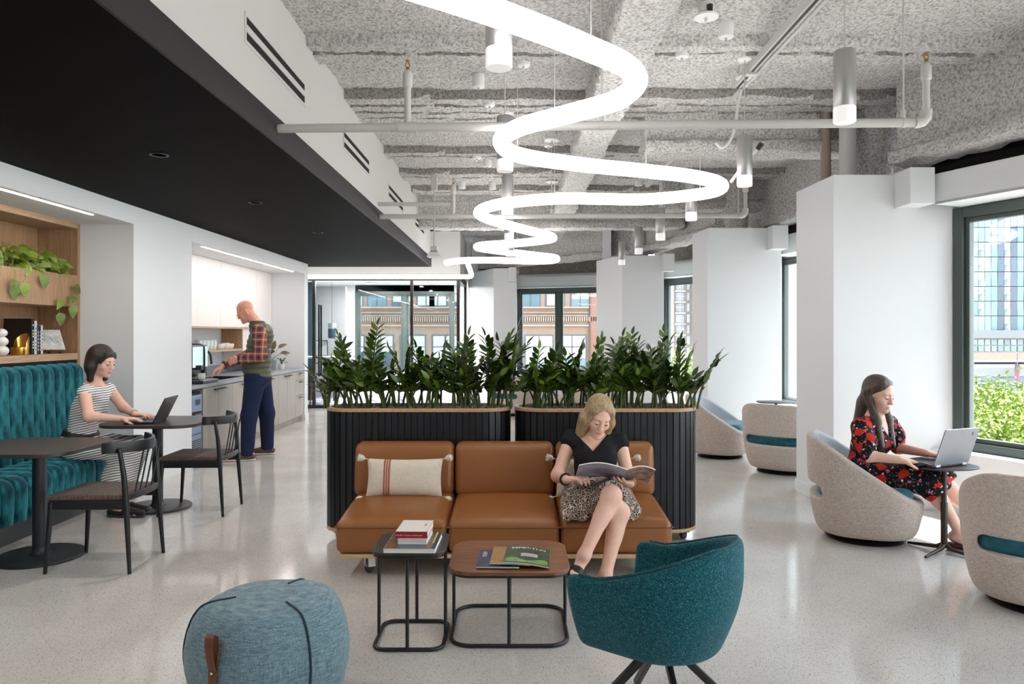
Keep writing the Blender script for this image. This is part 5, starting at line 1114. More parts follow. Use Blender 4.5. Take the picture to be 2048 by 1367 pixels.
obj('door', MB().box(-3.53, -3.505, 8.03, 8.285, .34, .57), 'blue_steel', t, bevel=.004); obj('door_pull', MB().box(-3.51, -3.485, 8.06, 8.26, .555, .575), 'charcoal', t)
obj('lower_panel', MB().box(-3.53, -3.505, 8.03, 8.285, .06, .335), 'blue_steel', t)
m = MB()
for k in range(9): m.box(-3.506, -3.500, 8.05, 8.265, .09+k*.022, .10+k*.022)
obj('grille', m, 'charcoal', t)
# upper cabinets and open shelf
t = thing('upper_cabinet', 'flush white upper cabinets with a pale wood underside over the counter', 'cabinet', (-4.2, 10, 1.53))
for k in range(6): a = 7.995+.7135*k; obj('door', MB().box(-4.05, -4.03, a+.002, a+.7115, 1.54, 2.438), 'niche_paint', t, bevel=.0015)
obj('carcass', MB().box(-4.36, -4.05, 7.995, 12.275, 1.54, 2.438), 'white_paint', t); obj('underside', MB().box(-4.36, -4.03, 7.995, 12.275, 1.515, 1.54), 'oak_flat', t)
t = thing('open_shelf', 'open white shelf with a wood end panel under the upper cabinets', 'shelf', (-4.2, 9.6, 1.2))
obj('end_panel', MB().box(-4.358, -4.05, 11.0, 11.03, 1.22, 1.515), 'oak', t); obj('board', MB().box(-4.358, -4.05, 7.995, 11.0, 1.195, 1.225), 'oak_flat', t); obj('end_panel', MB().box(-4.358, -4.05, 11.03, 12.27, 1.0, 1.515), 'niche_paint', t, label='white panel closing the far end')
def cup(x, y, z, r, h, m_, lb, nm='cup', cat='cup', grp=None, hd=False):
    t = thing(nm, lb, cat, (x, y, z), group=grp)
    obj('bowl', MB().lathe([(0, z), (r*.72, z), (r*.8, z+.004), (r, z+h*.5), (r, z+h), (r-.004, z+h), (r-.005, z+h*.5), (r*.7, z+.008), (0, z+.008)], (x, y, 0), 24), m_, t, smooth=True)
    if hd: obj('handle', MB().tube(bez([(x, y-r+.003, z+h*.8), (x, y-r-.025, z+h*.75), (x, y-r-.03, z+h*.4), (x, y-r+.002, z+h*.25)], 5), .005, 8), m_, t, smooth=True)
for k in range(5): cup(-4.16, 9.75+.12*k, 1.225, .042, .13, 'clear_glass', 'clear drinking glass in the row on the open shelf, %s from the left' % od[k], 'drinking_glass', 'glass', 'glasses on the open shelf')
for k in range(2): cup(-4.17, 9.15+.13*k, 1.225, .045, .20, 'steel', ('steel canister on the shelf above the coffee machine, left one', 'steel canister on the shelf above the coffee machine, right one')[k], 'canister', 'canister', 'canisters on the open shelf')
for k in range(3): cup(-4.17, 10.45+.17*k, 1.225, .075, .075+.012*(k == 1), 'ceramic', ('white bowl beside the glasses on the open shelf', 'middle white bowl on the open shelf, slightly taller', 'white bowl next to the wood end panel')[k], 'bowl', 'bowl', 'bowls on the open shelf')
# coffee machine
t = thing('coffee_machine', 'black coffee machine with a bright glass front on the counter', 'appliance', (-3.78, 8.5, .878))
x0, x1, y0, y1 = -4.02, -3.60, 8.30, 8.74
obj('frame', MB().tube(bez([(x1-.01, y0+.3, .95), (x1-.01, y0+.3, 1.25), (x1-.03, y0+.3, 1.30), (x1-.08, y0+.3, 1.315), (x0+.05, y0+.3, 1.315)], 5), .016, 8), 'black_metal', t, smooth=True)
obj('body', MB().box(x0, x1-.02, y0, y1-.02, .94, 1.315), 'black_metal', t, bevel=.015)
obj('front_glass', MB().box(x1-.022, x1-.012, y0+.02, y1-.03, 1.06, 1.295), 'screen_glow', t); obj('side_glass', MB().box(x0+.06, x1-.05, y0-.003, y0+.002, 1.06, 1.29), 'screen_glow', t)
obj('spout', MB().box(x1-.02, x1+.05, y0+.08, y0+.16, 1.035, 1.085), 'black_metal', t, bevel=.008); obj('drip_tray', MB().box(x0+.1, x1+.11, y0-.01, y1, .88, .915), 'charcoal', t, bevel=.004); obj('tray_grid', MB().box(x1-.02, x1+.10, y0, y1-.01, .915, .919), 'chrome', t)
cup(-3.565, 8.42, .920, .045, .075, 'ceramic', 'pale cup under the spout of the coffee machine', 'coffee_cup', 'cup', None, True)
# plants at the end of the counter
def counter_pot(x, y, r, h, m_, lb, n, L_, leaf, rg, up):
    z = .878; t = thing('potted_plant', lb, 'plant', (x, y, z)); obj('pot', MB().lathe([(0, z), (r*.8, z), (r, z+h), (r-.008, z+h), (r*.78, z+.02), (0, z+.02)], (x, y, 0), 24), m_, t, smooth=True); obj('soil', MB().lathe([(0, z+h-.012), (r-.006, z+h-.012)], (x, y, 0), 20), 'soil', t)
    for k in range(n):
        az = 2.4*k; e = rg.uniform(*up); d = Vector((math.cos(az)*math.cos(e), math.sin(az)*math.cos(e), math.sin(e))); p = Vector((x, y, z+h-.01)); q = p+d*L_*rg.uniform(.5, 1)
        st = obj('stem', MB().tube([p, p.lerp(q, .5)+Vector((0, 0, .02)), q], .003, 5), 'stem_zz', t, smooth=True); inst('leaf', leaf, st, Matrix.Translation(q) @ frame(d+Vector((0, 0, -.5)), Vector((.3, -.6, 1))) @ Matrix.Scale(L_*.62, 4))
rg = random.Random(3); BL = leafmesh('leaf', 1, .6, .2, .3, 'leaf_brown'); GL = leafmesh('leaf', 1, .35, .4, .1, 'leaf_zz')
counter_pot(-3.80, 11.55, .085, .15, 'grey_pot', 'brownish leafy plant in a grey pot on the counter behind the man', 11, .24, BL, rg, (.5, 1.4)); counter_pot(-3.70, 11.75, .05, .085, 'ceramic', 'little green succulent in a white pot near the counter end', 12, .09, GL, rg, (.4, 1.4))
# ================================================================== INSIDE THE GLASS ROOM
t = thing('bar_table', 'white topped high table on dark brown legs inside the glass room', 'table', (-4.1, 15.6, 0))
obj('tabletop', MB().box(-4.62, -3.76, 15.2, 15.85, .93, .965), 'white_plastic', t, bevel=.004)
for x in (-4.55, -3.83):
    for y in (15.27, 15.78): obj('leg', MB().box(x-.03, x+.03, y-.03, y+.03, 0, .93), 'bronze', t)
t = thing('framed_sketch', 'framed sketch with a black edge leaning on the high table', 'picture', (-3.95, 15.3, .965))
c = Vector((-4.0, 15.33, 1.14)); ax = Vector((1, .2, 0)).normalized(); up_ = Vector((-.1, .25, 1)).normalized(); nn = ax.cross(up_).normalized()
obj('frame', MB().obox(c, ax, nn, up_, .13, .012, .165), 'black_metal', t); obj('sheet', MB().obox(c+nn*-.0 - Vector((0, .016, 0)), ax, nn, up_, .115, .002, .15), 'paper', t)
t = thing('glass_pendant', 'dark blue glass pendant inside the glass room', 'pendant', (-3.80, 15.4, 1.4))
obj('shade', MB().lathe([(.0, 1.335), (.06, 1.338), (.078, 1.36), (.082, 1.42), (.082, 1.545), (.078, 1.55), (.0, 1.555)], (-3.80, 15.4, 0), 24), 'blue_glass', t, smooth=True); obj('rim', MB().lathe([(.082, 1.545), (.082, 1.66), (.078, 1.66), (.078, 1.545)], (-3.80, 15.4, 0), 24), 'clear_glass', t, smooth=True); obj('cord', MB().tube([(-3.80, 15.4, 1.55), (-3.80, 15.4, 2.62)], .004, 5), 'black_metal', t)
mat('rug', (66, 76, 104), .95, vary=(3.5, (214, 216, 226), .06, (1, 2.2, 1))); tag(obj('area_rug', MB().prism(rrect(-4.6, -2.4, 14.7, 17.2, .02), .001, .012), 'rug'), 'blue and white patterned rug on the floor of the glass room', 'rug')
t = thing('stool', 'dark wooden stool on the patterned rug in the glass room', 'stool', (-3.95, 15.0, 0))
for sx in (-1, 1):
    for sy in (-1, 1): obj('leg', MB().tube([(-3.95+sx*.16, 15.0+sy*.13, .012), (-3.95+sx*.11, 15.0+sy*.09, .60)], [.015, .02], 8), 'walnut', t, smooth=True)
obj('seat', MB().rbox(-4.12, -3.78, 14.86, 15.14, .60, .66, .025, 3, 3), 'teal_panel', t, smooth=True)
# ================================================================== PEOPLE
V3 = lambda p: np.array(p, float)
def un(v): v = V3(v); return v/np.linalg.norm(v)
def hand(S, W_, d, n, ts, curl=.5, sc=1., spread=.1, thumb=.5):
    """palm, four fingers of unequal length with knuckle bends and a thumb leaving the side of the palm"""
    d = un(d); n = V3(n); n = un(n-d*(n@d)); s = np.cross(d, n)*ts   # s points to the thumb side
    W_ = V3(W_); K = []
    for i, off in enumerate((.030, .010, -.010, -.028)):
        kn = W_+d*(.088-.004*abs(i-1)-.003*(i == 3))*sc+s*off*sc; S.cap(W_+d*.012*sc+s*off*.55*sc, kn, .0135*sc, .0105*sc, k=.012); K.append(kn)
    S.ell(W_+d*.045*sc-n*-.004*sc, (.036*sc, .045*sc, .013*sc), [s, d, n], k=.012)
    for i, (kn, L_) in enumerate(zip(K, (.074, .084, .078, .060))):
        L_ *= sc; a = 0; p = kn; dd = d+s*spread*(1.2-i)*.6; dd = un(dd); nn = n
        for seg, (fr, r0, r1) in enumerate(((.44, .0095, .0086), (.31, .0086, .0078), (.25, .0078, .0062))):
            a = curl*(.55, .75, .6)[seg]*(1+.08*i); c_, s_ = math.cos(a), math.sin(a); dd, nn = dd*c_+nn*s_, nn*c_-dd*s_; q = p+dd*L_*fr; S.cap(p, q, r0*sc, r1*sc, k=.005); p = q
    b = W_+d*.022*sc+s*.024*sc; m1 = b+(d*.62+s*.62+n*.35)*.040*sc; t1 = m1+un(d*.85+s*(.45-.6*thumb)+n*(.15+.5*thumb))*.032*sc; t2 = t1+un(d*.95+s*(.2-.6*thumb)+n*(.15+.5*thumb))*.026*sc
    S.cap(b, m1, .014*sc, .0115*sc, k=.012); S.cap(m1, t1, .0112*sc, .0098*sc, k=.005); S.cap(t1, t2, .0096*sc, .0075*sc, k=.004)
class Person:
    def __init__(s, J, fem=True, build=1.):
        for k, v in J.items(): setattr(s, k, V3(v))
        s.r = un(s.SR-s.SL); u = un(s.N-s.P); s.f = un(np.cross(u, s.r)); s.u = np.cross(s.r, s.f); s.fem = fem; s.b = build
        s.hf = un(s.hf); hu = s.hu if hasattr(s, 'hu') else V3((0, 0, 1)); s.hr = un(np.cross(s.hf, hu)); s.hu = np.cross(s.hr, s.hf); s.HA = [s.hr, s.hf, s.hu]; s.TA = [s.r, s.f, s.u]
    def H(s, x, y, z): return s.Hd+s.hr*x+s.hf*y+s.hu*z
    def hl(s, X, Y, Z):
        dx, dy, dz = X-s.Hd[0], Y-s.Hd[1], Z-s.Hd[2]; return [dx*a[0]+dy*a[1]+dz*a[2] for a in s.HA]
    def tl(s, X, Y, Z, o=None, A=None):
        o = s.N if o is None else V3(o); A = s.TA if A is None else A; dx, dy, dz = X-o[0], Y-o[1], Z-o[2]; return [dx*a[0]+dy*a[1]+dz*a[2] for a in A]
    def torso(s, S, e=0., k=.05, bust=True, sh=True):
        b = s.b; S.ell(s.P, (.155*b+e, .115*b+e, .105+e), s.TA, k); mid = (s.P+s.C)/2
        S.ell(mid, ((.118 if s.fem else .135)*b+e, .092*b+e+(0 if s.fem else .02), .14+e), s.TA, k); S.ell(s.C, ((.132 if s.fem else .158)*b+e, .098*b+e, .15+e), s.TA, k)
        if s.fem and bust:
            for q in (-1, 1): S.ell(s.C+s.r*.062*q+s.f*.07+s.u*.0, (.058+e, .05+e, .056+e), s.TA, .04)
        if sh: S.cap(s.SL*.8+s.SR*.2, s.SR*.8+s.SL*.2, .055+e, k=k); S.cap(s.N-s.u*.03, (s.SL+s.SR)/2-s.u*.06, .06+e, .09+e, k=k)
    def arm(s, S, side, e=0., k=.03, a=0., b=1.):
        Sh, El, Wr = getattr(s, 'S'+side), getattr(s, 'E'+side), getattr(s, 'W'+side); q = 1. if s.fem else 1.16
        S.cap(Sh, El, .047*q+e, .038*q+e, k=k); S.cap(El, Wr, .039*q+e, .0255*q+e, k=k)
    def leg(s, S, side, e=0., k=.04, foot=True):
        Hp, K_, A_, T_ = [getattr(s, c+side) for c in 'HKAT']; q = 1. if s.fem else 1.08
        S.cap(Hp, K_, .085*q+e, .056*q+e, k=k); S.cap(K_, A_, .052*q+e, .033*q+e, k=k)
        cf = K_+(A_-K_)*.3; bk = -un((T_-A_)-un(A_-K_)*((T_-A_)@un(A_-K_))); S.ell(cf+bk*.016, (.045*q+e, .05*q+e, .095+e), [un(np.cross(un(A_-K_), bk)), bk, un(A_-K_)], .03)
        if foot:
            d = un(T_-A_); up_ = un(K_-A_); up_ = un(up_-d*(up_@d)); hl_ = A_-d*.035-up_*.03; S.cap(A_, hl_, .034, .032, k=.03); bl = A_+d*np.linalg.norm(T_-A_)*.72-up_*.045; S.cap(hl_, bl, .030, .032, k=.03, sq=(up_, 1.25)); S.cap(bl, T_-up_*.02, .031, .018, k=.02, sq=(up_, 1.5))
            sd = np.cross(d, up_)
            for i in range(5): t0 = T_-up_*.022-d*.015+sd*(-.026+.0125*i); S.cap(t0, t0+d*(.03-.004*abs(i-1)), .0095, .008, k=.006)
    def head(s, S, male=False, k=.02):
        H = s.H; A = s.HA; S.ell(H(0, -.012, .042), (.074, .094, .086), A, .02); S.ell(H(0, .018, -.03), (.060, .070, .085), A, .03); S.ell(H(0, .052, -.075), (.036+.006*male, .034, .036), A, .025); S.cap(H(0, .078, -.100), H(0, .070, -.098), .016+.003*male, k=.02)
        S.ell(H(0, .066, .026), (.050, .024, .018+.004*male), A, .018)
        for q in (-1, 1):
            S.ell(H(.040*q, .058, -.030), (.024, .022, .026), A, .02); S.ell(H(.031*q, .092, -.001), (.016, .014, .010), A, .012, op='s'); S.ell(H(.0315*q, .076, .0015), (.0155, .0125, .0115), A, .006)
            S.ell(H(.073*q, -.012, -.012), (.008, .019, .031), A, .008); S.ell(H(.079*q, -.008, -.008), (.005, .010, .018), A, .004, op='s')
        S.cap(H(0, .085, .012), H(0, .104, -.030), .008, .0125, k=.012); S.ell(H(0, .100, -.034), (.017, .012, .009), A, .008)
        S.ell(H(0, .084, -.064), (.023, .012, .0062), A, .006); S.ell(H(0, .083, -.0745), (.020, .012, .0068), A, .006)
        S.cap(H(0, -.030, -.06), s.N, .048+.008*male, .054+.010*male, k=.035)
    def build(s, name, label, base, skin, legs=True, hands=(), h=.0055, male=False, brow='brow_dark', arms=('L', 'R'), feet=True):
        t = s.t = thing(name, label, 'person', tuple(base)); S = SDF(.03); s.torso(S); s.head(S, male)
        for a in arms: s.arm(S, a)
        if legs:
            for a in 'LR': s.leg(S, a, foot=feet)
        for hd in hands: hand(S, *hd[0], **hd[1])
        me = S.mesh('body', h); me.materials.append(M[skin]); me.materials.append(M['lips']); n = len(me.polygons); c = np.zeros(n*3); me.polygons.foreach_get('center', c); c = c.reshape(-1, 3)
        l = s.hl(c[:, 0], c[:, 1], c[:, 2]); m = (np.abs(l[0]) < .0225-(np.abs(l[2]+.069)*.9)) & (np.abs(l[2]+.069) < .0125) & (l[1] > .075); me.polygons.foreach_set('material_index', m.astype(np.int32)); o = obj('body', None, [], t, me=me)
        for q in (-1, 1):
            p = s.H(.0315*q, .0775, -.0035); me_ = MB().tube([Vector(p-s.hr*.012+s.hf*.003), Vector(p-s.hr*.006+s.hf*.0098-s.hu*.0008), Vector(p+s.hf*.0112-s.hu*.0015), Vector(p+s.hr*.006+s.hf*.0098-s.hu*.0008), Vector(p+s.hr*.012+s.hf*.003)], .0016, 6); obj('eyelashes', me_, 'brow_dark', t, smooth=True)
            m_ = MB(); e = MB().lathe([(.0105*math.cos(a), .0105*math.sin(a)) if abs(a) < 1.55 else (0, .0105*math.sin(a)) for a in np.linspace(-PI/2, PI/2, 9)], (0, 0, 0), 14); m_.add([Vector(s.H(.0315*q+v[0], .0785+v[2], -.0045+v[1]*.8)) for v in e.v], e.f); eb = obj('eye', m_, 'eye_white', t, smooth=True)
            m_ = MB(); e = MB().lathe([(0, 0), (.0045, -.0006), (.0058, -.002)], (0, 0, 0), 14); m_.add([Vector(s.H(.0315*q+v[0], .0895+v[2], -.0065+v[1])) for v in e.v], e.f); obj('iris', m_, 'iris', eb, smooth=True)
            b = [Vector(s.H((.013+.010*i)*q, .0905-.0035*i*i*.6, .0215+.0035*i-.0014*i*i)) for i in range(4)]; obj('eyebrow', MB().tube(b, [.0022, .0028, .0024, .0012], 6), brow, t, smooth=True)
        return t
    def part(s, name, S, h, m, label=None): return obj(name, None, m, s.t, me=S.mesh(name, h), label=label)
    def ring(s, name, c, ax, r, th, m, w=None):
        ax = Vector(ax).normalized(); u = ax.orthogonal().normalized(); v = ax.cross(u); c = Vector(c); return obj(name, MB().tube([c+u*r*math.cos(a)+v*r*math.sin(a) for a in np.linspace(0, 2*PI, 24, endpoint=False)], th, 8, closed=True, sq=w or 1., up=ax), m, s.t, smooth=True)
# ------------------------------------------------------------------ woman reading on the sofa
p = Person(dict(P=(.505, 4.645, .455), C=(.513, 4.72, .655), N=(.515, 4.765, .805), Hd=(.535, 4.70, .925), hf=(.13, -.86, -.50), hu=(.14, 0, 1), SR=(.355, 4.77, .745), SL=(.68, 4.765, .735),
    ER=(.272, 4.66, .555), WR=(.315, 4.455, .568), EL=(.715, 4.66, .555), WL=(.70, 4.465, .545), HR=(.425, 4.62, .445), HL=(.60, 4.62, .455), KL=(.560, 4.275, .512), AL=(.388, 4.13, .210), TL=(.335, 4.02, .150), KR=(.612, 4.315, .405), AR=(.515, 4.185, .085), TR=(.495, 4.05, .045)), build=.92)
p.build('person', 'woman with blonde bob in black top and leopard skirt, reading a magazine on the sofa', (.505, 4.64, 0), 'skin_fair', brow='brow',
    hands=[((p.WR, (.70, -.42, .20), (.35, -.2, -.9), 1), dict(curl=.62, sc=.95)), ((p.WL, (-.62, -.62, .18), (.05, .3, .95), 1), dict(curl=.30, sc=.95))])
S = SDF(.045); p.torso(S, .012, .05)
for a in 'LR': Sh, El = getattr(p, 'S'+a), getattr(p, 'E'+a); S.cap(Sh-(El-Sh)*.15, Sh-(El-Sh)*.02, .058, .060, k=.04)
S.ell(p.C+p.f*.085-p.u*.03, (.10, .03, .05), p.TA, .05)
def neck(X, Y, Z): a, b, c_ = p.tl(X, Y, Z); return np.minimum(c_+.135-1.25*np.abs(a-.02), b+.02)
S.cut(neck, .01).cut(lambda X, Y, Z: np.minimum(p.tl(X, Y, Z)[2]+.0, .085-np.abs(p.tl(X, Y, Z)[0])), .01).cut(lambda X, Y, Z: -.02-p.tl(X, Y, Z, p.P)[2], .01)
tp = p.part('top', S, .0075, 'black_cloth')
for k_, z in enumerate((-.105, -.135, -.16)):   # draped cowl folds
    w_ = .11-.012*k_; pts = [Vector(p.N+p.r*x+p.f*(.128-.9*x*x*3+.004*k_)+p.u*(z-.035+abs(x)**1.4*1.1)) for x in np.linspace(-w_, w_, 11)]
S = SDF(.05); S.ell(p.P-p.u*.01, (.168, .135, .12), p.TA)
for a in 'LR': Hp, K_ = getattr(p, 'H'+a), getattr(p, 'K'+a); S.cap(Hp, Hp+(K_-Hp)*.78, .105, .088, k=.06)
S.cap((.37, 4.60, .445), (.325, 4.43, .395), .065, .042, k=.06).cap((.34, 4.52, .42), (.31, 4.36, .355), .05, .028, k=.05).cap((.44, 4.5, .46), (.40, 4.36, .385), .07, .045, k=.06).cap((.68, 4.58, .43), (.715, 4.40, .40), .06, .04, k=.05).cap((.66, 4.45, .42), (.70, 4.35, .375), .05, .028, k=.04)
S.cut(lambda X, Y, Z: 4.345+.012*np.sin(X*55)+.03*(Z-.45)-Y, .01).cut(lambda X, Y, Z: p.tl(X, Y, Z, p.P)[2]-.085, .01).cut(lambda X, Y, Z: .345+.006*np.sin(X*60)-Z, .008)
p.part('skirt', S, .0075, 'leopard')
S = SDF(.03); H = p.H; A = p.HA
S.ell(H(0, -.022, .050), (.083, .100, .086), A).ell(H(0, -.055, -.03), (.080, .066, .115), A, .04)
for q in (-1, 1): S.cap(H(.062*q, .030, .060), H(.080*q, .026, -.03), .022, .026, k=.03).cap(H(.080*q, .026, -.03), H(.084*q, .020, -.165), .027, .020, k=.03).cap(H(.086*q, -.02, -.03), H(.084*q, -.015, -.16), .034, .026, k=.04); S.cap(H(.012, .044, .108), H(.060*q, .050, .060), .012, .015, k=.016)
S.ell(H(0, .085, -.02), (.054, .05, .092), A, .015, op='s')
p.part('hair', S, .0055, 'hair_blonde')
p.ring('bracelet', p.WR-(p.WR-p.ER)*.12, p.WR-p.ER, .034, .006, 'black_belt'); p.ring('watch', p.WL-(p.WL-p.EL)*.12, p.WL-p.EL, .033, .004, 'gold')
nk = [Vector(p.N+p.r*x+p.f*(.075+.035*(1-(x/.07)**2))+p.u*(-.005-.06*(1-(x/.07)**2))) for x in np.linspace(-.07, .07, 13)]; obj('necklace', MB().tube(nk, .0016, 5), 'gold', p.t, smooth=True)
for a, q in (('L', 1), ('R', -1)):
    A_, T_, K_ = getattr(p, 'A'+a), getattr(p, 'T'+a), getattr(p, 'K'+a); d = un(T_-A_); up_ = un(K_-A_); up_ = un(up_-d*(up_@d)); sd = np.cross(d, up_)
    sole = [(A_-d*.07-up_*.078, .030), (A_-d*.04-up_*.080, .034), (A_+d*.05-up_*.078, .034), (T_-up_*.048-d*.01, .042), (T_-up_*.046+d*.022, .030)]; S = SDF(.03)
    for (a0, r0), (a1, r1) in zip(sole, sole[1:]): S.cap(a0, a1, r0, r1, k=.02, sq=(up_, 3.6))
    o = p.part('sandal', S, .006, 'black_belt'); S = SDF(.02); c0 = A_+d*np.linalg.norm(T_-A_)*.62-up_*.042; S.cap(c0, c0+d*.05-up_*.006, .045, .040, sq=(up_, 1.15)); S.cut(lambda X, Y, Z: np.maximum(*[np.abs((X-c0[0])*d[0]+(Y-c0[1])*d[1]+(Z-c0[2])*d[2]-.022)]*2)-.03, .004).cut(lambda X, Y, Z: -((X-c0[0])*up_[0]+(Y-c0[1])*up_[1]+(Z-c0[2])*up_[2])-.03, .004)
    obj('strap', None, 'black_belt', o, me=S.mesh('strap', .005))
# magazine in her hands
t = thing('magazine', 'open magazine held by the woman reading on the sofa', 'magazine', (.63, 4.40, .58)); ux = Vector((0, -.90, .43)).normalized()
def page(w, bend, z0, side):
    def g(a, b, off=0.):
        x = w*a; up = bend*math.sin(PI*min(1, a*.9))*.5+z0*a; return Vector((.645+side*x, 4.50, .548))+ux*(b*.28)+Vector((0, 0, up*1.0))+Vector((0, .43, .90))*off
    return g
mat('mag_cover', (120, 118, 150), .3, spec=.6, vary=(9, (196, 190, 206), .15)); mat('mag_back', (98, 84, 84), .3, vary=(26, (176, 160, 156), .12))
for w, bd_, z0, side, mm in ((.275, .06, .015, -1, 'mag_cover'), (.165, .05, -.01, 1, 'mag_back')):
    g = page(w, bd_, z0, side); m = MB(); m.grid(lambda a, b: g(a, b, -.0035), 14, 6); obj('cover', m, mm, t, smooth=True); m = MB(); m.grid(lambda a, b: g(a*.985, b*.985, .0035), 14, 6); obj('page', m, 'paper', t, smooth=True)
    m = MB(); m.loft([[g(i/14, 0, -.003), g(i/14, 1, -.003), g(i/14, 1, .003), g(i/14, 0, .003)] for i in range(15)]); obj('pages', m, 'paper', t)
# ------------------------------------------------------------------ woman typing at the cafe table
p = Person(dict(P=(-3.52, 5.99, .565), C=(-3.462, 5.99, .84), N=(-3.405, 5.99, 1.055), Hd=(-3.335, 5.985, 1.222), hf=(.93, -.20, -.24), SR=(-3.39, 5.835, .985), SL=(-3.375, 6.155, .985), ER=(-3.30, 5.735, .805), WR=(-3.075, 5.80, .778), EL=(-3.27, 6.19, .83), WL=(-3.09, 6.03, .79),
    HR=(-3.50, 5.89, .545), HL=(-3.50, 6.08, .545), KR=(-3.03, 5.87, .53), KL=(-3.06, 6.02, .53), AR=(-3.14, 5.86, .10), AL=(-3.17, 6.00, .10), TR=(-2.97, 5.84, .04), TL=(-3.0, 5.97, .04)), build=.95)
p.build('person', 'dark haired woman in striped dress and black belt typing at the cafe table', (-3.5, 6.0, 0), 'skin_fair',
    hands=[((p.WR, (.97, .12, .02), (0, 0, -1), -1), dict(curl=.32)), ((p.WL, (.95, -.2, .0), (0, 0, -1), 1), dict(curl=.34))])
S = SDF(.04); p.torso(S, .010, .05)
for a in 'LR': Sh, El = getattr(p, 'S'+a), getattr(p, 'E'+a); S.cap(Sh, Sh+(El-Sh)*.02, .054, .054, k=.03)
S.cut(lambda X, Y, Z: np.minimum(p.tl(X, Y, Z)[2]+.015, .10-np.abs(p.tl(X, Y, Z)[0])), .01).cut(lambda X, Y, Z: .05-p.tl(X, Y, Z, p.P)[2], .006)
p.part('dress_bodice', S, .0075, 'stripes')
S = SDF(.06); S.ell(p.P, (.168, .130, .125), p.TA)
for a in 'LR': Hp, K_, A_ = getattr(p, 'H'+a), getattr(p, 'K'+a), getattr(p, 'A'+a); S.cap(Hp, K_, .105, .078, k=.07).cap(K_, K_+(A_-K_)*.62+V3((-.03, 0, 0)), .078, .088, k=.06)
S.cap((-3.06, 5.945, .53), (-3.14, 5.93, .28), .08, .10, k=.06).cap((-3.15, 5.92, .46), (-3.22, 5.92, .30), .07, .08, k=.06)
S.cut(lambda X, Y, Z: .255+.10*(-(X+3.1))+.010*np.sin(Y*55+X*30)-Z, .01).cut(lambda X, Y, Z: np.minimum(p.tl(X, Y, Z, p.P)[2]-.058, -3.34-X), .006).cut(lambda X, Y, Z: np.minimum(-3.36-X+.02, .435-Z), .02)
p.part('dress_skirt', S, .008, 'stripes')
S = SDF(.04); p.torso(S, .030, .05, sh=False); S.cut(lambda X, Y, Z: np.abs(p.tl(X, Y, Z, p.P)[2]-.070)-.028, .004); p.part('belt', S, .007, 'black_belt')
S = SDF(.03); H = p.H; A = p.HA
S.ell(H(0, -.022, .050), (.084, .104, .088), A).ell(H(0, -.065, -.03), (.086, .066, .12), A, .04)
for q in (-1, 1): S.cap(H(.070*q, .0, .05), H(.086*q, -.022, -.05), .026, .036, k=.035).cap(H(.086*q, -.022, -.05), H(.078*q, -.006, -.148), .036, .024, k=.035)
S.cap(H(-.04, .062, .078), H(.04, .062, .080), .015, .015, k=.012).cap(H(.045, .058, .082), H(-.052, .070, .045), .013, .008, k=.010).cap(H(-.05, .062, .058), H(-.073, .040, -.005), .014, .008, k=.012).cap(H(.045, .064, .06), H(.070, .044, .0), .014, .008, k=.012)
S.ell(H(0, .092, -.035), (.060, .05, .078), A, .015, op='s'); S.ell(H(-.083, -.004, -.012), (.02, .022, .032), A, .01, op='s')
S.cap(H(0, -.10, .03), H(0, -.105, -.06), .03, .03, k=.04)
p.part('hair', S, .0055, 'hair_dark'); p.ring('watch', p.WL-(p.WL-p.EL)*.1, p.WL-p.EL, .030, .004, 'steel')
def shoes(p, m, sole, low=True):
    for a in 'LR':
        A_, T_ = getattr(p, 'A'+a), getattr(p, 'T'+a); d = un((T_-A_)*V3((1, 1, 0))); z0 = .0; S = SDF(.03); L_ = np.linalg.norm((T_-A_)[:2]); hl_ = A_*V3((1, 1, 0))-d*.05
        S.cap(hl_+V3((0, 0, .045)), hl_+d*(L_*.55)+V3((0, 0, .042)), .041, .044).cap(hl_+d*(L_*.55)+V3((0, 0, .042)), hl_+d*(L_+.075)+V3((0, 0, .030)), .043, .030)
        if not low: S.cap(A_+V3((0, 0, .01)), hl_+d*.04+V3((0, 0, .05)), .044, .045)
        S.cut(lambda X, Y, Z: .014-Z, .004)
        if low: S.cut(lambda X, Y, Z: np.minimum(Z-.050, L_*.62-((X-hl_[0])*d[0]+(Y-hl_[1])*d[1])), .012)
        o = p.part('shoe', S, .006, m); S = SDF(.02); S.cap(hl_+V3((0, 0, .012)), hl_+d*(L_*.6)+V3((0, 0, .012)), .043, .046, sq=((0, 0, 1), 3.4)).cap(hl_+d*(L_*.6)+V3((0, 0, .012)), hl_+d*(L_+.078)+V3((0, 0, .012)), .046, .034, sq=((0, 0, 1), 3.4)); obj('sole', None, sole, o, me=S.mesh('sole', .006))
shoes(p, 'black_belt', 'rubber')
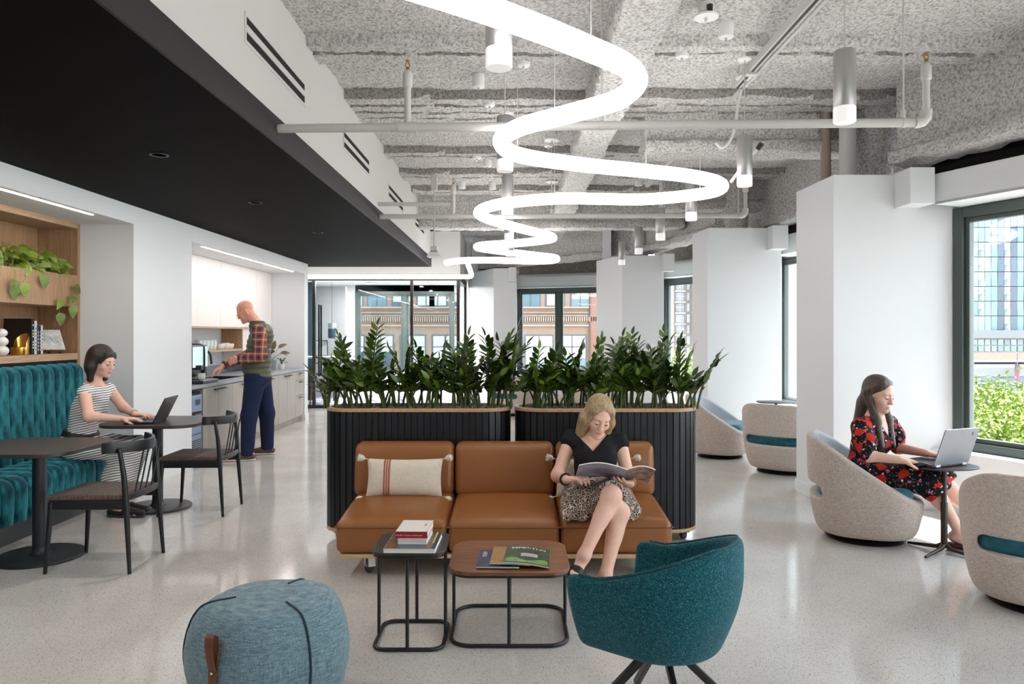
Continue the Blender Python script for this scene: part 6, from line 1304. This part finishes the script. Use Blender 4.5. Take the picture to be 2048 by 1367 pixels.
def laptop(lb, c, yaw, w, d, lean, body, lid, extra=None, logo=False):
    t = thing('laptop', lb, 'laptop', c); R_ = Matrix.Translation(c) @ Matrix.Rotation(yaw, 4, 'Z')   # hinge along local x at y=0, keyboard towards -y
    q = MB(); q.prism(rrect(-w/2, w/2, -d, 0, .012, 4), .002, .016); q.v = [tuple(R_ @ Vector(v)) for v in q.v]; b = obj('base', q, body, t, bevel=.002)
    q = MB(); q.box(-w/2+.02, w/2-.02, -d*.55, -.025, .016, .0175); q.v = [tuple(R_ @ Vector(v)) for v in q.v]; kb = obj('keyboard', q, 'laptop_black', b)
    q = MB(); q.box(-.05, .05, -d+.015, -d*.62, .016, .0168); q.v = [tuple(R_ @ Vector(v)) for v in q.v]; obj('touchpad', q, 'charcoal', b)
    Lm = R_ @ Matrix.Translation((0, .004, .014)) @ Matrix.Rotation(-lean, 4, 'X')
    q = MB().prism(rrect(-w/2, w/2, 0, d*.97, .012, 4), 0, .007); q.v = [tuple(Lm @ Vector((v[0], v[2]-.0035, v[1]))) for v in q.v]; ld = obj('lid', q, lid, t, bevel=.0015)
    q = MB().box(-w/2+.008, w/2-.008, -.0042, -.0037, .012, d*.97-.01); q.v = [tuple(Lm @ Vector(v)) for v in q.v]; obj('screen', q, 'screen_glow' if 0 else 'laptop_black', ld)
    for x in (-w*.38, w*.38): q = MB().box(x-.02, x+.02, -.006, .010, .004, .018); q.v = [tuple(R_ @ Vector(v)) for v in q.v]; obj('hinge', q, 'white_plastic' if extra else 'laptop_black', t)
    if extra: q = MB().box(-w/2-.001, w/2+.001, -d-.001, .001, .006, .009); q.v = [tuple(R_ @ Vector(v)) for v in q.v]; obj('edge_stripe', q, extra, t)
    if logo: q = MB().lathe([(0, 0), (.012, 0)], (0, 0, 0), 18); q.v = [tuple(Lm @ Vector((v[0]-w*.34, .0045, d*.82+v[1]))) for v in q.v]; obj('logo', q, 'steel', ld)
laptop('thin black open laptop on the farther cafe table', (-2.845, 5.93, .74), -PI/2+.12, .315, .215, .45, 'laptop_black', 'laptop_black')
# ------------------------------------------------------------------ man at the coffee counter
p = Person(dict(P=(-2.985, 8.61, .96), C=(-2.975, 8.61, 1.30), N=(-2.99, 8.615, 1.545), Hd=(-3.125, 8.60, 1.70), hf=(-.87, -.12, -.46), SL=(-2.905, 8.415, 1.475), SR=(-2.955, 8.80, 1.475), EL=(-2.865, 8.37, 1.195), WL=(-3.125, 8.36, 1.155), ER=(-3.12, 8.78, 1.21), WR=(-3.35, 8.50, 1.075),
    HL=(-2.985, 8.52, .92), KL=(-3.035, 8.46, .50), AL=(-3.045, 8.43, .095), TL=(-3.26, 8.37, .04), HR=(-2.985, 8.70, .92), KR=(-2.945, 8.80, .50), AR=(-2.965, 8.88, .095), TR=(-3.17, 8.84, .04)), fem=False, build=1.02)
p.build('person', 'bald man in plaid shirt and olive vest standing at the coffee counter', (-3.0, 8.6, 0), 'skin_ruddy', male=True, brow='brow', hands=[((p.WL, (-.93, .22, -.22), (.1, .9, -.3), -1), dict(curl=.62, sc=1.08)), ((p.WR, (-.72, -.42, -.52), (.35, .3, -.85), 1), dict(curl=.42, sc=1.08))])
S = SDF(.05); p.torso(S, .030, .06); S.ell(p.P+p.u*.12+p.f*.035, (.15, .135, .15), p.TA, .06); S.cap(p.N-p.u*.03, p.N+p.u*.045+p.f*.02, .078, .070, k=.03)
for a in 'LR': Sh, El = getattr(p, 'S'+a), getattr(p, 'E'+a); S.cap(Sh+V3((0, .03 if a == 'L' else -.03, .01)), Sh+V3((0, .02 if a == 'L' else -.02, -.06)), .068, .07, k=.04)
yv = p.N[1]
S.cut(lambda X, Y, Z: .925-Z, .01).cut(lambda X, Y, Z: np.minimum(p.tl(X, Y, Z)[2]-.045, .07-np.abs(p.tl(X, Y, Z)[0])), .01).cut(lambda X, Y, Z: np.abs(Y-yv)-.235, .02)
S.cuts.append((lambda X, Y, Z: -.3+0*X, .001))
me = S.mesh('vest', .0075); co = np.zeros(len(me.vertices)*3); me.vertices.foreach_get('co', co); co = co.reshape(-1, 3); no = np.zeros(len(co)*3); me.vertices.foreach_get('normal', no); no = no.reshape(-1, 3)
co += no*(.011*(np.abs(np.sin(co[:, 2]*PI/.058))**.6)-.006)[:, None]; me.vertices.foreach_set('co', co.ravel()); me.update(); vo = obj('vest', None, 'vest', p.t, me=me)
zp = [Vector((p.P[0]-.185+.10*max(0, (z-1.15))**1.1*1.2, 8.60, z)) for z in np.linspace(.96, 1.5, 12)]
for a in 'LR':
    S = SDF(.035); p.arm(S, a, .017, .03); Sh, El, Wr = getattr(p, 'S'+a), getattr(p, 'E'+a), getattr(p, 'W'+a); d = un(Wr-El); S.cap(Sh, El, .072, .058, k=.03); S.cap(El, Wr-d*.01, .057, .040, k=.03)
    S.cut(lambda X, Y, Z: (X-Wr[0])*d[0]+(Y-Wr[1])*d[1]+(Z-Wr[2])*d[2]+.02, .006); p.part('shirt_sleeve', S, .0075, 'plaid'); p.ring('watch', Wr-d*.012, d, .037, .006, 'black_belt')
S = SDF(.05); S.ell(p.P-p.u*.03, (.178, .150, .12), p.TA)
for a in 'LR': Hp, K_, A_ = getattr(p, 'H'+a), getattr(p, 'K'+a), getattr(p, 'A'+a); S.cap(Hp, K_, .118, .088, k=.04).cap(K_, A_-V3((0, 0, .02)), .088, .072, k=.04)
S.cut(lambda X, Y, Z: Z-1.0, .01).cut(lambda X, Y, Z: .06-Z, .008); p.part('trousers', S, .008, 'trouser')
shoes(p, 'shoe_brown', 'sole', False)
gl = MB()
for q in (-1, 1):
    c = [Vector(p.H(.034*q+.024*math.cos(a), .101-.006*abs(math.cos(a)), -.002+.017*math.sin(a))) for a in np.linspace(0, 2*PI, 20, endpoint=False)]; gl.tube(c, .0030, 6, closed=True); gl.tube([Vector(p.H(.057*q, .095, .004)), Vector(p.H(.077*q, .05, .006)), Vector(p.H(.079*q, -.005, .004))], .0034, 6)
gl.tube([Vector(p.H(-.011, .105, .002)), Vector(p.H(.011, .105, .002))], .0025, 6); obj('glasses', gl, 'yellow', p.t, smooth=True)
# ------------------------------------------------------------------ woman with the silver laptop
p = Person(dict(P=(2.475, 5.245, .475), C=(2.515, 5.245, .69), N=(2.555, 5.245, .865), Hd=(2.575, 5.225, 1.02), hf=(.50, -.83, -.26), SR=(2.40, 5.13, .80), SL=(2.71, 5.36, .795), ER=(2.385, 4.985, .625), WR=(2.535, 4.875, .617), EL=(2.745, 5.30, .63), WL=(2.835, 5.09, .625),
    HR=(2.41, 5.18, .465), HL=(2.54, 5.31, .465), KR=(2.80, 4.985, .455), KL=(2.93, 5.10, .47), AR=(2.975, 4.925, .105), AL=(3.22, 5.06, .105), TR=(3.12, 4.84, .04), TL=(3.38, 4.99, .04)), build=.95)
p.build('person', 'woman with long brown hair in floral dress using the silver laptop', (2.5, 5.24, 0), 'skin_fair', hands=[((p.WR, (.97, .06, -.10), (.05, .1, -1), -1), dict(curl=.38)), ((p.WL, (.52, -.80, -.04), (0, 0, -1), 1), dict(curl=.36))])
S = SDF(.04); p.torso(S, .013, .05)
for a in 'LR': Sh, El = getattr(p, 'S'+a), getattr(p, 'E'+a); S.cap(Sh, Sh+(El-Sh)*.5, .066, .074, k=.04).cap(Sh+(El-Sh)*.5, Sh+(El-Sh)*.98, .074, .05, k=.03)
S.cut(lambda X, Y, Z: np.minimum(p.tl(X, Y, Z)[2]+.13-1.5*np.abs(p.tl(X, Y, Z)[0]), p.tl(X, Y, Z)[1]+.01), .01).cut(lambda X, Y, Z: np.minimum(p.tl(X, Y, Z)[2]+.005, .085-np.abs(p.tl(X, Y, Z)[0])), .01)
p.part('dress_bodice', S, .0075, 'floral')
S = SDF(.06); S.ell(p.P, (.172, .135, .12), p.TA)
for a in 'LR': Hp, K_, A_ = getattr(p, 'H'+a), getattr(p, 'K'+a), getattr(p, 'A'+a); S.cap(Hp, K_, .108, .080, k=.07).cap(K_, K_+(A_-K_)*.22, .080, .085, k=.05)
S.cap((2.70, 5.16, .46), (2.89, 5.03, .40), .10, .075, k=.06)
d_ = un(V3((.25, -.08, -.35))); kk = (p.KR+p.KL)/2
S.cut(lambda X, Y, Z: (X-kk[0])*d_[0]+(Y-kk[1])*d_[1]+(Z-kk[2])*d_[2]-.075-.008*np.sin(Y*60), .01)
p.part('dress_skirt', S, .0075, 'floral')
S = SDF(.03); H = p.H; A = p.HA
S.ell(H(0, -.024, .050), (.082, .102, .086), A).ell(H(0, -.06, -.04), (.078, .062, .13), A, .04).cap(H(0, -.08, -.10), p.N-p.f*.10-p.u*.10, .062, .05, k=.04)
for q in (-1, 1): S.cap(H(.042*q, .036, .090), H(.076*q, -.02, .03), .014, .022, k=.02).cap(H(.078*q, -.045, .0), p.N+p.r*.080*q*1.0+p.f*.055-p.u*.02, .024, .030, k=.035).cap(p.N+p.r*.080*q+p.f*.055-p.u*.02, p.C+p.r*.078*q+p.f*.125-p.u*.01, .030, .024, k=.03)
S.ell(H(0, .088, -.02), (.060, .055, .085), A, .012, op='s')
p.part('hair', S, .0055, 'hair_brown'); shoes(p, 'shoe_red', 'rubber')
laptop('silver open laptop with a red edge on the small pedestal table', (2.862, 4.86, .577), PI+.42, .335, .265, .33, 'laptop_black', 'laptop_silver', 'laptop_red', True)
t = thing('computer_mouse', 'black mouse under the right hand of the woman in the floral dress', 'mouse', (2.66, 4.86, .576)); obj('shell', MB().rbox(2.615, 2.715, 4.83, 4.89, .576, .606, .014, 4, 4, lambda p: Vector((p.x, p.y, .576+(p.z-.576)*(1-.45*((p.x-2.665)/.05)**2)))), 'laptop_black', t, smooth=True); obj('wheel', MB().box(2.69, 2.702, 4.857, 4.863, .596, .603), 'steel', t)
# ================================================================== OUTSIDE
mat('street', (150, 148, 144), .9); mat('sea', (150, 176, 196), .5); mat('tan_brick', (158, 132, 118), .85, vary=(1.5, (148, 122, 108), .3)); mat('pink_brick', (150, 108, 98), .85); mat('stone', (168, 148, 136), .85)
mat('brown_brick', (112, 98, 92), .85, vary=(.6, (104, 88, 82), .3)); mat('shade_white', (190, 188, 182), .7); mat('ext_glass', (104, 126, 138), .12, spec=.5, rnd=.35); mat('ext_glass_dark', (70, 84, 92), .12, spec=.8, rnd=.4)
mat('tower_blue', (104, 132, 156), .15, spec=.5, rnd=.1, vary=(.25, (84, 108, 130), .2)); mat('tower_dark', (58, 70, 84), .15, spec=.5, rnd=.25); mat('tower_peach', (160, 142, 128), .3, spec=.4, rnd=.2, vary=(.9, (74, 94, 98), .1, (1, 1, 2)))  # pane colours paint in reflections of sky and other buildings
mat('mullion_dark', (70, 80, 84), .5); mat('podium', (110, 110, 110), .8); mat('podium_dark', (96, 102, 108), .8); mat('hedge', (110, 140, 60), .9, vary=(2, (150, 170, 90), .2))
mat('leaf_tree', (70, 96, 18), .55, rnd=0, vary=(.9, (138, 152, 42), .2)); mat('bark', (90, 76, 62), .9)
struct('ground', MB().box(-160, 400, -60, 170, -14.2, -14), 'street'); struct('ground', MB().box(-900, 1600, 170, 1900, -14.3, -14.1), 'sea')
# ---- old brick building across the street, in front of the far windows
Yb = 40.; S_ = Yb/F
bd = thing('brick_building', 'pinkish brick building with a dentil band across the street', 'building', (-4, Yb, -14))
obj('wall', MB().box(-34, 6.6, Yb, Yb+10, -14, 16), 'tan_brick', bd); obj('corner', MB().box(4.05, 6.6, Yb-.12, Yb, -14, 16), 'pink_brick', bd)
def ez(py): return HC+(666-py)*S_
def ex(px): return (px-CX)*S_
for z0, z1, d in ((ez(616), ez(613), .18), (ez(625.5), ez(624), .12), (ez(652), ez(649), .14), (ez(632), ez(630.5), .1)): obj('string_course', MB().box(-34, 4.0, Yb-d, Yb, z0, z1), 'stone', bd)
dm = MB().box(-.035, .035, Yb-.12, Yb, ez(642), ez(633)).mesh('dentil'); dm.materials.append(M['stone'])
for k in range(110): inst('dentil', dm, bd, Matrix.Translation((ex(700)+k*.123, 0, 0)))
obj('dentil_shadow_board', MB().box(-34, 4, Yb-.03, Yb, ez(642), ez(633)), 'brown_brick', bd)
def bwin(x0, x1, z0, z1, top=False, blind=.5, rg=random.Random(2)):
    w = obj('window', MB().box(x0-.06, x1+.06, Yb-.03, Yb+.0, z0-.06, z1+.06), 'podium_dark', bd)
    obj('pane', MB().box(x0, x1, Yb-.04, Yb-.03, z0, z1), 'ext_glass' if rg.random() < .6 else 'ext_glass_dark', w)
    if blind: zb = z1-(z1-z0)*blind; obj('blind', MB().box(x0+.02, x1-.02, Yb-.045, Yb-.04, zb, z1-.02), 'shade_white', w)
    obj('glazing_bar', MB().box((x0+x1)/2-.025, (x0+x1)/2+.025, Yb-.06, Yb-.045, z0, z1).box(x0, x1, Yb-.06, Yb-.045, z1-(z1-z0)*.36, z1-(z1-z0)*.36+.05), 'podium_dark', w)
rgb = random.Random(8); up0, up1 = ez(612.5), ez(575)
for k, pxx in enumerate([690, 737, 786, 835, 858, 0, 905, 952, 998, 1044, 1093, 1143]):
    if pxx: bwin(ex(pxx), ex(pxx+35), up0, up1, True, rgb.choice([.75, .95, .6, 0]), rgb)
for pxx in (680, 738, 802, 866, 925, 985, 1051, 1117): bwin(ex(pxx), ex(pxx+54 if pxx > 1000 else pxx+48), ez(735), ez(671), False, rgb.choice([.9, .7, 1, .5]), rgb)
for k in range(3): obj('quoin_joint', MB().box(4.05, 4.12, Yb-.14, Yb-.12, -3+k*6, 2.9+k*6), 'brown_brick', bd)
# ---- far brown tower seen through the third window
T0 = 150.; ft = thing('far_tower', 'distant brown apartment tower seen through the third window', 'building', (42, T0, -14)); s = T0/F
obj('wall', MB().box(31.4, 52, T0, T0+14, -14, 26), 'brown_brick', ft); obj('wall', MB().box(36.0, 52, T0-3, T0, -14, 25), 'pink_brick', ft); obj('corner', MB().box(31.2, 32.2, T0-.3, T0, -14, 26), 'stone', ft)
for k in range(12):
    z = 11.3-2.22*k+.6
    w = obj('window', MB().box(32.7, 34.3, T0-.25, T0-.05, z-1.7, z), 'ext_glass_dark', ft); obj('glazing_bar', MB().box(33.45, 33.55, T0-.3, T0-.25, z-1.7, z).box(32.7, 34.3, T0-.3, T0-.25, z-.8, z-.7), 'stone', w)
    obj('balcony_slab', MB().box(32.5, 34.5, T0-.5, T0, z-2.1, z-1.8), 'stone', ft); w = obj('window', MB().box(34.95, 35.5, T0-.2, T0-.05, z-1.6, z), 'ext_glass', ft)
# ---- glass tower and podium seen through the near window
TY = 120.; q = TY/F; tx = lambda px: (px-CX)*q; tz = lambda py: HC+(666-py)*q
gt = thing('glass_tower', 'tall reflective glass tower with a dark mullion grid outside the near window', 'building', (85, TY, 0))
obj('core', MB().box(tx(1925), tx(2250), TY+.35, TY+20, tz(661), 60), 'mullion_dark', gt)
pw, ph = 13*q, 29.5*q; rgt = random.Random(4); pm = {}
for nm in ('tower_peach', 'tower_blue', 'tower_dark', 'ext_glass'): me = MB().box(-pw/2+.03, pw/2-.03, -.05, .05, -ph/2+.06, ph/2-.06).mesh('pane'); me.materials.append(M[nm]); pm[nm] = me
for i in range(14):
    for j in range(14):
        nm = ['tower_peach', 'ext_glass', 'tower_peach', 'ext_glass', 'tower_blue', 'tower_dark', 'tower_peach', 'tower_dark', 'tower_blue', 'tower_dark', 'tower_blue', 'tower_peach', 'tower_blue', 'tower_dark'][i]
        if nm == 'tower_peach' and rgt.random() < .3: nm = 'ext_glass'
        Mx = Matrix.Translation((tx(1930)+pw*(i+.5), TY, tz(661)+ph*(j+.5))) @ Euler((rgt.uniform(-.04, .04), 0, rgt.uniform(-.05, .05))).to_matrix().to_4x4(); inst('pane', pm[nm], gt, Mx)
pd = thing('podium_building', 'grey podium block with a planted terrace below the glass tower', 'building', (85, TY-20, -14))
PY = TY-4; q2 = PY/F; vx_ = lambda px: (px-CX)*q2; vz = lambda py: HC+(666-py)*q2
obj('fascia', MB().box(vx_(1925), vx_(2260), PY, TY+10, vz(676), vz(660)), 'podium', pd); obj('grid_wall', MB().box(vx_(1925), vx_(2260), PY+.6, TY+10, vz(720), vz(676)), 'tan_brick', pd)
gm = MB().box(-.42, .42, -.1, .1, -.42, .42).mesh('pane'); gm.materials.append(M['ext_glass'])
for i in range(16):
    for j in range(2): inst('pane', gm, pd, Matrix.Translation((vx_(1939)+i*1.03, PY+.5, vz(684)-j*1.0)) @ Euler((rgt.uniform(-.06, .06), 0, rgt.uniform(-.1, .1))).to_matrix().to_4x4())
q3 = (PY-10)/F; w3 = lambda px: (px-CX)*q3; z3 = lambda py: HC+(666-py)*q3
obj('lower_block', MB().box(w3(1925), w3(2280), PY-10, PY+10, -14, z3(734)), 'podium_dark', pd); obj('parapet', MB().box(w3(1925), w3(2280), PY-10.2, PY-10, z3(752), z3(734)), 'podium', pd)
for k in range(7): obj('window', MB().box(w3(1968+38*k), w3(1990+38*k), PY-10.25, PY-10, z3(795), z3(764)), 'ext_glass_dark', pd)
fg = thing('flag', 'small dark flag hanging on a pole before the podium', 'flag', (w3(2013), PY-12, -10)); obj('pole', MB().tube([(w3(2013), PY-12, -14), (w3(2016), PY-12, z3(705))], .08, 6), 'mullion_dark', fg)
mat('flag_cloth', (110, 70, 80), .8); obj('cloth', MB().grid(lambda a, b: Vector((w3(2012)+a*.7, PY-12+.25*math.sin(a*6+b*3), z3(722)-b*2.6-a*.6)), 6, 8), 'flag_cloth', fg, smooth=True)
# ---- trees
def leafcloud(name, n, rx, ry, rz, size, seed):
    rng = np.random.RandomState(seed); cl = rng.randn(34, 3); cl /= np.linalg.norm(cl, axis=1)[:, None]; cl *= rng.uniform(.45, .95, (34, 1)); vs = []; fs = []
    for k in range(n):
        c_ = cl[rng.randint(34)]; p = c_+rng.randn(3)*.16; p *= (rx, ry, rz); a = rng.randn(3); a /= np.linalg.norm(a); b = np.cross(a, rng.randn(3)); b /= np.linalg.norm(b); s = size*rng.uniform(.6, 1.3); o = len(vs)
        vs += [p-a*s, p+b*s*.45, p+a*s, p-b*s*.45]; fs.append((o, o+1, o+2, o+3))
    me = bpy.data.meshes.new(name); me.from_pydata([tuple(v) for v in vs], [], fs); me.materials.append(M['leaf_tree']); return me
tm = [leafcloud('foliage', 42000, 4.2, 4.2, 3.4, .10, 1), leafcloud('foliage', 42000, 4.4, 4.0, 3.1, .10, 2)]
def tree(x, y, top, k, lb, sc=1.):
    t = thing('street_tree', lb, 'tree', (x, y, -14)); o = inst('foliage', tm[k % 2], t, Matrix.Translation((x, y, top-3.4*sc)) @ Matrix.Rotation(k*1.3, 4, 'Z') @ Matrix.Scale(sc, 4)); o['kind'] = 'stuff'
    obj('trunk', MB().tube([(x, y, -14), (x+.1, y, -9), (x, y, top-4*sc)], [.3, .24, .12], 8), 'bark', t, smooth=True)
for i, (px_, py_, Y, sc, lb) in enumerate([(1985, 772, 26, 1., 'yellow-green tree filling the lower part of the near window'), (2075, 778, 24, 1., 'yellow-green tree at the right edge of the near window'), (1950, 742, 40, 1.0, 'darker green tree behind the near window foliage, by the frame'), (2030, 800, 18, .8, 'bright leafy tree lowest in the near window'), (1940, 820, 19, .8, 'bright leafy tree behind the open laptop'),
        (1583, 700, 30, 1., 'green tree low in the second window'), (1600, 730, 22, .9, 'yellow-green tree at the bottom of the second window'), (1378, 700, 40, 1.0, 'pale green tree at the bottom of the third window')]):
    p = at(px_, py_, Y); tree(p.x, p.y, p.z, i, lb, sc)
